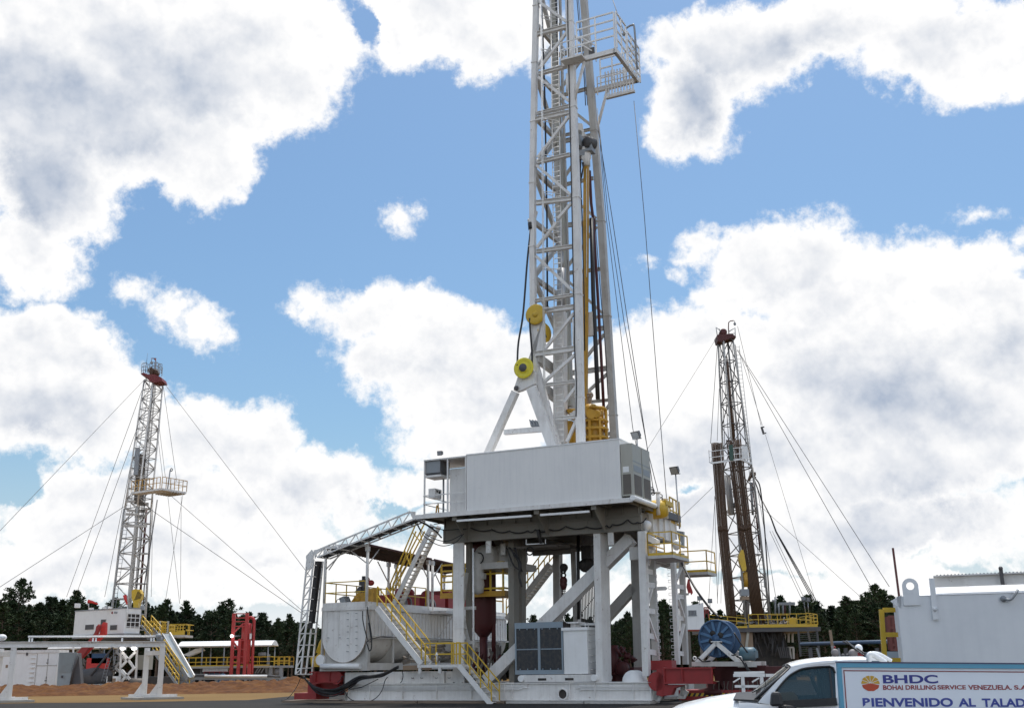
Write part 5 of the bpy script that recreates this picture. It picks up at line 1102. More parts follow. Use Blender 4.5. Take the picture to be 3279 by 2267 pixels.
g=G(); g.prism([M.p('k',665,375,vc),M.p('k',735,385,vc),M.p('k',745,480,vc),M.p('k',800,540,vc),M.p('k',660,560,vc)],VV*.1); g.mk('guard_plate',W_,tb)
g=G(); g.lathe(M.p('k',790,930,vc),ZZ,[(0,0),(.22,.0),(.22,.35),(.3,.5),(.26,1.1),(.12,1.4),(0,1.5)],14); g.mk('swivel',W_,tb)
ky=thing('kelly_pipe','long ochre yellow kelly pipe hanging upright inside the mast','pipe',M.p('C',792,1285,vc))
g=G(); g.bar(M.p('C',792,1285,vc),M.p('k',790,940,vc),.26,.26,VV); g.mk('shaft',YD,ky)
g=G(); g.bar(M.p('C',806,400,vc-.16),M.p('k',790,965,vc-.16),.03,.02,VV); g.mk('pale_stripe',WB,ky)
g=G(); a1,b1=M.p('C',832,640,vc+.3),M.p('C',840,800,vc+.3); g.bar(a1,b1,.42,.2,VV); single('hanging_cover',g,W_,'long narrow white box hanging right of the yellow kelly pipe','box',b1)
g=G(); g.tube([M.p('C',838,0,vc+.3),M.p('C',850,500,vc+.3),M.p('C',868,900,vc+.3),M.p('C',882,1230,vc+.3)],.12,8); single('mud_hose',g,BK,'thick black hose hanging beside the yellow kelly pipe','hose',M.p('C',882,1230,vc+.3))
g=G(); g.tube([M.p('k',830,990,vc+.8),M.p('k',850,1400,vc+.8),M.p('C',850,0,vc+.8),M.p('C',880,500,vc+.8),M.p('C',905,950,vc+.8),M.p('C',922,1290,vc+.8)],.085,7); single('standpipe',g,RD,'dark red standpipe running up inside the right side of the mast','pipe',M.p('C',922,1290,vc+.8))
for i,(k,pts,v,r) in enumerate((('C',[(775,0),(790,620),(792,900)],vc-.4,.035),('C',[(862,0),(900,500),(935,900),(950,1200)],vc+1,.025),('k',[(690,800),(715,1100),(735,1596)],vc,.035),('l',[(740,0),(770,330),(850,1200),(870,1590)],vc,.03),('l',[(762,0),(795,400),(900,1590)],vc+.4,.02))):
    g=G(); g.tube([M.p(k,*p,v) for p in pts],r,5); single('drill_line',g,GD if i>2 else BK,('black line left of the yellow kelly pipe','thin line beside the far right mast leg','black control cable hanging from the travelling block','thicker drilling line in the open face at the top of the mast','thinner drilling line in the open face at the top of the mast')[i],'line',M.p(k,*pts[-1],v))
g=G()
for i in range(5): g.tube(spline([M.p('k',690+i*8,840,vc-.2),M.p('k',690+i*6,960+i*12,vc-.3),M.p('k',720,1090-i*10,vc-.3),M.p('k',745,980-i*10,vc-.3),M.p('k',735+i*4,880,vc-.2)]),.03,5)
single('hose_loops',g,BK,'tangle of thin black hoses looped under the travelling block','hose',M.p('k',720,1090,vc))
td=thing('top_drive','ochre yellow top drive machine sitting at the foot of the mast above the cabin roof','top drive',M.p('C',865,1510,vc))
c=M.p('C',862,1500,vc); q=M.l(c); w_=M.l(M.p('C',943,1500,vc))[0]-q[0]
def tdz(y): return M.l(M.p('C',862,y,vc))[2]
g=G(); g.lathe(M.w(q[0],vc,tdz(1510)-2.),ZZ,[(0,0),(w_*.72,0),(w_*.72,tdz(1390)-tdz(1510)+2.),(w_*.6,tdz(1355)-tdz(1510)+2.),(0,tdz(1350)-tdz(1510)+2.)],26); g.mk('motor_body',YD,td)
g=G()
for i in range(8):
    t=2*math.pi*i/8; d=UU*math.cos(t)+VV*math.sin(t); g.bar(M.w(q[0],vc,tdz(1510)-1)+d*w_,M.w(q[0],vc,tdz(1375))+d*w_,.12,.12,d)
for y in (1500,1440,1385): g.ring(M.w(q[0],vc,tdz(y)),ZZ,w_,.09,28,6)
g.mk('cage',YD,td)
g=G(); g.box(M,q[0]-w_*.9,q[0]-w_*.1,vc-.8,vc-.3,tdz(1350),tdz(1300)); g.cyl(M.p('C',835,1330,vc-.9),M.p('C',835,1330,vc-.4),.26,16); g.cyl(M.p('C',870,1330,vc-.8),M.p('C',885,1330,vc-.4),.2,12); g.lathe(M.w(q[0]-.2,vc,tdz(1290)),ZZ,[(0,-.5),(.5,-.4),(.5,0),(.28,.2),(0,.25)],18); g.mk('gear_head',YD,td)
g=G(); g.tube(spline([M.p('C',800,1290,vc-.2),M.p('C',860,1285,vc-.5),M.p('C',915,1290,vc-.3),M.p('C',935,1310,vc),M.p('C',937,1380,vc)]),.09,8); g.cyl(M.p('C',905,1295,vc+.3),M.p('C',905,1370,vc+.3),.14,12); g.mk('pipe_bow',YD,td)
for x in (815,830): g=G(); g.tube([M.p('C',x,1285,vc),M.p('C',x+5,1215,vc)],.045,6); g.ring(M.p('C',x+4,1205,vc),VV,.11,.045,12,5); g.mk('bail',TN,td)
t=thing('hydraulic_unit','ochre machine part seen between ladder and right front leg above the cabin roof','machinery',M.p('C',690,1500,2.2)); g=G(); g.box(M,*[M.l(M.p('C',x,1480,2.2))[0] for x in (672,700)],2.2,2.9,13,M.l(M.p('C',690,1375,2.2))[2]); g.box(M,*[M.l(M.p('C',x,1480,2.4))[0] for x in (705,740)],2.4,2.9,13,M.l(M.p('C',690,1505,2.2))[2]+.4); g.lathe(M.p('C',705,1310,2.2),ZZ,[(0,-.4),(.1,-.3),(.3,0),(.3,.06),(0,.06)],14); g.mk('body',YD,t)
g=G(); g.box(M,*[M.l(M.p('C',x,1350,2.0))[0] for x in (690,732)],2.0,2.5,M.l(M.p('C',690,1368,2.0))[2],M.l(M.p('C',690,1310,2.0))[2]); single('mast_box',g,W_,'small white box between the ladder and the mast leg above the yellow machine','box',M.p('C',712,1360,2.))
# guy lines of the mast
def guy(lab,pts,r=.018,m=GD):
    g=G(); g.tube(pts,r,4); single('guy_line',g,m,lab,'guy line',pts[-1])
far=lambda k,x,y,v:M.p(k,x,y,v)
guy('steel line running up from the gooseneck of the high monkey board',[far('D',770,0,4),far('D',860,260,4)],.022)
guy('long thin line ending at the white posts, rightmost beside the big mast',[far('D',915,690,4),far('C',1200,0,3.4),far('C',1250,660,3.3),far('C',1325,1596,3.2),far('e',770,185,3.2)],.020)
guy('steel line right of the mast, nearest to the far mast leg',[far('D',665,740,3.5),far('C',940,0,3.3),far('C',1040,800,3.),far('C',1120,1430,2.4),far('e',470,240,2.)],.024)
guy('steel line right of the mast, second from the far mast leg',[far('D',670,780,3.5),far('C',955,0,3.3),far('C',1060,700,3.),far('C',1225,1596,2.4),far('e',632,65,2.2)],.024)
guy('steel line right of the mast, third from the far mast leg',[far('D',668,860,3.5),far('C',980,0,3.3),far('C',1085,700,3.),far('C',1215,1540,2.4),far('e',560,60,2.2)],.024)
# ================================================================== blue cable reel right of the rig
t=thing('cable_reel','large blue cable reel on the red arm right of the rig','cable reel',M.p('f',1000,1000,.9))
c=M.p('f',1003,672,.55); Rr=(M.p('f',1003,672,.55)-M.p('f',1003,920,.55)).length*1.02
g=G(); g.lathe(c,VV,[(Rr*.42,.055),(Rr*.42,.01),(Rr*.39,.01),(Rr*.39,.055)],40)
g.lathe(c,VV,[(Rr*.90,.05),(Rr*.90,-.02),(Rr,-.02),(Rr,.08),(Rr*.35,.08)],44); g.lathe(c,VV,[(Rr*.35,1.1),(Rr,1.1),(Rr,1.2),(Rr*.3,1.2)],44); g.lathe(c,VV,[(Rr*.72,.081),(Rr*.72,1.1)],36); g.lathe(c,VV,[(Rr*.9,.062),(0,.06)],40,False); g.mk('flange_drum',BL,t)
for i in range(12):
    a_=2*math.pi*i/12+.2; d=UU*math.cos(a_)+ZZ*math.sin(a_); g=G(); g.bar(c+d*Rr*.16-VV*.0+VV*.02,c+d*Rr*.9+VV*.02,.11,.09,VV); g.mk('spoke',mat('spoke_lit_blue',(.07,.16,.29),.5,grime=.35,gcol=(.03,.05,.09)) if i==0 else MT['spoke_lit_blue'],t)  # spokes coloured lighter than the drum in place of shading
g=G()
for i in range(4):
    a_=2*math.pi*i/4+.55; d=UU*math.cos(a_)+ZZ*math.sin(a_); g.lathe(c+d*Rr*.30+VV*.055,-VV,[(Rr*.155,0),(Rr*.155,.11),(0,.11)],16)
g.mk('hub_openings',DK,t)
g=G(); g.lathe(c,-VV,[(.17,-.06),(.17,.16),(.07,.17),(.07,.2),(0,.2)],20); g.mk('hub',BL,t)
t=thing('reel_stand','white A-shaped stand holding the blue cable reel','stand',M.p('f',1000,1010,.3))
for v in (.25,1.9):
    for xa,ya,xb,yb in ((745,1000,1005,735),(1010,735,1320,1000)): g=G(); g.ib(M.p('f',xa,ya,.25)+VV*(v-.25),M.p('f',xb,yb,.25)+VV*(v-.25),.18,.18,VV,.03); g.mk('strut',W_,t)
g=G(); g.bar(M.p('f',690,1010,.25),M.p('f',1400,1010,.25),.2,.2,ZZ); g.bar(M.p('f',690,1010,.25)+VV*1.65,M.p('f',1540,1005,.25)+VV*1.65,.2,.2,ZZ); g.box(M,*[M.l(M.p('f',x,1000,.9))[0] for x in (1340,1540)],.2,2.,*(M.l(M.p('f',1400,1015,.9))[2]+q for q in (-.12,.12))); g.mk('base',WS,t)
g=G(); g.bar(M.p('f',945,716,.25),M.p('f',1070,716,.25),.3,.04,ZZ); g.mk('bearing_plate',WB,t)
for x in (720,1320): g=G(); g.ring(M.p('f',x,935,.2),VV,.07,.03,12,5); g.mk('lifting_eye',W_,t)
t=thing('reel_motor','dark teal electric motor right of the blue reel','motor',M.p('f',1430,950,.9))
g=G(); a,b=M.p('f',1330,880,.9),M.p('f',1440,880,.9); g.lathe(a,UU,[(0,-.1),(.3,0),(.3,.6),(.2,.7),(0,.7)],16); g.box(M,*[M.l(M.p('f',x,880,.9))[0] for x in (1430,1535)],.7,1.2,*(M.l(M.p('f',1430,y,.9))[2] for y in (930,835))); g.mk('body',TE,t)
g=G(); g.tube(spline([M.p('f',1240,600,.3),M.p('f',1330,740,.3),M.p('f',1420,860,.3)]),.04,6); g.tube(spline([M.p('f',1340,950,.2),M.p('f',1400,1060,.1),M.p('f',1450,1140,.1),M.p('f',1490,1180,.1)]),.04,6); g.tube(spline([M.p('f',1380,970,.2),M.p('f',1430,1080,.1),M.p('f',1480,1120,.1),M.p('f',1495,1200,.1)]),.03,6); g.tube(spline([M.p('f',760,925,.0),M.p('f',830,975,.0),M.p('f',930,970,.0)]),.04,6); g.tube(spline([M.p('f',1190,890,.2),M.p('f',1290,910,.1),M.p('f',1380,1010,.1)]),.03,6)
single('reel_cables',g,BK,'black cables hanging from the blue reel and its motor','cables',M.p('f',1490,1200,.1))
g=G(); a,b=M.p('e',1010,1205,5.),M.p('f',1040,400,2.2); g.tube(spline([a,M.p('f',720,0,3.),M.p('f',900,250,2.6),b],8),.06,6); single('feed_cable',g,BK,'thick black cable running from the drill floor corner down to the blue reel','cable',b)
g=G(); g.box(M,ru1,ru1+2.9,.9,3.,rz1-.15,rz1+.0); g.prism([M.w(ru1+2.9,.9,rz1-.15),M.w(ru1+.1,.9,rz1-.15),M.w(ru1+.1,.9,rz1-.8),M.w(ru1+1.6,.9,rz1-.8)],VV*.3); single('red_platform',g,RD,'dark red platform plate carrying the reel stand','platform',M.w(ru1+1,.9,rz1-.5))
t=thing('pipe_trestle','low white pipe trestle behind the pickup bonnet','trestle',M.p('f',1400,1310,.2))
RT=Frame(M.p('f',1400,1310,-3.)*1.0,4); RT.O.z=0
g=G(); a,b=RT.p('f',1230,1160,0),RT.p('f',1800,1160,0); g.bar(a,b,.12,.12); g.bar(RT.p('f',1250,1305,0),RT.p('f',1800,1305,0),.1,.1); g.bar(RT.p('f',1240,1130,1.2),RT.p('f',1640,1120,1.2),.1,.1)
g.mk('rail',WB,t)
for x in (1350,1600): g=G(); p=RT.l(RT.p('f',x,1160,0)); g.box(RT,p[0]-.07,p[0]+.07,-.05,.05,.0,p[2]-.06); g.bar(RT.w(p[0]-.4,0,.95),RT.w(p[0]-.1,0,p[2]-.1),.06,.06,RT.V); g.mk('leg',WB,t)
# ================================================================== helpers for the two distant rigs
def lattice(t,C0,C1,w0,w1,F,n,m,mb_,r=.09,rb=.045,d0=None,d1=None,faces='fblr',names=('leg','brace')):
    "four-legged lattice mast between centre points"
    d0=d0 or w0; d1=d1 or w1
    def pt(i,j,q): c=V3(C0,C1,q); return c+F.U*(i*.5*(w0+(w1-w0)*q))+F.V*(j*.5*(d0+(d1-d0)*q))
    for i in (-1,1):
        for j in (-1,1): g=G(); g.tube([pt(i,j,q/4) for q in range(5)],r,6); g.mk(names[0],m,t)
    fc={'f':((-1,-1),(1,-1)),'b':((-1,1),(1,1)),'l':((-1,-1),(-1,1)),'r':((1,-1),(1,1))}
    for f in faces:
        A_,B_=fc[f]; g=G()
        for k in range(n+1):
            q=k/n; g.tube([pt(*A_,q),pt(*B_,q)],rb,5)
            if k<n: g.tube([pt(*(A_ if k%2 else B_),q),pt(*(B_ if k%2 else A_),(k+1)/n)],rb,5)
        g.mk('bracing',mb_,t)
    return pt
def line3(lab,a,b,r=.022,m=None,sag=0):
    g=G(); cable([a,b],r,sag,10,4,g=g); single('guy_line',g,m or GD,lab,'guy line',b)
def oY(x,y,Y): return Frame((0,Y,0),0).p('o',x,y,0)
# ================================================================== distant rig on the left
LR=Frame((gnd('h',820,1430).x*.0+oY(200+0,0,120).x*0,0,0),35)
q=oY(*[(200+820/4.2)*.70407,(1850+740/4.2)*.70407],118); LR=Frame((q.x,q.y,0),35); fz=q.z
lm=thing('distant_mast','slender white lattice mast of the distant rig on the left, leaning slightly right','mast',Frame((0,124,0),35).p('h',890,420,0))
LM=Frame((0,124,0),0)
C0=LM.p('h',868,700,0); Cm=LM.p('E',1085,1300,0); C1=LM.p('u',640,880,0)
AX=Frame((0,0,0),30)
p1=lattice(lm,C0,Cm,2.6,2.1,AX,8,WS,WS,.13,.065)
p2=lattice(lm,Cm,C1,2.0,1.5,AX,13,W_,WS,.10,.05)
g=G(); a,b=Cm+Vector((-.9,-1.2,0)),C1+Vector((-.55,-.9,0)); ladder_g(g,a,b,Vector((.4,.1,0)),.03,.45); ladder_g(g,C0+Vector((-1.5,-1.6,0)),a,Vector((.4,.1,0)),.03,.45); g.mk('ladder',GR,lm)
g=G(); g.bar(LM.p('z',335,620,.0),LM.p('z',290,1250,.0),.9,.5,Vector((0,1,0))); g.mk('dark_column',DS,lm)
g=G(); g.bar(LM.p('z',285,540,-1.3),LM.p('z',258,880,-1.3),.45,.3,Vector((0,1,0))); g.mk('side_box',GR,lm)
g=G()
for y,x0,x1 in ((1215,130,250),(1380,130,290),(1335,150,250),(1530,100,400)): g.bar(LM.p('z',x0,y,-1.5),LM.p('z',x1,y+5,-1.5),.22,.25)
for y,x0,x1 in ((1340,250,380),(1410,250,380),(1255,300,420)): g.bar(LM.p('z',x0,y,.6),LM.p('z',x1,y,.6),.3,.35)
g.mk('cross_plates',WS,lm)
for dx in (-.35,0,.3,.5): g=G(); g.tube([C1+Vector((dx*.6,0,-.5)),LM.p('h',985+dx*30,180,0)],.035,4); g.mk('drill_line',GD,lm)
g=G(); g.tube([LM.p('z',395,1300,1.6),LM.p('v',1060,500,1.6)],.13,6); g.mk('standpipe',RD,lm)
g=G(); g.tube([C1+Vector((1.5,0,-14)),LM.p('v',1190,300,-1),LM.p('v',1160,870,-1)],.07,6); g.mk('hose',GD,lm)
cr=thing('crown_platform','red crown block platform with grey rails on top of the distant left mast','platform',C1)
g=G(); g.prism([LM.p('u',270,690,-1.4),LM.p('u',440,770,-1.4),LM.p('u',510,880,-1.4),LM.p('u',630,930,-1.4),LM.p('u',890,890,-1.4),LM.p('u',850,780,-1.4),LM.p('u',650,690,-1.4),LM.p('u',480,700,-1.4),LM.p('u',340,640,-1.4)],Vector((0,1.9,0))); g.mk('deck',mat('crown_red',(.16,.02,.025),.6),cr)
g=G(); 
for x0,y0,x1,y1 in ((285,680,405,650),(405,650,495,730),(670,560,870,760)): rail_g(g,[LM.p('u',x0,y0,-1.3),LM.p('u',x1,y1,-1.3)],1.25 if x0<600 else 1.1,.03,posts=[2],rails=(1.,.65,.3))
rail_g(g,[LM.p('u',500,640,1.1),LM.p('u',640,600,1.1),LM.p('u',860,660,1.1)],1.1,.03,posts=[3,4],rails=(1.,.6,.3)); g.mk('railing',GR,cr)
g=G(); g.lathe(LM.p('u',700,660,0),Vector((0,1,0)),[(0,-.4),(.36,-.4),(.36,.4),(0,.4)],18); g.lathe(LM.p('u',570,600,0),Vector((0,1,0)),[(0,-.4),(.3,-.4),(.3,.4),(0,.4)],18); g.prism([LM.p('u',520,560,-.6),LM.p('u',570,480,-.6),LM.p('u',640,560,-.6),LM.p('u',600,700,-.6),LM.p('u',520,700,-.6)],Vector((0,.5,0))); g.mk('crown_sheaves',PB,cr)
g=G(); g.tube([LM.p('u',670,580,0),LM.p('u',700,250,0)],.055,6); g.prism([LM.p('u',560,235,0),LM.p('u',712,235,0),LM.p('u',690,330,0),LM.p('u',640,255,0),LM.p('u',565,250,0)],Vector((0,.08,0))); g.mk('jib',MT['crown_red'],cr)
g=G(); g.sph(LM.p('u',578,365,0),.17,10,8,(1,.5,1.2)); g.tube([LM.p('u',580,250,0),LM.p('u',578,320,0)],.04,5); g.mk('pulley_block',GR,cr)
g=G(); g.tube([LM.p('u',400,640,-1),LM.p('u',468,95,-1)],.035,5,r2=.015); g.mk('antenna',GD,cr)
# monkey board of the left rig
mb2=thing('monkey_board','white monkey board with rails sticking out right of the distant left mast','platform',LM.p('z',590,1050,-2))
B2=Frame((LM.p('z',590,1045,-5.).x,119.,0),32); z2=B2.p('z',590,1045,0).z
uL=B2.uz('z',200,1070,0)[0]; vR=B2.l(fpu(B2,'z',905,1125,0))[1]
vR=min(max(vR,3),9)
g=G(); g.box(B2,uL,0,0,1.3,z2-.22,z2); g.box(B2,-2.6,0,1.301,vR,z2-.22,z2-.02); g.mk('deck',W_,mb2)
for i in range(6): v=1.5+(vR-1.7)*i/5; g=G(); g.bar(B2.w(-2.7,v,z2-.28),B2.w(0,v,z2-.28),.12,.1); g.mk('finger',WS,mb2)
railing(mb2,[B2.w(uL,0,z2),B2.w(-.3,0,z2)],YD,1.25,.03,posts=[8]); railing(mb2,[B2.w(0,.0,z2),B2.w(0,vR,z2)],YD,1.25,.03,posts=[6]); railing(mb2,[B2.w(0,vR,z2),B2.w(-2.6,vR,z2)],W_,1.25,.03,posts=[2])
g=G(); g.tube([B2.w(-.1,.9,z2),B2.w(.1,.9,z2+2.1)],.07,6); g.ring(B2.w(.3,.9,z2+2.1),B2.V,.16,.06,14,5); g.mk('tugger_sheave',GR,mb2)
# guy lines
TL_=LM.p('u',440,780,-1); TR_=LM.p('u',890,890,0)
G1='left mast guy line '
line3(G1+'running from the crown to the far left edge',TL_,oY(-90,1290,92),.03)
line3(G1+'dropping left of the mast, outermost of three',TL_,oY(150,1345,140),.028)
line3(G1+'dropping left of the mast, middle of three',LM.p('E',1090,630,-1),oY(170,1345,140),.028)
line3(G1+'dropping left of the mast, innermost of three',LM.p('E',1080,690,-1),oY(236,1345,138),.028)
line3(G1+'from mid height down to the left edge',LM.p('E',1000,1265,-1),oY(-120,1400,95),.03)
line3(G1+'from the crown sloping down to the large rig',TR_,oY(700,1300,100),.03)
line3(G1+'from the crown to the monkey board corner',TR_,LM.p('E',1390,1085,-1),.028)
line3(G1+'short pair left of the monkey board, nearer the mast',LM.p('E',1230,640,0),LM.p('E',1280,1060,0),.022)
line3(G1+'short pair left of the monkey board, further out',LM.p('E',1240,560,0),LM.p('E',1300,1050,0),.022)
line3(G1+'from mid height sloping right to the trees',LM.p('E',1165,1290,0),oY(690,1388,105),.03)
line3(G1+'from the monkey board sloping right to the trees',LM.p('E',1350,1200,0),oY(720,1410,110),.028)
line3(G1+'hanging plumb under the monkey board, nearest the mast',LM.p('E',1203,1200,0),oY(341,1345,124),.022)
line3(G1+'hanging under the middle of the monkey board',LM.p('E',1320,1200,0),oY(405,1360,124),.022)
line3(G1+'crossing back from the outer monkey board corner',LM.p('E',1438,1190,0),oY(372,1360,124),.022)
line3(G1+'hanging under the outer corner of the monkey board',LM.p('E',1425,1200,0),oY(407,1350,126),.022)
# travelling block and windsocks
t=thing('travelling_block','yellow hook block with dark stripes at the foot of the distant left mast','travelling block',LM.p('h',990,430,-2.5))
g=G(); P=[(930,170),(960,150),(1040,155),(1060,210),(1050,280),(1020,330),(1015,440),(955,440),(950,330),(930,270)]; g.prism([LM.p('h',*p,-3) for p in P],Vector((0,.9,0))); g.mk('body',YE,t)
g=G()
for i in range(7): x=965+i*13; g.prism([LM.p('h',x,300-i*4,-3.03),LM.p('h',x+5,300-i*4,-3.03),LM.p('h',x+55-i*4,175+i*8,-3.03),LM.p('h',x+50-i*4,175+i*8,-3.03)],Vector((0,.028,0)))
g.mk('slots',DK,t)
for lab,P,pole in (('orange red windsock on the left of the distant cabin roof',[(345,290),(400,300),(440,320),(480,345),(470,358),(420,350),(350,340)],[(355,335),(352,405)]),('orange red windsock hanging limp in front of the distant mast foot',[(820,225),(860,222),(875,250),(880,350),(865,360),(840,300),(822,250)],[(878,340),(878,560)])):
    t=thing('windsock',lab,'windsock',LM.p('h',*pole[1],-6)); g=G(); g.tube([LM.p('h',*p,-6) for p in ([(345,312),(400,322),(475,350)] if P[0][0]<400 else [(838,230),(850,290),(872,358)])],.20,9,r2=.08); g.mk('sock',RB,t)
    g=G(); g.tube([LM.p('h',*p,-6) for p in pole],.04,5); g.mk('pole',WB,t)
# cabin
cbn=thing('distant_doghouse','white cabin with open railed corner bay on the distant left rig','cabin',LR.w(-2,0,fz))
F0=LR
uLf=LR.uz('h',150,700,0)[0]; zr=LR.uz('h',825,412,0)[1]; vRf=LR.l(fpu(LR,'h',1045,600,0))[1]
uW=LR.uz('h',820,600,0)[0]
g=G(); g.box(F0,uLf,0,0,min(vRf,4),fz,zr); g.mk('wall',WB,cbn)
g=G(); g.box(F0,uLf-.05,.05,-.05,min(vRf,4)+.05,zr+.001,zr+.12); g.mk('roof',GR,cbn)
vv=min(vRf,4)
g=G(); g.box(F0,.001,.02,.25,vv-.15,fz+.55,zr-.55); g.mk('open_bay',DK,cbn)
g=G()
for h in (.62,1.1,1.55,2.0): g.box(F0,.022,.06,.2,vv-.1,fz+h,fz+h+.07)
for i in range(4): v=.2+(vv-.36)*i/3; g.box(F0,.022,.055,v,v+.06,fz+.55,zr-.5 if i in(0,3) else fz+2.0)
g.mk('bay_railing',WB,cbn)
for x0,x1,y0,y1 in ((305,430,620,700),(640,740,625,705),(515,590,550,640)):
    a,b=LR.uz('h',x0,(y0+y1)/2,0),LR.uz('h',x1,(y0+y1)/2,0); za,zb_=LR.uz('h',(x0+x1)/2,y1,0)[1],LR.uz('h',(x0+x1)/2,y0,0)[1]
    g=G(); g.box(F0,a[0],b[0],-.03,-.001,za,zb_); w_=g.mk('window',W_,cbn); g=G(); g.box(F0,a[0]+.06,b[0]-.06,-.045,-.031,za+.06,zb_-.06); g.mk('pane',GD,w_)
a=LR.p('h',668,466,-.02); g=G(); g.lathe(a,-LR.V,[(.13,-.01),(.13,.01),(0,.011)],16); g.mk('red_emblem',RE,cbn)
g=G(); g.bar(LR.p('h',695,463,-.03),LR.p('h',735,466,-.03),.05,.2,ZZ); g.mk('emblem_bar',GR,cbn)
g=G(); g.box(F0,uLf,.3,-.1,vv,fz-.35,fz-.01); g.mk('floor_beam',GR,cbn)
g=G(); 
for (x,y,w_,h_) in ((190,370,.45,.45),(375,412,.4,.2),(562,402,.3,.2),(628,404,.3,.2)):
    p=LM.p('h',x,y,-5); g.box(LM,p.x-w_/2,p.x+w_/2,-5,-4.5,p.z-h_/2,p.z+h_/2)
    single('roof_box',g,WB,{190:'white box lamp above the left end of the distant cabin roof',375:'small white box under the windsock on the distant cabin roof',562:'small white lamp left of the mast foot on the distant roof',628:'small white lamp nearest the mast foot on the distant roof'}[x],'box',p); g=G()
g=G(); g.tube(spline([LM.p('h',1058,560,-3),LM.p('h',1062,400,-3),LM.p('h',1075,365,-3),LM.p('h',1100,362,-3)]),.05,6); g.box(LM,LM.p('h',1065,400,-3).x-.1,LM.p('h',1090,400,-3).x+.1,-3.2,-2.8,LM.p('h',1080,430,-3).z,LM.p('h',1080,375,-3).z); single('pole_lamp',g,GR,'grey lamp on a bent pole right of the distant cabin','lamp',LM.p('h',1058,560,-3))
# substructure
ls=thing('distant_substructure','white crossed bracing under the distant left cabin','substructure',LM.p('r',1000,1270,-6))
def lp(x,y,v=-6): return LM.p('r',x,y,v)
for x0,y0,x1,y1 in ((840,100,780,1270),(1310,100,1265,1150)): g=G(); g.bar(lp(x0,y0),lp(x1,y1),.17,.2,Vector((0,1,0))); g.mk('leg',W_,ls)
for x0,y0,x1,y1 in ((1020,120,840,320),(1060,120,1270,320),(870,350,1200,800),(1260,340,820,790),(1240,800,790,1270),(840,880,1090,1170)): g=G(); g.bar(lp(x0,y0,-6.4),lp(x1,y1,-6.4),.24,.2,Vector((0,1,0))); g.mk('brace',W_,ls)
for x0,y0,x1,y1 in ((800,190,680,330),(680,340,1000,640),(790,650,650,810),(655,820,1000,1150)): g=G(); g.bar(lp(x0,y0,-3.4),lp(x1,y1,-3.4),.2,.2,Vector((0,1,0))); g.mk('brace',WS,ls)
g=G(); q=LM.l(lp(760,1300,-6)); g.box(LM,lp(0,0,-6).x-1.5,lp(1060,0,-6).x,-6.5,-2,.0,.55); g.mk('skid',WS,ls)
g=G(); g.box(LM,LM.p('h',330,900,2).x,LM.p('h',1640,900,2).x,1.5,5,.05,1.2); g.box(LM,LM.p('h',400,900,2).x,LM.p('h',1150,900,2).x,1.4,4,LM.p('h',600,840,2).z,LM.p('h',600,770,2).z); g.mk('under_frame',GD,ls)
for i in range(2):
    p=LM.p('h',(805,960)[i],938,-6.9); t=thing('work_lamp','lit work lamp on the crossed bracing under the distant cabin, '+('left','right')[i]+' of the pair','lamp',p); g=G(); g.sph(p,.22,10,6); g.mk('lens',LIT,t); g=G(); g.box(LM,p.x-.28,p.x+.28,-6.65,-6.4,p.z-.22,p.z+.25); g.mk('housing',GR,t)
t=thing('gantry_ram','broad red slanting ramp plate below the distant cabin','ramp',LM.p('h',240,1050,-7))
g=G(); g.prism([LM.p('h',*p,-8) for p in ((485,620),(505,640),(440,800),(250,1080),(200,1000),(430,750),(455,650))],Vector((0,.6,0))); g.mk('side_plate',RE,t)
g=G(); g.prism([LM.p('h',*p,-7) for p in ((550,590),(580,600),(575,750),(480,850),(260,1070),(300,960),(500,750),(520,640))],Vector((0,.6,0))); g.mk('side_plate',RB,t)
g=G(); g.prism([LM.p('h',*p,-7.3) for p in ((480,640),(400,860),(210,1020),(180,990),(350,860),(450,700))],Vector((0,.2,0))); g.mk('edge',TN,t)
for x0,y0,x1,y1 in ((655,920,385,1310),(350,930,365,1260),(620,920,570,1090)):
    pass
g=G(); g.tube([LM.p('h',700,900,-4.5),LM.p('h',385,1310,-4.5)],.11,8); g.sph(LM.p('h',440,1310,-4),1.0,12,8,(1.9,.5,.9)); single('raising_ram',g,GD,'dark raising ram slanting under the distant cabin','ram',LM.p('h',385,1310,-4.5))
for x0,y0,x1,y1,w_ in ((615,1060,520,1390,.55),(690,950,680,1250,.8)):
    g=G(); ladder_g(g,LM.p('h',x1,y1,-5.5),LM.p('h',x0,y0,-5.5),Vector((w_*.62,0,0)),.028,.3); single('ladder',g,GR,'grey ladder '+('leaning under the distant cabin left of the crossed bracing' if x1<600 else 'standing upright under the distant cabin beside the leaning one'),'ladder',LM.p('h',x1,y1,-5.5))
t=thing('pump_box','small white box with dark socket at the foot of the distant rig','box',lp(530,1330,-8)); g=G(); a,b=LM.l(lp(370,1330,-8)),LM.l(lp(700,1070,-8)); g.box(LM,a[0],b[0],-8,-7,.15,b[2]); g.mk('body',WB,t)
g=G(); p=LM.l(lp(490,1145,-8)); g.box(LM,p[0]-.25,p[0]+.25,-8.03,-8.001,p[2]-.3,p[2]+.3); g.mk('socket',DK,t)
g=G(); p=LM.l(lp(585,1210,-8)); g.box(LM,p[0]-.2,p[0]+.25,-8.03,-8.001,p[2]-.2,p[2]+.25); g.mk('plate',TN,t)
g=G(); a,b=lp(1115,1260,-8.5),lp(1540,1260,-8.5); g.cyl(a,b,.42,18); single('brown_cylinder',g,DS,'brown grey horizontal cylinder lying by the distant rig foot','cylinder',a-ZZ*.42)
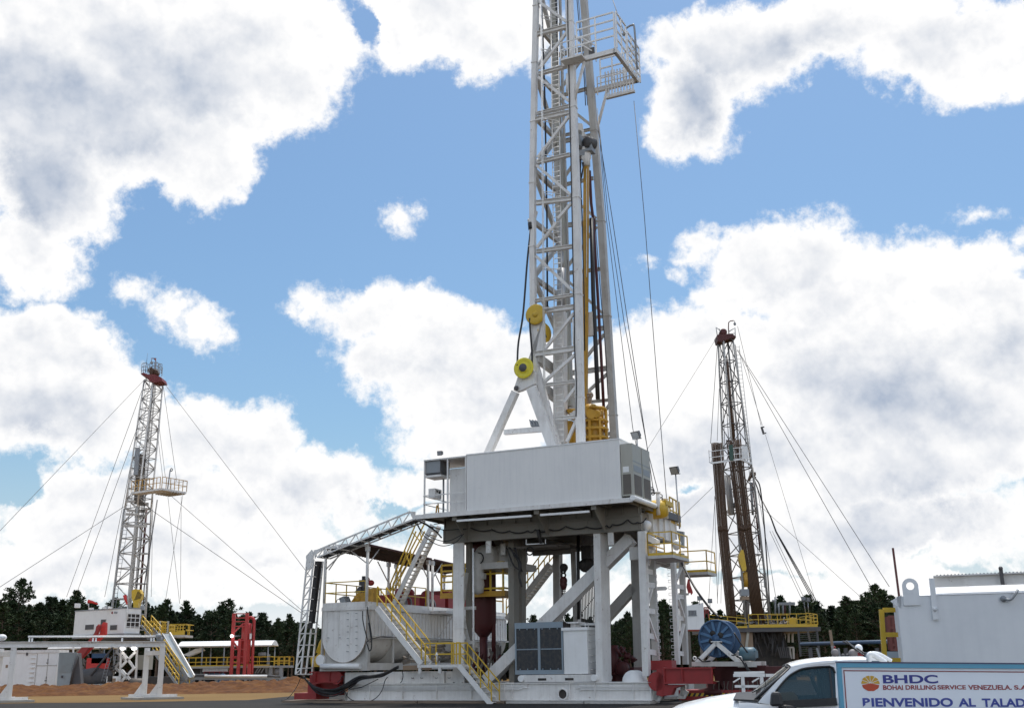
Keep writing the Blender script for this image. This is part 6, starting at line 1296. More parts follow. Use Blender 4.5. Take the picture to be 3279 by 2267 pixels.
# heaps of pipework below the cabin, seen as clutter
g=G(); random.seed(21)
for i in range(90):
    x=random.uniform(260,720); y=random.uniform(1000,1400); p=LM.p('h',x,y,random.uniform(-4,0)); q=p+Vector((random.uniform(-1.2,1.2),0,random.uniform(-1,1)))
    if i%4: g.cyl(p,q,random.uniform(.04,.13),6)
    else: g.box(LM,p.x-.3,p.x+.3,-2,-1,p.z-.25,p.z+.25)
single('engine_block',g,DS,'cluttered dirty engine block under the distant left cabin','engine',LM.p('h',500,1380,-2))
g=G(); p=LM.l(LM.p('h',450,1140,-4.2)); g.box(LM,p[0]-1,p[0]+1.2,-4.2,-3.6,p[2]-.6,p[2]+.5); single('orange_box',g,RB,'small orange red box under the distant left cabin','box',LM.w(*p))
g=G(); p=LM.l(LM.p('h',480,1080,-4.2)); g.box(LM,p[0]-.7,p[0]+.9,-4.2,-3.6,p[2]-.5,p[2]+.5); single('blue_drum',g,BL,'small blue drum above the orange red box under the distant cabin','drum',LM.w(*p))
t=thing('brine_container','grey white tank wall with posts behind the white gantry posts','tank',LM.p('h',1100,1200,0)); g=G(); g.box(LM,LM.p('h',1015,1100,0).x,LM.p('h',1140,1100,0).x,0,2,LM.p('h',1050,1230,0).z,LM.p('h',1050,1035,0).z); g.mk('body',GB,t)
# ramp, stairs, yellow platforms of the left rig
t=thing('v_door_ramp','long grey slanting ramp beside the yellow stairs of the distant rig','ramp',LM.p('h',1700,1330,-7))
pr=[LM.p('h',1335,752,-4),LM.p('h',1440,748,-4),LM.p('h',1770,1328,-8),LM.p('h',1688,1340,-8)]; g=G(); g.prism(pr,Vector((0,.25,-.2))); g.mk('deck',mat('ramp_grey',(.36,.41,.44),.5,grime=.2),t)
g=G(); g.bar(pr[0]-ZZ*.1,pr[3]-ZZ*.1,.12,.5); g.mk('side_rail',GR,t); g=G(); g.bar(pr[1]+ZZ*.05,pr[2]+ZZ*.05,.12,.3); g.mk('side_rail',W_,t)
t=thing('distant_stairs','grey stairs with double yellow handrails left of the distant ramp','stairs',LM.p('h',1590,1460,-8))
stair(t,LM.p('h',1215,970,-6),LM.p('h',1560,1460,-8),Vector((1.0,.3,0)),GR,YE,n=24,sd=.3,h=1.0,post=8,rails=(1.,.55),r=.035)
t=thing('distant_stairs','short yellow stair flight beside the distant cabin corner','stairs',LM.p('h',1230,800,-4))
stair(t,LM.p('h',1062,640,-3),LM.p('h',1200,800,-5),Vector((.9,.3,0)),GR,YE,n=8,sd=.25,h=1.0,post=4,rails=(1.,.5),r=.035)
def plat(lab,x0,x1,yf,h,k='h',v=-3,dep=3.,posts=4,m=YE,toe=.12):
    t=thing('yellow_platform',lab,'platform',LM.p(k,(x0+x1)/2,yf,v)); a,b=LM.l(LM.p(k,x0,yf,v)),LM.l(LM.p(k,x1,yf,v)); z=(a[2]+b[2])/2
    g=G(); g.box(LM,a[0],b[0],v,v+dep,z-.25,z); g.mk('floor',WS,t)
    railing(t,[LM.w(a[0],v,z),LM.w(b[0],v,z)],m,h,.035,posts=[posts],rails=(1.,.66,.33),toe=toe); railing(t,[LM.w(b[0],v,z),LM.w(b[0],v+dep,z)],m,h,.035,posts=[2],rails=(1.,.5)); railing(t,[LM.w(a[0],v+dep,z),LM.w(b[0],v+dep,z)],m,h,.035,posts=[posts],rails=(1.,.5)); return t
plat('yellow railed platform right beside the distant cabin',1105,1300,740,1.27,posts=5)
plat('narrow yellow railed walkway between the two distant yellow platforms',1305,1420,740,.9,posts=3,v=-2)
plat('yellow railed platform at the head of the distant ramp, furthest right',1432,1650,765,1.15,posts=3,v=-3.2,toe=.32)
for x in (1300,1412): g=G(); p=LM.p('h',x,740,-3.3); g.bar(p,p+ZZ*1.25,.16,.16,Vector((0,1,0))); single('gate_post',g,GB,'beige post on the distant yellow platforms, '+('left' if x==1300 else 'right')+' of the ramp head','post',p)
# mud system right of the left rig
LB=Frame((0,134,0),0)
def bp(x,y,v=0.): return LB.p('i',x,y,v)
def canopy2(lab,k,x0,x1,ye,yt,v,endx=None):
    t=thing('curved_canopy',lab,'canopy',LB.p(k,(x0+x1)/2,ye,v)); a,b=LB.l(LB.p(k,x0,ye,v)),LB.l(LB.p(k,x1,ye,v)); z=(a[2]+b[2])/2; hh=LB.p(k,x0,yt,v).z-z
    g=G(); P=[(v+4.*i/8,z+hh*math.sin(math.pi*(i/8))) for i in range(9)]; vs=[LB.w(u,*p) for u in (a[0],b[0]) for p in P]+[LB.w(u,p[0],p[1]-.08) for u in (a[0],b[0]) for p in P]; n=9
    g.add(vs,[(i,i+1,n+i+1,n+i) for i in range(8)]+[(2*n+i,3*n+i,3*n+i+1,2*n+i+1) for i in range(8)],True); g.add([LB.w(b[0],*p) for p in P],[tuple(range(n))]); g.add([LB.w(a[0],*p) for p in P],[tuple(range(n-1,-1,-1))]); g.mk('roof_sheet',WB,t)
    g=G(); g.box(LB,a[0],b[0],v-.05,v-.001,z-.12,z+.02); g.mk('edge_beam',WS,t)
    for i in range(5):
        u=a[0]+.4+(b[0]-a[0]-.8)*i/4
        for vv_ in (v+.1,v+3.8): g=G(); g.cyl(LB.w(u,vv_,z-3.9),LB.w(u,vv_,z-.121),.08,6); g.mk('post',GR,t)
    return t
canopy2('long curved white canopy roof over the distant mud tanks, right of the ramp','i',85,1545,805,735,0)
canopy2('curved white canopy roof behind the red ramp plate at the far left','x',835,1895,298,235,0)
t=thing('distant_mud_tanks','long walkway with yellow guard rails along the distant mud tanks','walkway',bp(800,1115))
a,b=LB.l(bp(60,1112)),LB.l(bp(1535,1112)); z=b[2]
g=G(); g.box(LB,a[0],b[0],-.6,4,z-.22,z); g.mk('deck',GB,t)
railing(t,[LB.w(a[0],-.55,z),LB.w(b[0],-.55,z)],YE,1.05,.035,posts=[9],toe=.12); railing(t,[LB.w(b[0],-.55,z),LB.w(b[0],3.8,z)],YE,1.05,.035,posts=[2]); railing(t,[LB.w(a[0],3.9,z),LB.w(b[0],3.9,z)],YD,1.05,.035,posts=[9])
g=G(); g.box(LB,bp(490,1150).x,bp(880,1150).x,-.3,3.5,bp(500,1210).z,z-.221); g.mk('tank_wall',W_,t)
g=G(); g.box(LB,a[0],bp(1540,0).x,1.5,3.5,.0,z-.23); g.mk('dark_tank',GD,t)
for x in (1290,1330,1380,1460): g=G(); g.bar(bp(x,1230,-.4),bp(x+(60 if x<1400 else 0),1135,-.4),.1,.1,Vector((0,1,0))); g.mk('strut',GR,t)
g=G(); rail_g(g,[bp(500,1255,-.8),bp(900,1255,-.8)],.38,.035,posts=[5],rails=(1.,.1)); g.mk('red_rail',RE,t)
g=G(); g.prism([bp(180,945,1),bp(370,850,1),bp(450,838,1),bp(480,880,1),bp(250,970,1)],Vector((0,1.2,0))); g.mk('chute',WB,t)
g=G(); g.cyl(bp(1345,938,1),bp(1460,935,1),.22,8); g.box(LB,bp(1480,1000,1).x,bp(1515,1000,1).x,.8,1.3,z,bp(1500,935,1).z); g.mk('machine',GR,t)
t=thing('yellow_platform','small yellow railed platform on a grey portal at the far end of the mud tanks','platform',bp(1690,1110)); a,b=LB.l(bp(1588,1112)),LB.l(bp(1825,1112)); g=G(); g.box(LB,a[0],b[0],0,2.5,a[2]-.25,a[2]); g.mk('floor',GR,t)
railing(t,[LB.w(a[0],0,a[2]),LB.w(b[0],0,a[2])],YE,1.02,.035,posts=[3],rails=(1.,.6,.3)); railing(t,[LB.w(a[0],2.4,a[2]),LB.w(b[0],2.4,a[2])],YD,1.02,.035,posts=[3])
for x in (1580,1745): g=G(); g.box(LB,bp(x,0).x-.2,bp(x,0).x+.2,0,.4,0,a[2]-.26); g.mk('leg',GR,t)
g=G(); g.sph(bp(1650,1210,.5),.45,10,8,(1,.6,1)); g.cyl(bp(1620,1170,.5),bp(1620,1250,.5),.15,8); g.cyl(bp(1680,1180,.5),bp(1690,1250,.5),.12,8); g.mk('pump',GR,t)
# red mud gas separator
t=thing('red_separator','tall bright red separator tower with ladder cage and bent pipe','separator',bp(1100,1250,-4))
Q=lambda x,y,v=-4.: bp(x,y,v)
c0=Q(1150,1250); zt=Q(1150,490).z; cx=Q(1147,800).x
g=G(); g.lathe(Vector((cx,130,0)),ZZ,[(0,Q(1150,1090).z),(.5,Q(1150,1080).z),(.56,Q(1150,1040).z),(.56,zt-.3),(.6,zt+.2),(0,zt+.3)],20); g.mk('vessel',RB if 0 else mat('separator_red',(.42,.03,.03),.45,grime=.2),t)
sr=MT['separator_red']
g=G(); g.tube(spline([Q(1175,480),Q(1180,400),Q(1225,368),Q(1270,400),Q(1275,480),Q(1265,700),Q(1250,1000),Q(1240,1250)],6),.17,8); g.mk('bent_pipe',sr,t)
for x0,y0,x1,y1 in ((965,310,920,1250),(1170,300,1125,1260),(1060,700,1025,1250),(1200,1080,1195,1250)): g=G(); g.bar(Q(x0,y0,-4.6),Q(x1,y1,-4.6),.36,.3,Vector((0,1,0))); g.mk('leg',sr,t)
g=G()
for y in (310,375,430,505,725,860,975,1070): g.bar(Q(955-(y-310)*.04,y,-4.7),Q(1165-(y-310)*.045,y,-4.7),.12,.12)
g.bar(Q(960,600,-4.7),Q(1100,470,-4.7),.18,.18); g.bar(Q(950,740,-4.7),Q(1040,860,-4.7),.18,.18); g.mk('ladder_frame',sr,t)
g=G(); g.box(LB,Q(930,1000).x,Q(1200,1000).x,-4.3,-3.,Q(1000,1010).z,Q(1000,975).z); g.mk('platform',sr,t)
g=G(); p=Q(1225,660,-4.4); g.box(LB,p.x-.1,p.x+.1,-4.6,-4.4,p.z-.3,p.z+.3); g.mk('white_plate',WB,t)
p=Q(930,655,-5.3); t=thing('work_lamp','bright lit lamp on the left of the red separator tower','lamp',p); g=G(); g.sph(p,.17,10,6); g.mk('lens',LIT,t); g=G(); g.cyl(p+Vector((.2,.1,0)),p+Vector((.9,.4,0)),.05,6); g.mk('bracket',GR,t)
# pipe rack in front
t=thing('pipe_rack','long grey pipe rack in front of the distant mud tanks','pipe rack',bp(1000,1330,-9))
a,b=bp(210,1315,-9),bp(1950,1305,-9); g=G(); g.bar(a,b,.3,.25); g.mk('beam',GR,t)
for x in (225,440,690,910,1145,1380,1480,1630,1790,1890): g=G(); p=bp(x,1330,-9); g.bar(Vector((p.x,p.y,0)),p,.25,.2,Vector((0,1,0))); g.bar(p-ZZ*.5-UU*.0+Vector((.5,0,.4)),p-ZZ*.7,.15,.15,Vector((0,1,0))); g.mk('leg',GR,t)
for i,(x0,x1,y) in enumerate(((510,1480,1278),(530,1470,1415),(530,700,1418))):
    if i==2: continue
    g=G(); g.cyl(bp(x0,y,-9.2+i*.6),bp(x1,y-(0 if i else 2),-9.2+i*.6),.15 if i==0 else .1,10); single('white_pipe',g,WB,('long white pipe lying on the distant grey pipe rack','long white pipe lying on the ground under the distant rack')[i],'pipe',bp(x0,y,-9.2))
g=G(); g.cyl(bp(1480,1276,-9.2),bp(1680,1282,-9.2),.1,8); single('dark_rod',g,GD,'dark rod continuing right of the white pipe on the distant rack','rod',bp(1680,1282,-9.2))
# pick-up like parts under the rack: blue cars seen through, kept as low shapes
def minicar(lab,x,y,v,m,L_=4.2):
    p=bp(x,y,v); t=thing('parked_car',lab,'car',Vector((p.x,p.y,0))); F=Frame((p.x-L_/2,p.y,0),0)
    g=G(); g.prism([F.w(0,0,.3),F.w(L_,0,.3),F.w(L_,0,.85),F.w(L_*.82,0,.95),F.w(L_*.7,0,1.4),F.w(L_*.35,0,1.42),F.w(L_*.2,0,.95),F.w(0,0,.85)],F.V*1.7); g.mk('body',m,t)
    g=G(); g.prism([F.w(L_*.78,-.01,.97),F.w(L_*.68,-.01,1.33),F.w(L_*.37,-.01,1.35),F.w(L_*.25,-.01,.97)],F.V*1.72); g.mk('window',GD,t)
    for u in (L_*.2,L_*.8):
        for v_ in (0,1.55): g=G(); g.lathe(F.w(u,v_-.02,.33),F.V,[(0,0),(.33,0),(.33,.2),(0,.2)],14); g.mk('wheel',BK,t)
minicar('small dark blue car seen under the distant pipe rack',640,1395,-3,BL); minicar('grey parked car under the left of the distant pipe rack',380,1400,-3,GR)
# ================================================================== brown rig on the right
RR=Frame((0,118,0),0); RY=Vector((0,1,0))
rm=thing('brown_rig_mast','narrow white lattice mast of the brown rig on the right','mast',RR.p('1',480,1450,0))
C0=RR.p('1',610,1560,0); Cm=RR.p('H',520,1230,0); C1=RR.p('H',425,225,0); AX2=Frame((0,0,0),-18)
lattice(rm,C0,Cm,2.9,2.3,AX2,7,MW,MW,.12,.06); lattice(rm,Cm,C1,2.2,1.2,AX2,6,WS,GD,.11,.055)
for (k0,x0,y0,k1,x1,y1) in (('H',400,240,'H',450,1000),('H',450,240,'H',500,980),('H',475,260,'H',560,1150),('H',385,240,'H',420,1050),('H',500,250,'H',600,1180)):
    g=G(); g.tube([RR.p(k0,x0,y0,.3),RR.p(k1,x1,y1,.3)],.035,4); g.mk('drill_line',GD,rm)
g=G(); ladder_g(g,RR.p('1',850,1500,1.5),RR.p('H',505,260,.6),Vector((.4,0,0)),.03,.45); g.mk('ladder',GR,rm)
g=G(); g.tube([RR.p('m',435,540,-.8),RR.p('m',500,1100,-.8)],.35,8); g.tube([RR.p('m',520,540,-.6),RR.p('m',540,850,-.6)],.15,6); g.mk('raising_cylinder',WS,rm)
g=G(); g.box(RR,RR.p('m',480,950,-1).x,RR.p('m',580,950,-1).x,-1,-.5,RR.p('m',480,1000,-1).z,RR.p('m',480,940,-1).z); g.mk('bracket',GR,rm)
for x0,y0,x1,y1,m,r in ((790,640,900,1596,RD,.07),(825,640,880,1300,GR,.06),(770,640,800,1100,GR,.14),(845,760,905,1596,GD,.04)):
    g=G(); g.tube([RR.p('m',x0,y0,1),RR.p('m',x1,y1,1)],r,5); g.mk('standpipe',m,rm)
t=thing('crown_block','dark red crown block with rails and a curved hook arm on the right mast','crown block',RR.p('H',420,225,0))
g=G(); g.prism([RR.p('H',*p,-.9) for p in ((358,182),(372,172),(480,168),(510,195),(470,202),(390,232),(368,225))],RY*1.8); g.mk('deck',RD,t)
g=G(); g.lathe(RR.p('H',410,155,-.5),RY,[(0,0),(.40,0),(.40,.9),(0,.9)],18); g.mk('sheave_guard',RD,t)
g=G()
for x0,y0,x1,y1 in ((350,118,360,180),(350,118,378,140),(378,130,382,160),(455,150,500,122),(500,122,502,190),(455,172,500,165)): g.tube([RR.p('H',x0,y0,-.6),RR.p('H',x1,y1,-.6)],.05,5)
g.mk('railing',GR,t)
g=G(); g.tube([RR.p('H',*p,0) for p in ((455,200),(448,120),(450,80),(465,68),(490,66))],.06,6); g.mk('jib',RD,t)
g=G(); g.sph(RR.p('H',498,92,0),.17,10,8,(.9,.4,1.2)); g.tube([RR.p('H',497,66,0),RR.p('H',498,80,0)],.04,5); g.mk('pulley_block',GR,t)
g=G(); g.tube([RR.p('H',438,385,-.7),RR.p('H',490,1010,-.7)],.16,9); g.tube([RR.p('H',436,350,-.7),RR.p('H',438,390,-.7)],.07,7); single('rusty_stand',g,PB,'single rusty pipe standing tall inside the right mast','pipe',RR.p('H',490,1010,-.7))
# racks of drill pipe
def rack(lab,grp,tops,bots,vt,vb,cols,rows,rad):
    first=None; random.seed(len(lab))
    (xa,ya),(xb,yb)=tops; (ka,(xc,yc),(xd,yd))=bots
    for r in range(rows):
        for c in range(cols):
            q=(c+.5)/cols; jt=random.uniform(-10,10)
            a=RR.p('H',xa+(xb-xa)*q,ya+(yb-ya)*q+jt,vt+r*rad*2.3); b=RR.p(ka,xc+(xd-xc)*q,yc+(yd-yc)*q,vb+r*rad*2.3)
            m_=V3(a,b,.5)-Vector((.12,0,random.uniform(-.1,.1)))
            g=G(); g.tube([a,V3(a,m_,.5),m_,V3(m_,b,.5),b],rad*.84,8); g.tube([m_+(a-b).normalized()*.5,m_],rad*1.02,8)
            o=g.mk('drill_pipe',PB,loc=b); tag(o,lab,'drill pipe',grp)
rack('dark brown drill pipe standing in the left bundle racked on the brown rig','drill pipes of the left bundle',((312,1032),(395,1030)),('1',(205,1570),(375,1570)),-2.6,-1.5,8,3,.075)
rack('brown drill pipe standing in the right bundle racked on the brown rig','drill pipes of the right bundle',((428,1010),(548,1000)),('1',(650,1580),(850,1570)),-2.2,-1.5,9,3,.088)
# monkey board right
t=thing('monkey_board','white railed monkey board hugging the pipe bundles of the brown rig','platform',RR.p('H',460,1170,-3))
P=[RR.p('H',*p,v) for p,v in (((300,1175),-2.2),((320,1185),-3.2),((540,1155),-3.2),((628,1190),-1.),((600,1170),1.),((420,1165),1.))]
g=G(); 
for a,b in zip(P,P[1:]+P[:1]): g.bar(a,b,.14,.18)
g.bar(P[0]+RY*.3,P[2]+RY*.3,.1,.1); g.mk('frame',WB,t)
g=G(); rail_g(g,P[:4],1.3,.035,posts=[1,3,3],rails=(1.,.5)); g.mk('railing',WB,t)
g=G(); a,b=RR.p('H',555,1090,-2.9),RR.p('H',598,1160,-2.2); g.box(RR,a.x,b.x,-2.7,-2.6,b.z,a.z+.6); g.mk('white_panel',WB,t)
g=G(); p=RR.p('H',470,1100,-3.3); g.bar(p-ZZ*.9,p+ZZ*.8,.4,.1,RY); g.mk('green_cloth',MG,t)
# traveling block on right
t=thing('travelling_block','yellow travelling block and hook hanging between the two pipe bundles','travelling block',RR.p('1',500,960,-2.6))
g=G(); g.prism([RR.p('1',*p,-2.0) for p in ((445,320),(480,320),(500,400),(535,640),(520,680),(465,680),(415,500),(402,420))],RY*.8); g.mk('block',YE,t)
g=G(); g.tube([RR.p('1',510,700,-1.6),RR.p('1',520,950,-1.6)],.27,10); g.ring(RR.p('1',460,810,-1.6),RY,.2,.05,12,5); g.mk('hook',YD,t)
g=G(); p0,p1=RR.l(RR.p('1',445,1100,-1.9)),RR.l(RR.p('1',575,985,-1.9)); g.box(RR,p0[0],p1[0],-1.9,-1.,p0[2],p1[2]); g.mk('swivel',GR,t)
g=G(); p0,p1=RR.l(RR.p('1',450,1170,-1.9)),RR.l(RR.p('1',580,1110,-1.9)); g.box(RR,p0[0],p1[0],-1.9,-1.,p0[2],p1[2]); g.mk('lower_block',TN,t)
g=G(); g.tube([RR.p('1',545,1170,-1.4),RR.p('1',530,1540,-1.4)],.28,10); g.tube([RR.p('1',500,1180,-1.2),RR.p('1',490,1350,-1.2)],.15,6); g.mk('kelly_hose',DS,t)
# hoses and gooseneck
g=G(); g.tube(spline([RR.p('m',745,620,1),RR.p('m',760,575,1),RR.p('m',800,555,1),RR.p('m',840,580,1)]),.15,8); g.box(RR,RR.p('m',765,500,1).x,RR.p('m',835,500,1).x,.7,1.3,RR.p('m',800,545,1).z,RR.p('m',800,500,1).z); single('gooseneck',g,PB,'rusty brown curved pipe neck right of the pipe bundles','pipe',RR.p('m',800,600,1))
g=G(); g.tube(spline([RR.p('m',840,585,1),RR.p('m',890,660,1),RR.p('m',915,780,1),RR.p('m',940,1000,1),RR.p('1',850,60,1),RR.p('1',900,800,1),RR.p('1',940,1400,1)]),.075,7); g.tube(spline([RR.p('m',820,600,1.2),RR.p('m',880,760,1.2),RR.p('m',925,900,1.2)]),.07,6); single('kelly_hose',g,BK,'thick black hose dropping right of the brown rig mast','hose',RR.p('1',940,1400,1))
for i in range(3):
    g=G(); g.tube([RR.p('m',925+i*2,880,1),RR.p('m',1050+i*5,1130,.5),RR.p('1',1030+i*8,10,0),RR.p('g',890+i*18,690-i*8,-3)],.045,5); single('hose_line',g,BK,'one of three dark hoses running parallel from the mast to the yellow corner','hose',RR.p('g',890,690,-3)); bpy.data.objects['hose_line' if i==0 else 'hose_line.%03d'%i]['group']='three parallel dark hoses'
g=G(); a,b=RR.l(RR.p('1',862,960,.8)),RR.l(RR.p('1',845,710,.8)); g.bar(RR.w(*a),RR.w(*b),.3,.2,RY); single('line_weight',g,GR,'pale grey slender weight hanging right of the mast','weight',RR.w(*a))
G2='right mast guy line '
TLr=RR.p('H',355,200,0); TRr=RR.p('H',500,210,0)
line3(G2+'from the crown sloping down left behind the large rig',TLr,oY(1430,1060,100),.03)
line3(G2+'from behind the pipe bundle sloping down left',RR.p('m',235,705,0),oY(1490,1210,110),.03); 
line3(G2+'dropping left of the mast, outermost',RR.p('H',362,240,0),RR.p('H',308,1030,0),.03); line3(G2+'dropping left of the mast, innermost',RR.p('H',375,600,0),RR.p('H',360,1010,0),.025)
line3(G2+'left of the left pipe bundle, outermost',RR.p('m',258,830,0),RR.p('1',40,1230,0),.025); line3(G2+'left of the left pipe bundle, innermost',RR.p('1',108,640,0),RR.p('1',98,1230,0),.022)
line3(G2+'upper one of the pair sloping to the far right',RR.p('H',515,290,0),oY(2005,1322,105),.032)
line3(G2+'lower one of the pair sloping to the far right',RR.p('H',520,300,0),oY(1965,1325,108),.032)
p=RR.p('H',722,930,0)
line3(G2+'leading to the small clamp hung in the sky, left strand',RR.p('H',520,110,0),RR.p('H',705,890,0),.024); line3(G2+'leading to the small clamp hung in the sky, right strand',RR.p('H',530,290,0),RR.p('H',715,890,0),.024)
line3(G2+'running on from the small clamp down to the trees',RR.p('H',738,960,0),oY(1835,1342,120),.024)
g=G(); g.bar(RR.p('H',708,900,0),RR.p('H',726,958,0),.2,.2,RY); g.bar(RR.p('H',703,905,0),RR.p('H',730,900,0),.12,.12,RY); g.bar(RR.p('H',718,955,0),RR.p('H',745,948,0),.12,.12,RY); single('line_clamp',g,GD,'small dark clamp hanging on a guy line in the sky right of the mast','clamp',RR.p('H',720,955,0))
line3(G2+'thin one crossing to the trees near the white tank',RR.p('m',870,940,0),oY(1940,1345,122),.022)
line3(G2+'beside the black hose down to the white posts',RR.p('m',870,760,0),RR.p('g',415,640,0),.026)
for i,(xa,xb,yb) in enumerate(((940,800,760),(985,755,630))): line3(G2+'in the fan of lines ending at the yellow corner, '+('left' if i==0 else 'right')+' one',RR.p('1',xa-10,0,0),RR.p('g',(790,765)[i],yb,-3),.03)
for i,(k,x,ya,yb) in enumerate((('G',415,640,900),('G',432,660,900),('f',910,0,240),('f',720,20,230))): pass
line3(G2+'plumb between the blue reel and the left pipe bundle, left one',RR.p('G',395,190,3),RR.p('G',352,890,3),.025); line3(G2+'plumb between the blue reel and the left pipe bundle, right one',RR.p('G',425,560,3),RR.p('G',410,890,3),.022)
# floor of the brown rig
t=thing('brown_rig_floor','dark rig floor with yellow guard rails and yellow kick plate on the right rig','rig floor',RR.p('g',450,1030,-3))
z=RR.p('g',450,1025,-3).z; u0,u1=RR.p('f',1250,500,-3).x,RR.p('g',815,1010,-3).x; um=RR.p('g',75,1000,-3).x
g=G(); g.box(RR,u0-3,u1+1.4,-2.9,6,z-.45,z-.02); g.mk('floor',GD,t)
g=G(); g.box(RR,um,u1,-3,-2.901,z-.02,z+.28); g.box(RR,u0,um-.2,-3,-2.901,z-.05,z+.15); g.box(RR,u1+.001,u1+1.3,-2.2,-2.1,z,z+.3); g.mk('kick_plate',YE,t)
railing(t,[RR.w(um,-2.95,z+.28),RR.w(u1,-2.95,z+.28)],YE,1.05,.035,posts=[6]); railing(t,[RR.w(u1,-2.95,z+.3),RR.w(u1+1.35,-2.1,z+.2),RR.w(u1+1.35,5,z+.2)],YE,1.1,.035,posts=[3,3],rails=(1.,.66,.33)); railing(t,[RR.w(u0-2.5,-2.6,z+.6),RR.w(um-.3,-2.95,z+.2)],YE,.75,.035,posts=[4]); railing(t,[RR.w(um,4,z+.42),RR.w(u1,4,z+.42)],YD,1.1,.035,posts=[6])
q=RR.l(RR.p('g',630,920,-2)); g=G(); g.box(RR,q[0]-.35,q[0]+.35,-2,-1.5,z+.3,z+.95); g.mk('yellow_box',YE,t)
g=G()
for i in range(40):
    p=RR.w(random.uniform(um+1.5,u1-.5),random.uniform(-1,2),z+random.uniform(0,.8)); g.cyl(p,p+Vector((random.uniform(-.5,.5),0,random.uniform(0,.5))),random.uniform(.05,.18),7)
g.mk('machinery',DS,t)
bs=thing('brown_rig_substructure','dark cluttered substructure below the yellow railed floor of the right rig','substructure',RR.p('g',280,1400,-1))
g=G(); g.box(RR,RR.p('f',1290,0,-2.4).x,RR.p('f',1440,0,-2.4).x,-2.4,-1.8,0,z-.46); g.mk('tan_plate',TN,bs)
g=G(); g.bar(RR.p('f',1400,800,-2.6),RR.p('f',1435,500,-2.6),.25,.2,RY); g.mk('ladder_rail',GB,bs)
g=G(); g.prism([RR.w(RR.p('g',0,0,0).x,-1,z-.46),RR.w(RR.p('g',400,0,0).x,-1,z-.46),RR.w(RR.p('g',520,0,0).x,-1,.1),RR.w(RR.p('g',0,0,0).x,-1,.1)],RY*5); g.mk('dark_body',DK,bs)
random.seed(8)
g=G()
for i in range(34):
    x=random.uniform(90,540); y=random.uniform(1080,1420); p=RR.p('g',x,y,-1.6); g.cyl(p,p+Vector((random.uniform(-.5,.5),0,random.uniform(.6,1.8))),random.uniform(.03,.09),6)
g.mk('pipework',GD,bs)
for i in range(6): g=G(); g.bar(RR.p('g',440+i*28,1280,-1.8),RR.p('g',480+i*22,1420,-1.8),.1,.1,RY); g.mk('strut',GD,bs)
t=thing('tall_ladder','dark stair ladder below the yellow corner of the right rig','stairs',RR.p('g',760,1400,-2.5)); stair(t,RR.p('g',700,1040,-2.8),RR.p('g',735,1400,-2.8),Vector((1.9,0,0)),GD,GD,n=14,sd=.22,rail=(False,False)); g=G(); g.bar(RR.p('g',815,1040,-2.8),RR.p('g',855,1230,-2.8),.2,.15,RY); g.mk('strut',DS,t)
t=thing('vent_manifold','grey group of upright vent pipes on the right rig floor','pipes',RR.p('g',500,870,2))
for x,y0 in ((410,640),(455,730),(508,740),(595,700)): g=G(); g.cyl(RR.p('g',x,870,2),RR.p('g',x-3,y0,2),.10,9); g.mk('pipe',GR,t)
g=G(); g.cyl(RR.p('g',535,870,2.4),RR.p('g',530,745,2.4),.11,8); g.mk('pipe',RD,t)
g=G(); g.box(RR,RR.p('g',400,0,2).x,RR.p('g',600,0,2).x,1.9,2.3,RR.p('g',500,745,2).z,RR.p('g',500,710,2).z); g.cyl(RR.p('g',370,690,2),RR.p('g',410,690,2),.13,8); g.mk('header',GR,t)
for x,y,dx,lab in ((775,690,0,'dark floodlight on a short pole at the yellow corner of the right rig'),(825,700,.5,'dark floodlight tilted right at the yellow corner of the right rig')):
    p=RR.p('g',x,y,-2.6); floodlight('floodlight',lab,RR.p('g',795 if x<800 else 835,840,-2.6),p,(-.3+dx,-.8,-.1),.42)
# white hut
t=thing('white_hut','small white hut with a barred window between the rig and the blue reel','hut',RR.p('f',720,560,-6))
a,b=RR.l(RR.p('f',590,558,-6)),RR.l(RR.p('f',835,250,-6)); g=G(); g.prism([RR.w(a[0],-6,a[2]),RR.w(b[0],-6,a[2]),RR.w(b[0],-6,b[2]+.15),RR.w((a[0]+b[0])/2+1,-6,b[2]+.35),RR.w(a[0],-6,b[2]-.0)],RY*4); g.mk('wall',WB,t)
p0,p1=RR.l(RR.p('f',640,370,-6)),RR.l(RR.p('f',740,302,-6)); g=G(); g.box(RR,p0[0],p1[0],-6.03,-6.001,p0[2],p1[2]); w_=g.mk('window',DK,t)
g=G()
for i in range(6): u=p0[0]+(p1[0]-p0[0])*(i+.5)/6; g.box(RR,u-.04,u+.04,-6.06,-6.031,p0[2],p1[2])
g.box(RR,p0[0]-.06,p1[0]+.06,-6.06,-6.031,p0[2]-.08,p0[2]-.001); g.mk('bars',GR,w_)
g=G(); g.box(RR,a[0],b[0],-6.02,-2.1,a[2]-.08,a[2]-.001); g.mk('red_sill',RE,t)
g=G(); 
for u in (a[0]+.3,a[0]+2.2,b[0]-.5): g.box(RR,u,u+.25,-5.8,-5.5,0,a[2]-.161)
g.mk('stilts',DS,t)
for x,y,lab in ((783,170,'small floodlight on the roof of the white hut, left one'),(922,205,'small floodlight on a pole right of the white hut')):
    p=RR.p('f',x,y,-6); floodlight('floodlight',lab,RR.p('f',x,y+60,-6),p,(-.1,-.9,-.1),.40)
g=G(); 
for x0,y0,x1,y1 in ((840,265,900,265),(840,320,900,330),(845,265,850,400),(895,265,905,400),(870,265,870,350)): g.bar(RR.p('f',x0,y0,-5),RR.p('f',x1,y1,-5),.1,.1,RY)
single('rusty_rack',g,RE,'rusty red frame right of the white hut','frame',RR.p('f',870,400,-5))
t=thing('white_portal','white portal frames below the right rig floor','frame',RR.p('g',560,1430,3))
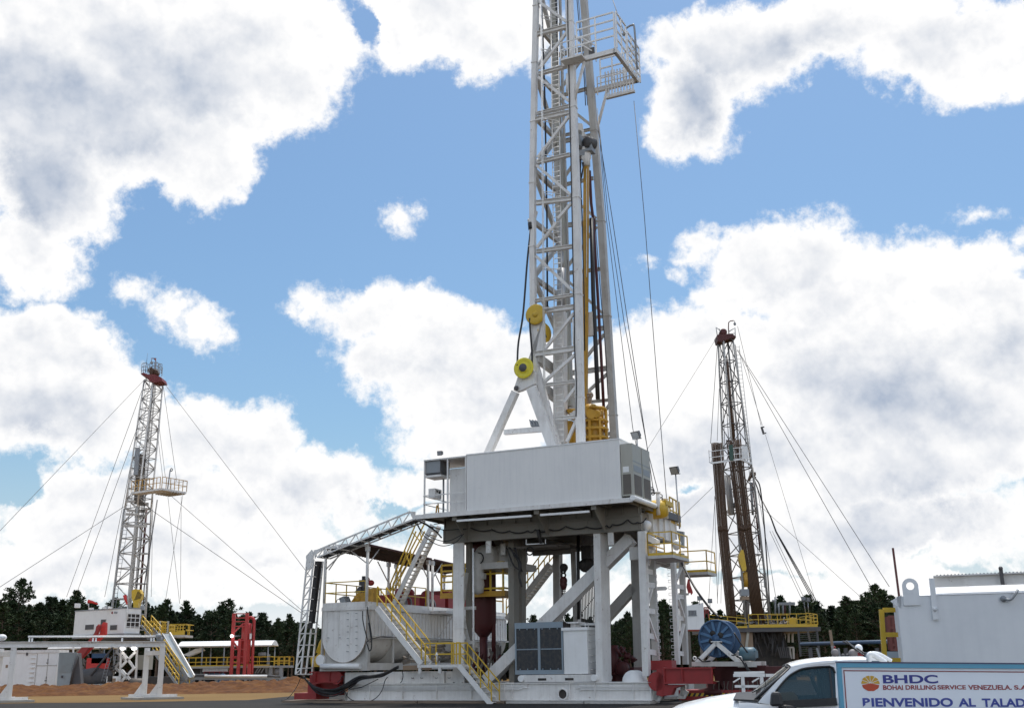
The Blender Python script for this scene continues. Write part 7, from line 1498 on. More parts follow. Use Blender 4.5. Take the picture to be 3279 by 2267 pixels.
for x in (485,530,580,630): g=G(); g.bar(RR.p('g',x,1080,3),RR.p('g',x,1220,3),.2,.2,RY); g.mk('post',W_,t)
g=G(); g.box(RR,RR.p('g',430,0,3).x,RR.p('g',635,0,3).x,2.9,3.2,RR.p('g',500,1085,3).z,RR.p('g',500,1068,3).z); g.bar(RR.p('g',510,1285,3),RR.p('g',645,1285,3),.15,.15); g.bar(RR.p('g',640,1285,3),RR.p('g',645,1430,3),.2,.2,RY); g.bar(RR.p('g',590,1285,3),RR.p('g',605,1430,3),.24,.2,RY); g.mk('frame',W_,t)
g=G(); g.cyl(Frame((0,104,0),0).p('g',740,1243,0),Frame((0,90,0),0).p('I',1000,985,0),.16,14); 
o=single('blue_pipeline',g,BP,'long horizontal blue grey pipe behind the pickup, running to the white tank','pipe',Frame((0,100,0),0).p('g',1200,1230,0))
g=G()
for x in (850,1300,1700): p=Frame((0,99,0),0).p('g',x,1240,0); g.box(Frame((0,0,0),0),p.x-.15,p.x+.15,p.y-.1,p.y+.1,0,p.z-.35)
g.mk('support',GD,o)
for x0,y0,x1,y1,lab,m in ((1110,1065,1135,1200,'pale tan post standing behind the blue pipe',TN),(940,1295,985,1390,'short grey leaning post behind the pickup roof',GR),(1215,1295,1235,1350,'short grey post left of the helmet shaped dome',GR)):
    F=Frame((0,88,0),0); g=G(); g.bar(F.p('g',x1,y1+60,0),F.p('g',x0,y0,0),.19 if m is TN else .13,.15,RY); single('post',g,m,lab,'post',F.p('g',x1,y1+60,0))
g=G(); F=Frame((0,92,0),0); g.box(F,F.p('I',540,1090,0).x,F.p('I',1100,1090,0).x,0,2,0,F.p('I',600,1085,0).z); single('grey_tank',g,BG_,'long low grey tank seen through the yellow frame','tank',F.p('I',600,1160,0))
# dark equipment line along the wood edge, right side
random.seed(33)
# ================================================================== white container and shed on the far left
CF=Frame((0,106,0),-3)
t=thing('white_container','long white container with rungs and double doors behind the earth mound','container',CF.p('x',500,990,0))
a,b=CF.l(CF.p('x',-60,350,0)),CF.l(CF.p('x',1030,375,0)); z1=b[2]
g=G(); g.box(CF,a[0]-4,b[0],0,2.6,.0,z1); g.mk('wall',WB,t)
g=G(); g.box(CF,a[0]-4,b[0]+.03,-.08,2.7,z1+.001,z1+.25); g.mk('roof',W_,t)
for x0,x1 in ((525,600),): 
    g=G()
    for i in range(8): p=CF.l(CF.p('x',600-i*9,388+i*84,0)); g.box(CF,p[0]-.2,p[0]+.2,-.12,-.001,p[2]-.03,p[2]+.03)
    g.mk('rungs',W_,t)
for x,y in ((845,510),(815,820)):
    p=CF.l(CF.p('x',x,y,0)); g=G(); g.box(CF,p[0]-.03,p[0]+.03,-.06,-.001,p[2]-.12,p[2]+.12); g.box(CF,p[0]-.1,p[0]+.06,-.07,-.001,p[2]-.28,p[2]-.2); g.mk('door_handle',GD,t)
g=G(); 
for x in (642,838): p=CF.l(CF.p('x',x,600,0)); g.box(CF,p[0]-.03,p[0]+.03,-.03,-.001,.3,z1-.05)
p=CF.l(CF.p('x',800,605,0)); g.box(CF,CF.l(CF.p('x',642,600,0))[0]+.04,b[0]-.02,-.025,-.001,p[2]-.05,p[2]+.05); g.mk('door_seam',WS,t)
p=CF.l(CF.p('x',120,617,0)); g=G(); g.box(CF,p[0]-.1,p[0]+.1,-.03,-.001,p[2]-.13,p[2]+.13); g.mk('plate',TN,t)
p=CF.l(CF.p('x',480,400,0)); g=G(); g.box(CF,p[0]-.07,p[0]+.07,-.1,-.001,p[2]-.15,p[2]+.12); g.mk('wall_lamp',GD,t)
t=thing('corrugated_shed','grey corrugated steel shed with slanted side right of the white container','shed',CF.p('x',1200,980,-1))
P=[CF.p('x',*p,-1) for p in ((1038,382),(1380,382),(1330,560),(1215,985),(995,985))]; g=G(); g.prism(P,CF.V*.1)
for i in range(16):
    q=i/15*.55; A_=CF.l(V3(P[0],P[4],q)); x1=1380-(1380-1300)*q*1.3; B_=CF.l(CF.p('x',x1-10-(60*q if q>.3 else 0),382+603*q,-1)); g.box(CF,A_[0]+.1,B_[0]-.15,-1.09,-1.001,A_[2]-.03,A_[2]+.03)
g.mk('front_panel',mat('shed_grey',(.30,.34,.36),.4,metal=.3,grime=.3),t)
g=G(); g.prism([CF.p('x',*p,-1.0) for p in ((1382,382),(1425,940),(1230,985),(1216,985),(1300,640))],CF.V*.8); g.mk('side_panel',GD,t)
g=G(); g.tube([CF.p('x',1372,400,-1.2),CF.p('x',1300,640,-1.2),CF.p('x',1235,960,-1.2)],.1,6); g.mk('seal',GD,t)
p=CF.l(CF.p('x',1090,800,-1.15)); g=G(); g.box(CF,p[0]-.08,p[0]+.08,-1.2,-1.1,p[2]-.1,p[2]+.1); g.mk('latch',GD,t)
g=G(); g.bar(CF.p('x',1290,380,-2),CF.p('x',1290,180,-2),.12,.12,CF.V); single('white_post',g,W_,'white upright post above the corrugated shed roof','post',CF.p('x',1290,380,-2))
# ================================================================== white gantry in the left foreground
GFO=gnd('F',1192,1010); GF=Frame((GFO.x,GFO.y,0),-22)
t=thing('white_gantry','white steel gantry beam on square posts with a thin pipe on top','gantry',GF.w(-4,0,0))
rz=GF.uz('F',1215,582,0)[1]; lz_=rz; pr0=GF.uz('F',1190,800,0)[0]; pl0=GF.uz('F',85,800,0)[0]
bu1=GF.uz('F',1222,590,0)[0]
g=G(); g.ib(GF.w(pl0-6,0,rz-.18),GF.w(bu1,0,rz-.18),.34,.36,ZZ,.04); g.mk('beam',W_,t)
g=G(); g.ib(GF.w(pl0-6,2.4,rz-.24),GF.w(bu1-.3,2.4,rz-.24),.42,.48,ZZ,.05); g.mk('beam',W_,t) if 0 else None
WV=GF.V*2.0-GF.U*.80
for u_ in (pr0,pl0):
  for far in (0,1):
        u=u_-.80*far; v=2.0*far
        g=G(); g.box(GF,u-.165,u+.165,v-.15,v+.15,.30,rz-.37); g.box(GF,u-.175,u+.175,v-.16,v+.16,rz-1.3,rz-1.27); g.mk('post',W_,t)
        g=G(); g.prism([GF.w(u-.166,v-.1,.31),GF.w(u-.166,v-.1,1.0),GF.w(u-.62,v-.1,.31)],GF.V*.1); g.mk('gusset',W_,t)
  u=u_; a=GF.w(u,0,rz-.72); g=G(); g.bar(a+WV*.09,a+WV*.91,.26,.26); g.mk('cross_bar',W_,t)
  for far in (0,1):
      g=G(); c=GF.w(u-.8*far,2.0*far,.215); g.bar(c-GF.U*.95,c+GF.U*1.1,.34,.17); g.mk('foot_beam',W_,t); g=G(); g.bar(c+GF.U*1.101,c+GF.U*1.11,.26,.11); g.mk('beam_mouth',DK,t)
  g=G(); g.hexa([GF.w(*q) for z in (0,.13) for q in ((u-1.4,-.45,z),(u+1.5,-.45,z),(u+.7,2.5,z),(u-2.2,2.5,z))]); g.mk('base_plate',CON,t)
zp=GF.uz('F',230,510,0)[1]; up0,up1=GF.uz('F',212,505,0)[0],GF.uz('F',1158,562,0)[0]
g=G(); g.cyl(GF.w(up0,0,rz+.30),GF.w(up1,0,rz+.30),.06,10); g.mk('top_pipe',WB,t)
for x in (220,240,690,712,905,1120,1140): g=G(); u=GF.uz('F',x,545,0)[0]; g.box(GF,u-.05,u+.05,-.05,.05,rz+.001,rz+.22); g.mk('pipe_stub',WB,t)
u=GF.uz('F',1160,560,0)[0]; g=G(); g.sph(GF.w(u+.1,0,rz+.3),.2,10,8); g.cyl(GF.w(u,0,rz+.1),GF.w(u+.35,0,rz+.16),.1,8); g.mk('valve',GR,t)
g=G(); g.sph(GF.w(GF.uz('F',20,492,0)[0],0,rz+.25),.2,10,8,(1.6,1,1)); g.mk('end_valve',WB,t)
# ================================================================== white tank at the right edge
TK=Frame((Frame((0,20,0),0).p('I',800,800,0).x,20,0),17)
t=thing('settling_tank','tall white steel tank with a lifting lug at the right edge','tank',TK.w(2,.5,0))
a=TK.uz('I',768,640,0); zt=TK.uz('I',960,583,0)[1]; u0=TK.uz('I',775,700,0)[0]; u1=u0+7
g=G(); g.box(TK,u0,u1,0,2.6,.25,zt); g.mk('wall',WT,t)
zl=TK.uz('I',1000,503,1.3)[1]; ul=TK.uz('I',962,583,0)[0]
g=G(); g.add([TK.w(ul,-.015,zt+.002),TK.w(u1,-.015,zt+.002),TK.w(u1,1.3,zl+.04),TK.w(ul,1.3,zl)],[(0,1,2,3)]); g.add([TK.w(ul,2.6,zt),TK.w(u1,2.6,zt),TK.w(u1,1.3,zl+.04),TK.w(ul,1.3,zl)],[(0,3,2,1)]); g.add([TK.w(ul,-.015,zt),TK.w(ul,1.3,zl),TK.w(ul,2.6,zt)],[(0,2,1)]); g.mk('sloped_lid',WB,t)
g=G(); P=[TK.p('I',705,630,0),TK.p('I',808,575,0),TK.p('I',803,700,0),TK.p('I',770,680,0)]; g.prism(P,TK.V*.02); g.mk('end_fin',WT,t)
lug=TK.uz('I',885,495,-.02); r1=abs(TK.uz('I',958,495,0)[0]-lug[0]); rh=r1*.50
zb=TK.uz('I',885,668,-.02)[1]
g=G(); n=20; A_=[(lug[0]+r1*math.cos(math.pi*i/n),lug[1]+r1*math.sin(math.pi*i/n)) for i in range(n+1)]+[(lug[0]-r1,lug[1]-r1),(lug[0]+r1,lug[1]-r1)]
full=[(lug[0]+r1*math.cos(2*math.pi*i/40),max(lug[1]-r1*1.0,lug[1]+r1*math.sin(2*math.pi*i/40)) if math.sin(2*math.pi*i/40)>=0 else lug[1]+r1*math.sin(2*math.pi*i/40)) for i in range(40)]
def sq(i):
    th=2*math.pi*i/40; c,s=math.cos(th),math.sin(th)
    if s>=0: return (lug[0]+r1*c,lug[1]+r1*s)
    k=1/max(abs(c),abs(s)); return (lug[0]+r1*c*k,lug[1]+r1*s*k)
ou=[sq(i) for i in range(40)]; inn=[(lug[0]+rh*math.cos(2*math.pi*i/40),lug[1]+rh*math.sin(2*math.pi*i/40)) for i in range(40)]
vs=[TK.w(*p_) for p_ in [(q[0],-.035,q[1]) for q in ou]+[(q[0],-.035,q[1]) for q in inn]+[(q[0],-.005,q[1]) for q in ou]+[(q[0],-.005,q[1]) for q in inn]]
fs=[]
for i in range(40): j=(i+1)%40; fs+=[(i,j,40+j,40+i),(80+i,120+i,120+j,80+j),(i,80+i,80+j,j),(40+i,40+j,120+j,120+i)]
g.add(vs,fs); g.box(TK,lug[0]-r1,lug[0]+r1,-.034,-.004,zb,lug[1]-r1-.001); g.mk('lifting_lug',WT,t)
g=G(); g.prism([TK.p('I',1055,425,-.06),TK.p('I',1103,425,-.06),TK.p('I',1142,795,-.06),TK.p('I',1092,797,-.06)],TK.V*.055); g.lathe(TK.p('I',1108,702,-.065),-TK.V,[(.035,0),(.035,.03),(0,.032)],10); g.mk('bracket_bar',WT,t)
g=G(); p=TK.p('I',1725,610,-.01); g.lathe(p,-TK.V,[(.055,0),(.05,.05),(0,.07)],12); g.tube(spline([p-TK.V*.05,p-TK.V*.1+TK.U*.1+ZZ*-.02,p-TK.V*.1+TK.U*.2+ZZ*.08,p-TK.V*.05+TK.U*.24+ZZ*.14]),.025,6); g.mk('clamp',GR,t)
ab=TK.l(TK.p('I',1105,450,.0)); bb=TK.l(TK.p('I',1905,420,.0)); zz=(ab[2]+bb[2])/2
g=G(); g.ib(TK.w(ab[0],.15,ab[2]),TK.w(u1,.15,ab[2]+(bb[2]-ab[2])*(u1-ab[0])/(bb[0]-ab[0])),.18,.20,ZZ,.02); g.mk('top_beam',W_,t)
g=G()
for i in range(90): 
    u=ab[0]+.05+i*.06
    if u<u1: q=(u-ab[0])/(bb[0]-ab[0]); g.box(TK,u,u+.02,.07,.2,ab[2]+(bb[2]-ab[2])*q+.101,ab[2]+(bb[2]-ab[2])*q+.115)
g.mk('serrated_grating',GR,t)
g=G(); p=TK.p('I',1712,420,.02); g.box(TK,*(TK.l(p)[0]+q for q in (-.03,.03)),.0,.05,TK.l(p)[2]-.12,TK.l(p)[2]+.14); g.sph(p+ZZ*.16,.04,8,6); g.mk('clip',GD,t)
YF=Frame((Frame((0,21.5,0),0).p('I',630,900,0).x,21.5,0),8)
t=thing('yellow_rack','yellow steel frame standing just left of the white tank','frame',YF.w(0,0,1.5))
def ypl(x,y,v=0): return YF.p('I',x,y,v)
g=G(); g.bar(ypl(625,705),ypl(660,1230),.085,.085,YF.V); g.mk('post',YE,t)
for y in (710,932,1162): g=G(); g.bar(ypl(640+(y-705)*.07,y),ypl(900,y),.085,.06,YF.V) ; g.mk('bar',YE,t)
g=G(); p=YF.l(ypl(660,1230)); g.bar(YF.w(p[0],0,0),YF.w(p[0],0,p[2]),.085,.085,YF.V); g.mk('lower_post',YE,t)
g=G(); F=Frame((0,23,0),0); g.bar(F.p('I',800,700,0),F.p('I',729,152,0),.036,.036,RY); single('red_brown_post',g,RD,'thin dark red post rising behind the left end of the white tank','post',F.p('I',800,700,0))
t=thing('brown_crates','stack of reddish brown open crates behind the yellow frame','crates',F.p('I',740,1075,3))
for x0,x1,y0,y1 in ((685,830,770,930),(705,835,940,1070)):
    g=G(); 
    for x in (x0,x0+45,x0+85,x1): g.bar(F.p('I',x,y0,3),F.p('I',x+8,y1,3),.06,.05,RY)
    for y in (y0,(y0+y1)/2+20,y1): g.bar(F.p('I',x0,y,3),F.p('I',x1,y,3),.06,.05)
    g.box(F,F.p('I',x0,y0,3.1).x,F.p('I',x1,y0,3.1).x,3.3,3.35,F.p('I',x0,y1,3.1).z,F.p('I',x0,y0,3.1).z)
    g.mk('crate',mat('crate_brown%d'%x0,(.16,.045,.035),.7),t)
# ================================================================== pickup
PK=Frame((Frame((0,13.6,0),0).p('w',700,1300,0).x,13.6,0),11)
tr=thing('pickup_truck','white pickup truck with dark side mirror, facing left beside the sign','pickup truck',PK.w(1,.9,0))
cw=mat('car_white',(.82,.83,.83),.22,grime=.06,gcol=(.5,.5,.48),streak=.05,spec=.6)
bpy.data.materials['car_white'].node_tree.nodes['Principled BSDF'].inputs['Coat Weight'].default_value=.5
bk=mat('black_trim',(.02,.02,.022),.5,grime=.05); gl=glass('tinted_glass',(.05,.09,.10),.03,.62); gw=glass('windscreen_glass',(.03,.045,.05),.03,.72)
def pk(x,y,v=0.): return PK.l(PK.p('w',x,y,v))
# hood and wing: stations front to cowl, contour read on the centre plane
hood=[(105,1596),(150,1572),(200,1555),(270,1538),(350,1520),(450,1504),(548,1490)]
st_=[]
def GZ(x,y,v): zx,zy,q=ZW['G']; return PK.l(PK.p('G',x,y,v))
H0=[GZ(x,y,.9) for x,y in hood]
slope=(H0[0][2]-H0[1][2])/(H0[0][0]-H0[1][0])
fr=[(H0[0][0]-.25,H0[0][2]-.12),(H0[0][0]-.45,H0[0][2]-.30),(H0[0][0]-.52,H0[0][2]-.55)]
stn=[(u,z) for u,z in fr[::-1]]+[(h[0],h[2]) for h in H0]
secs=[]
for k,(u,z) in enumerate(stn):
    f=min(1,(k+1)/3); w0=.0+.22*(1-f); zb_=.45
    s=[(w0,zb_),(w0-.0,zb_+.25),(w0+.0,max(zb_+.3,z-.34)),(w0+.02,z-.20),(w0+.09,z-.115),(w0+.20,z-.075),(w0+.24,z-.055),(.6,z-.012),(.9,z),(1.2,z-.012),(1.56-w0,z-.055),(1.60-w0,z-.075),(1.71-w0,z-.115),(1.78-w0,z-.2),(1.8-w0,max(zb_+.3,z-.34)),(1.8-w0,zb_+.25),(1.8-w0,zb_)]
    secs.append([PK.w(u,v,zz_) for v,zz_ in s])
g=G(); n=len(secs[0]); vs=[p for s in secs for p in s]; fs=[(i*n+j,i*n+j+1,(i+1)*n+j+1,(i+1)*n+j) for i in range(len(secs)-1) for j in range(n-1)]
g.add(vs,[f[::-1] for f in fs],True); g.add(secs[0],[tuple(range(n))]); g.mk('bonnet',cw,tr)
uc=H0[-1][0]; zc=H0[-1][2]
# door/body side below belt, from cowl to behind the cab, then bed
beltL=pk(190,1465,0); beltR=pk(1960,1490,0); ub=pk(1960,1490,0)[0]+.15
cab=[ (uc,zc-.10),(uc+.1,beltL[2]-.0),(pk(700,1530,0)[0],pk(700,1532,0)[2]),(ub,pk(1960,1490,0)[2]),(ub+.35,pk(1960,1490,0)[2]) ]
secs=[]
for u,z in cab:
    s=[(0.02,.42),(0,.7),(0,z-.25),(.0,z-.08),(.035,z),(.9,z+.0),(1.765,z),(1.8,z-.08),(1.8,z-.25),(1.8,.7),(1.78,.42)]; secs.append([PK.w(u,v,q) for v,q in s])
g=G(); n=len(secs[0]); vs=[p for s in secs for p in s]
fs=[(i*n+j,(i+1)*n+j,(i+1)*n+j+1,i*n+j+1) for i in range(len(secs)-1) for j in list(range(0,4))+list(range(6,10))]; g.add(vs,fs,True); g.mk('cab_side',cw,tr)
g=G(); g.box(PK,ub+.36,ub+2.3,.0,1.8,.5,beltR[2]-.06); g.mk('bed',cw,tr,bevel=.03)
# roof
rt=[(830,590),(900,555),(1050,515),(1250,482),(1500,452),(1750,435),(1960,428)]
gut=[(935,662),(1000,648),(1100,622),(1280,588),(1500,555),(1750,528),(1960,515)]
Rc=[pk(x,y,.9) for x,y in rt]; Rg=[pk(x,y,.16) for x,y in gut]
Rc.append((ub+.25,0,Rc[-1][2]-.0)); Rg.append((ub+.25,0,Rg[-1][2]))
secs=[]
for c,gt in zip(Rc,Rg):
    s=[(.13,gt[2]-.035),(.12,gt[2]),(.20,gt[2]+(c[2]-gt[2])*.55),(.45,gt[2]+(c[2]-gt[2])*.85),(.9,c[2]),(1.35,gt[2]+(c[2]-gt[2])*.85),(1.6,gt[2]+(c[2]-gt[2])*.55),(1.68,gt[2]),(1.67,gt[2]-.035)]
    L_=len(s); us=[gt[0]+(c[0]-gt[0])*k for k in (0,0,.5,.9,1,.9,.5,0,0)]; secs.append([PK.w(us[j],*s[j]) for j in range(L_)])
g=G(); n=len(secs[0]); vs=[p for s in secs for p in s]; g.add(vs,[(i*n+j,(i+1)*n+j,(i+1)*n+j+1,i*n+j+1) for i in range(len(secs)-1) for j in range(n-1)],True); g.mk('roof',cw,tr)
# door upper frame: ring between outer outline and window opening, near side and far side
outl=[(190,1465),(290,1345),(400,1225),(500,1110),(600,1005),(700,905),(790,820),(880,735),(935,668),(1100,630),(1280,595),(1500,562),(1750,535),(2040,515),(2060,900),(2070,1490)]
winl=[(590,1530),(592,1215),(660,1120),(740,1020),(830,920),(920,840),(1010,782),(1110,730),(1200,702),(1300,685),(1450,668),(1620,655),(1800,648),(1885,685),(1925,800),(1955,1490)]
def vtop(z): return .0+max(0,(z-beltL[2]))*.30
def side(px,py,far=False):
    v=.02
    for _ in range(3): z=pk(px,py,v)[2]; v=.02+max(0,z-beltL[2])*.27
    q=pk(px,py,v); return PK.w(q[0],(1.8-v) if far else v,q[2])
for far in (False,True):
    A_=[side(*p,far) for p in outl]; B_=[side(*p,far) for p in winl]; d=PK.V*(-.03 if far else .03); n=len(A_); g=G()
    fs=[]
    for i in range(n-1): fs+=[(i,i+1,n+i+1,n+i),(2*n+i,3*n+i,3*n+i+1,2*n+i+1),(n+i,n+i+1,3*n+i+1,3*n+i)]
    g.add(A_+B_+[p+d for p in A_]+[p+d for p in B_],fs); g.mk('window_frame',cw,tr)
    C_=[V3(p,sum(B_,Vector((0,0,0)))/n,.02)+d*.5 for p in B_]; g=G(); g.add(C_,[tuple(range(n))]); w_=g.mk('side_window',gl,tr)
    g=G(); g.tube([p-d*.25 for p in B_[1:-1]],.012,5); g.mk('window_seal',bk,w_)
    g=G(); a_,b_=side(430,1515,far),side(1960,1455,far); g.bar(side(640,1508,far)-d*.3,side(1965,1440,far)-d*.3,.05,.085,ZZ); g.mk('belt_trim',bk,w_)
    if not far: g=G(); g.bar(side(1800,690)-d*.1,side(1880,1400)-d*.1,.02,.008,PK.V); g.mk('divider',bk,w_)
# windscreen
wl=[PK.w(uc+.06,.12,zc-.03),side(150,1400),side(420,1120),side(900,690)]
b0,b1=PK.w(*[pk(120,1405,.1)[0],.1,pk(120,1405,.1)[2]]),PK.w(pk(905,690,.2)[0],.2,pk(905,690,.2)[2])
c0_,c1_=PK.w(pk(-20,1268,.9)[0],.9,pk(-20,1268,.9)[2]),PK.w(*[Rc[0][0],.9,Rc[0][2]-.01])
d0,d1=PK.w(PK.l(b0)[0],1.7,PK.l(b0)[2]),PK.w(PK.l(b1)[0],1.6,PK.l(b1)[2])
g=G(); N_=8
row=lambda q:[V3(b0,b1,q),V3(V3(b0,b1,q),V3(c0_,c1_,q),.5)+((c0_-b0)*0)-PK.U*.03,V3(c0_,c1_,q),V3(V3(d0,d1,q),V3(c0_,c1_,q),.5)-PK.U*.03,V3(d0,d1,q)]
vs=[p for i in range(N_+1) for p in row(i/N_)]; g.add(vs,[(i*5+j,i*5+j+1,(i+1)*5+j+1,(i+1)*5+j) for i in range(N_) for j in range(4)],True); ws=g.mk('windscreen',gw,tr)
g=G(); g.tube([b0-PK.V*.015,V3(b0,b1,.5)-PK.V*.015,b1-PK.V*.015],.016,6); g.tube(row(1),.014,6); g.mk('windscreen_seal',bk,ws)
g=G(); g.tube([PK.w(*pk(60,1240,.35)),PK.w(*pk(400,1060,.35))],.006,4); g.tube([PK.w(*pk(365,1110,.30)),PK.w(*pk(355,800,.30))],.004,4); g.mk('antenna',bk,tr)
g=G(); g.prism([PK.w(uc-.06,.10,zc-.075),PK.w(uc+.22,.05,zc-.09),PK.w(uc+.22,.5,zc+.0),PK.w(uc-.02,.5,zc-.01)],ZZ*.02); g.mk('cowl',bk,tr)
g=G(); m0=pk(600,1370,-.12)
g.hexa([PK.w(m0[0]+a,-.14+b,m0[2]+c) for a,b,c in ((-.075,-.07,-.09),(.075,-.07,-.09),(.085,.06,-.085),(-.085,.06,-.085),(-.05,-.06,.075),(.05,-.06,.075),(.055,.05,.075),(-.055,.05,.075))]); g.bar(PK.w(m0[0]+.06,-.05,m0[2]-.12),PK.w(m0[0]+.22,.02,m0[2]-.14),.1,.1,ZZ); g.mk('side_mirror',bk,tr,bevel=.03)
q=pk(950,1350,.1); g=G(); g.prism([side(640,1505)-PK.V*.01,side(620,1330)-PK.V*.01,side(700,1240)-PK.V*.01,side(980,1220)-PK.V*.01,side(1080,1320)-PK.V*.01,side(1130,1500)-PK.V*.01],PK.V*.04); g.mk('mirror_sail',mat('dull_trim',(.035,.05,.05),.6),tr)
# inside of the cab
sm=mat('seat_cloth',(.05,.06,.065),.9)
for v in (.25,1.05): g=G(); u=pk(1500,1300,.4)[0]; z=beltL[2]; g.box(PK,u+.1,u+.28,v,v+.5,z-.35,z+.32); g.box(PK,u+.14,u+.25,v+.13,v+.37,z+.33,z+.50); g.mk('seat',sm,tr)
g=G(); g.box(PK,uc+.25,uc+.65,.12,1.68,zc-.35,zc-.04); g.mk('dashboard',bk,tr); g=G(); g.ring(PK.w(uc+.95,.45,zc+.02),(PK.U*.9+ZZ*.35),.18,.014,20,6); g.mk('steering_wheel',bk,tr)
g=G(); g.box(PK,uc+.3,ub+.25,.06,1.74,.5,.6); g.box(PK,ub+.3,ub+.34,.06,1.74,.6,beltR[2]+.45); g.mk('cab_floor',bk,tr)
for u in (H0[0][0]+.35,ub+1.2):
    for v in (.0,1.58): g=G(); g.lathe(PK.w(u,v-.01,.36),PK.V,[(0,.05),(.2,.04),(.22,0),(.34,0),(.36,.04),(.36,.2),(.34,.23),(0,.23)],24); g.mk('wheel',BK,tr)
g=G(); g.box(PK,stn[0][0]-.1,stn[0][0]+.1,.15,1.65,.45,.75); g.mk('bumper',bk,tr)
g=G(); g.prism([PK.w(stn[0][0]-.005,.25,.8),PK.w(stn[0][0]-.005,.5,.8),PK.w(stn[1][0]-.02,.5,.95),PK.w(stn[1][0]-.02,.25,.95)],-PK.U*.02); g.mk('headlight',GR,tr)
g=G(); g.box(PK,pk(700,1700,0)[0],pk(700,1700,0)[0]+.01,-.006,-.0,.6,beltL[2]-.12); g.mk('door_gap',bk,tr)
# things mounted behind the cab
F=Frame((0,15.6,0),0)
def qp(x,y,v=0): return F.p('q',x,y,v)
t=thing('work_light','grey round work light rising over the left of the pickup roof','work light',qp(320,690))
g=G(); g.sph(qp(300,520),.055,14,10,(1,.8,1)); g.prism([qp(240,690),qp(410,690),qp(350,600),qp(260,600)],RY*.08); g.prism([qp(190,320),qp(290,320),qp(270,440),qp(215,440)],RY*.03); g.mk('lamp',mat('dusty_grey',(.22,.20,.20),.5,grime=.4),t)
g=G(); g.sph(qp(290,370),.014,10,8); g.mk('red_knob',RE,t)
t=thing('work_light','grey dome lamp behind the middle of the pickup roof','work light',qp(810,640)); g=G(); g.sph(qp(810,550),.058,16,10,(1.1,.8,1.05)); g.mk('dome',MT['dusty_grey'],t); g=G(); g.box(F,qp(480,0).x,qp(700,0).x,0,.1,qp(0+500,650).z,qp(500,565).z); g.sph(qp(530,600),.025); g.sph(qp(650,600),.025); g.mk('dark_fittings',GD,t)
t=thing('helmet_dome','white helmet shaped dome on a reddish machine behind the pickup','machine',qp(980,640)); g=G(); g.sph(qp(975,400),.056,18,12,(.95,.9,1.0)); g.prism([qp(890,380),qp(940,360),qp(1150,530),qp(1120,570),qp(1000,520),qp(900,450)],RY*.05); g.mk('dome',cw,t); g=G(); g.box(F,qp(900,0).x,qp(1080,0).x,.05,.2,qp(900,610).z,qp(900,500).z); g.mk('red_body',RE,t)
t=thing('white_pipe_rack','bent white pipes of the rack over the pickup bed','pipe rack',qp(1260,750))
g=G(); g.tube(spline([qp(1265,860,-1.2),qp(1262,700,-1.2),qp(1270,590,-1.2),qp(1330,560,-1.2),qp(1420,600,-1.2),qp(1650,740,-1.2),qp(1750,800,-1.2)]),.033,12); g.mk('near_pipe',cw,t)
g=G(); g.tube(spline([qp(1290,560,-.3),qp(1400,540,-.3),qp(1560,570,-.3),qp(1800,700,-.3),qp(1900,760,-.3)]),.028,12); g.mk('far_pipe',cw,t)
g=G(); g.box(F,qp(720,0).x,qp(1190,0).x,-.6,.3,qp(900,760).z,qp(900,655).z); g.sph(qp(1080,690,-.65),.02); g.mk('white_box',cw,t)
g=G(); g.tube(spline([F.p('s',2700,2052,.5),F.p('q',900,380,.0),F.p('q',1160,560,-.2)]),.012,5); g.tube(spline([F.p('q',620,180,.3),F.p('q',860,400,.0),F.p('q',1090,570,-.2)]),.012,5)
single('black_cables',g,BK,'thin black cables crossing in front of the white dome','cables',F.p('q',1120,565,-.2))
# ================================================================== sign
S0=Frame((0,8,0),0); so_=S0.p('n',0,528,0); sr_=S0.p('n',2309,546,0); ex=(sr_-so_).normalized(); ez=Vector((-ex.z,0,ex.x)); 
class SF: pass
def nx(x,y):
    p=S0.p('n',x,y,0)-so_; return p.dot(ex),p.dot(ez)
def sp_(a,b,d=0): return so_+ex*a+ez*b+Vector((0,-d,0))
sg=thing('welcome_sign','blue framed white sign with red border and blue lettering in the foreground','sign',sp_(1.2,-1.55,0))
SW=2.35; SH=1.25; fw=nx(46,600)[0]-nx(0,600)[0]; fh=-nx(500,604)[1]
def sbox(g,a0,a1,b0,b1,d0,d1): g.hexa([sp_(a0,b0,d1),sp_(a1,b0,d1),sp_(a1,b0,d0),sp_(a0,b0,d0),sp_(a0,b1,d1),sp_(a1,b1,d1),sp_(a1,b1,d0),sp_(a0,b1,d0)])
sw=mat('sign_white',(.80,.85,.92),.45,grime=.12,gcol=(.4,.45,.52),streak=.1,sc_=1.); sblu=mat('frame_blue',(.11,.36,.52),.45,grime=.35,gcol=(.06,.18,.27),streak=.2); smar=mat('border_red',(.25,.055,.065),.5,grime=.05,streak=0); snav=mat('letter_navy',(.035,.045,.26),.5,grime=.05,streak=0); snv2=mat('letter_blue',(.05,.075,.34),.5,grime=.05,streak=0); sred=mat('letter_red',(.30,.045,.055),.5,grime=.05,streak=0)
g=G(); sbox(g,fw*.6,SW-.02,-SH,-.012,-.02,.0); g.mk('panel',sw,sg)
for a0,a1,b0,b1 in ((0,fw,-SH,-fh),(SW-fw,SW,-SH,-fh),(0,SW,-fh+.0005,-.010)): g=G(); sbox(g,a0,a1,b0,b1,-.03,.012); g.mk('frame',sblu,sg)
g=G(); sbox(g,-.004,SW,-.0095,.0,-.032,.014); g.mk('frame_cap',mat('cap_dark',(.05,.06,.14),.5),sg)
b=nx(85,640); lw=.0075
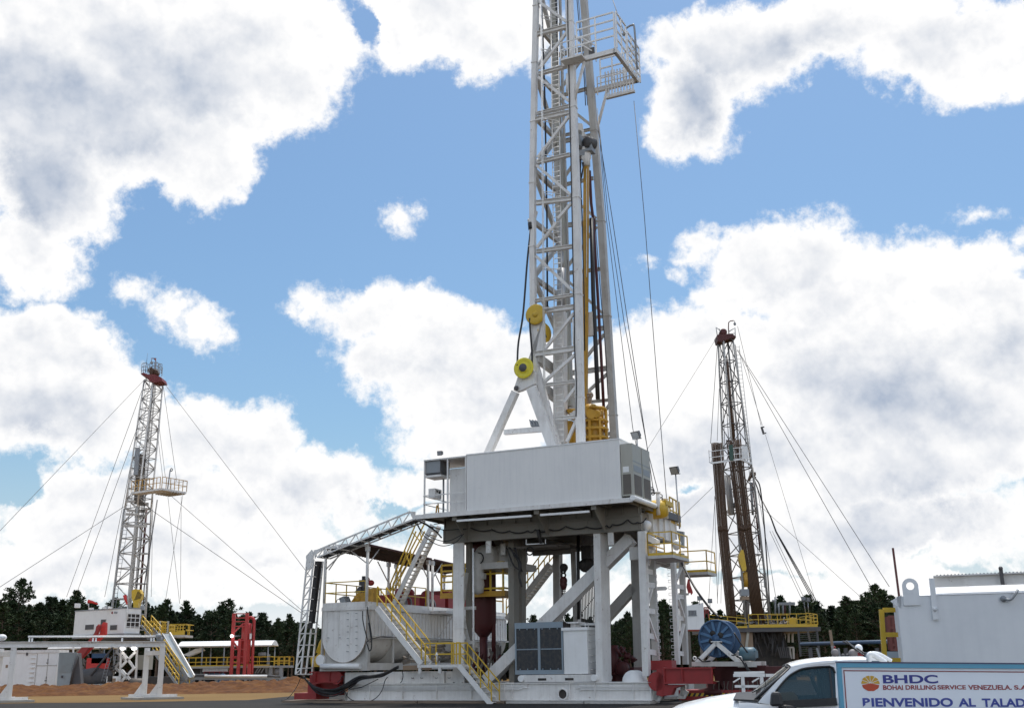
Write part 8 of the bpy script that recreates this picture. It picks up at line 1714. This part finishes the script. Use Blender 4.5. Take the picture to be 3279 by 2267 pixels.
for a0,a1,b0,b1 in ((b[0]-lw/2,b[0]+lw/2,-SH+.03,b[1]-lw/2-.0002),(b[0]-lw/2,SW-.04,b[1]-lw/2,b[1]+lw/2)): g=G(); sbox(g,a0,a1,b0,b1,.0005,.0015); g.mk('border_line',smar,sg)
for u in (.25,SW-.3): g=G(); sbox(g,u,u+.06,-1.62,-.1,-.08,-.035); g.mk('post',sblu,sg)
g=G(); a_=nx(340,560); b_=nx(485,535); g.tube([sp_(a_[0],a_[1]+.008,.0),sp_(b_[0],a_[1]+.008,.0)],.008,8); g.mk('wire_clip',W_,sg)
def text(s,x0,y0,x1,y1,m,off=0.,name='lettering',ref=None):
    cu=bpy.data.curves.new('t','FONT'); cu.body=s; cu.offset=off; cu.size=1; o=bpy.data.objects.new('t',cu); col.objects.link(o)
    dg=bpy.context.evaluated_depsgraph_get(); me=bpy.data.meshes.new_from_object(o.evaluated_get(dg)); bpy.data.objects.remove(o)
    vs=[v.co.copy() for v in me.vertices]; ax,bx=min(v.x for v in vs),max(v.x for v in vs); ay,by=min(v.y for v in vs),max(v.y for v in vs)
    A0=nx(x0,y1); A1=nx(x1,y0)
    B=nx(x1,y1); 
    P=[sp_(A0[0]+(v.x-ax)/(bx-ax)*(A1[0]-A0[0]),A0[1]+(v.x-ax)/(bx-ax)*(B[1]-A0[1])+(v.y-ay)/(by-ay)*(A1[1]-B[1]),.0022) for v in vs]
    g=G(); g.add(P,[tuple(p.vertices) for p in me.polygons]); return g.mk(name,m,sg)
text('BHDC',570,692,1240,798,snav,.03); 
text('BOHAI',570,818,812,878,sred,.03); text('DRILLING',848,818,1218,875,sred,.03); text('SERVICE',1243,818,1588,872,sred,.03); text('VENEZUELA,',1622,817,2152,886,sred,.03); text('S.A.',2188,820,2372,874,sred,.03)
text('BIENVENIDO',320,976,1425,1086,snv2,.035); text('AL',1502,980,1705,1085,snv2,.035); text('TALADRO',1795,982,2560,1089,snv2,.035)
# emblem: scalloped disc, yellow petals above, red below
cc=nx(413,797); ra=abs(nx(530,797)[0]-cc[0]); 
def er(th): return ra*(.955+.045*abs(math.cos(th*5)))
def petal(t0,t1,r0,m,nm,d=.002):
    g=G(); P=[sp_(cc[0]+math.cos(t_)*er(t_)*.80*1.25*.97,cc[1]+math.sin(t_)*er(t_)*.82*.97,d) for t_ in [t0+(t1-t0)*i/10 for i in range(11)]]; Q=sp_(cc[0]+math.cos((t0+t1)/2)*r0,cc[1]+math.sin((t0+t1)/2)*r0*.8,d)
    g.add([Q]+P,[(0,i+1,i+2) for i in range(10)]); g.mk(nm,m,sg)
ey_=mat('emblem_yellow',(.62,.36,.03),.5,grime=.05,streak=0); eo=mat('emblem_red',(.50,.07,.025),.5,grime=.05,streak=0)
for i in range(6): t0=-.12+i*(math.pi+.24)/6; petal(t0+.035,t0+(math.pi+.24)/6-.035,ra*.13,ey_,'emblem_petal')
g=G(); P=[sp_(cc[0]+math.cos(t_)*er(t_)*.97,cc[1]+math.sin(t_)*er(t_)*.80,.002) for t_ in [math.pi+.22+(math.pi-.44)*i/30 for i in range(31)]]+[sp_(cc[0],cc[1]+ra*.02,.002)]; g.add(P,[tuple(range(len(P)))]); g.mk('emblem_base',eo,sg)
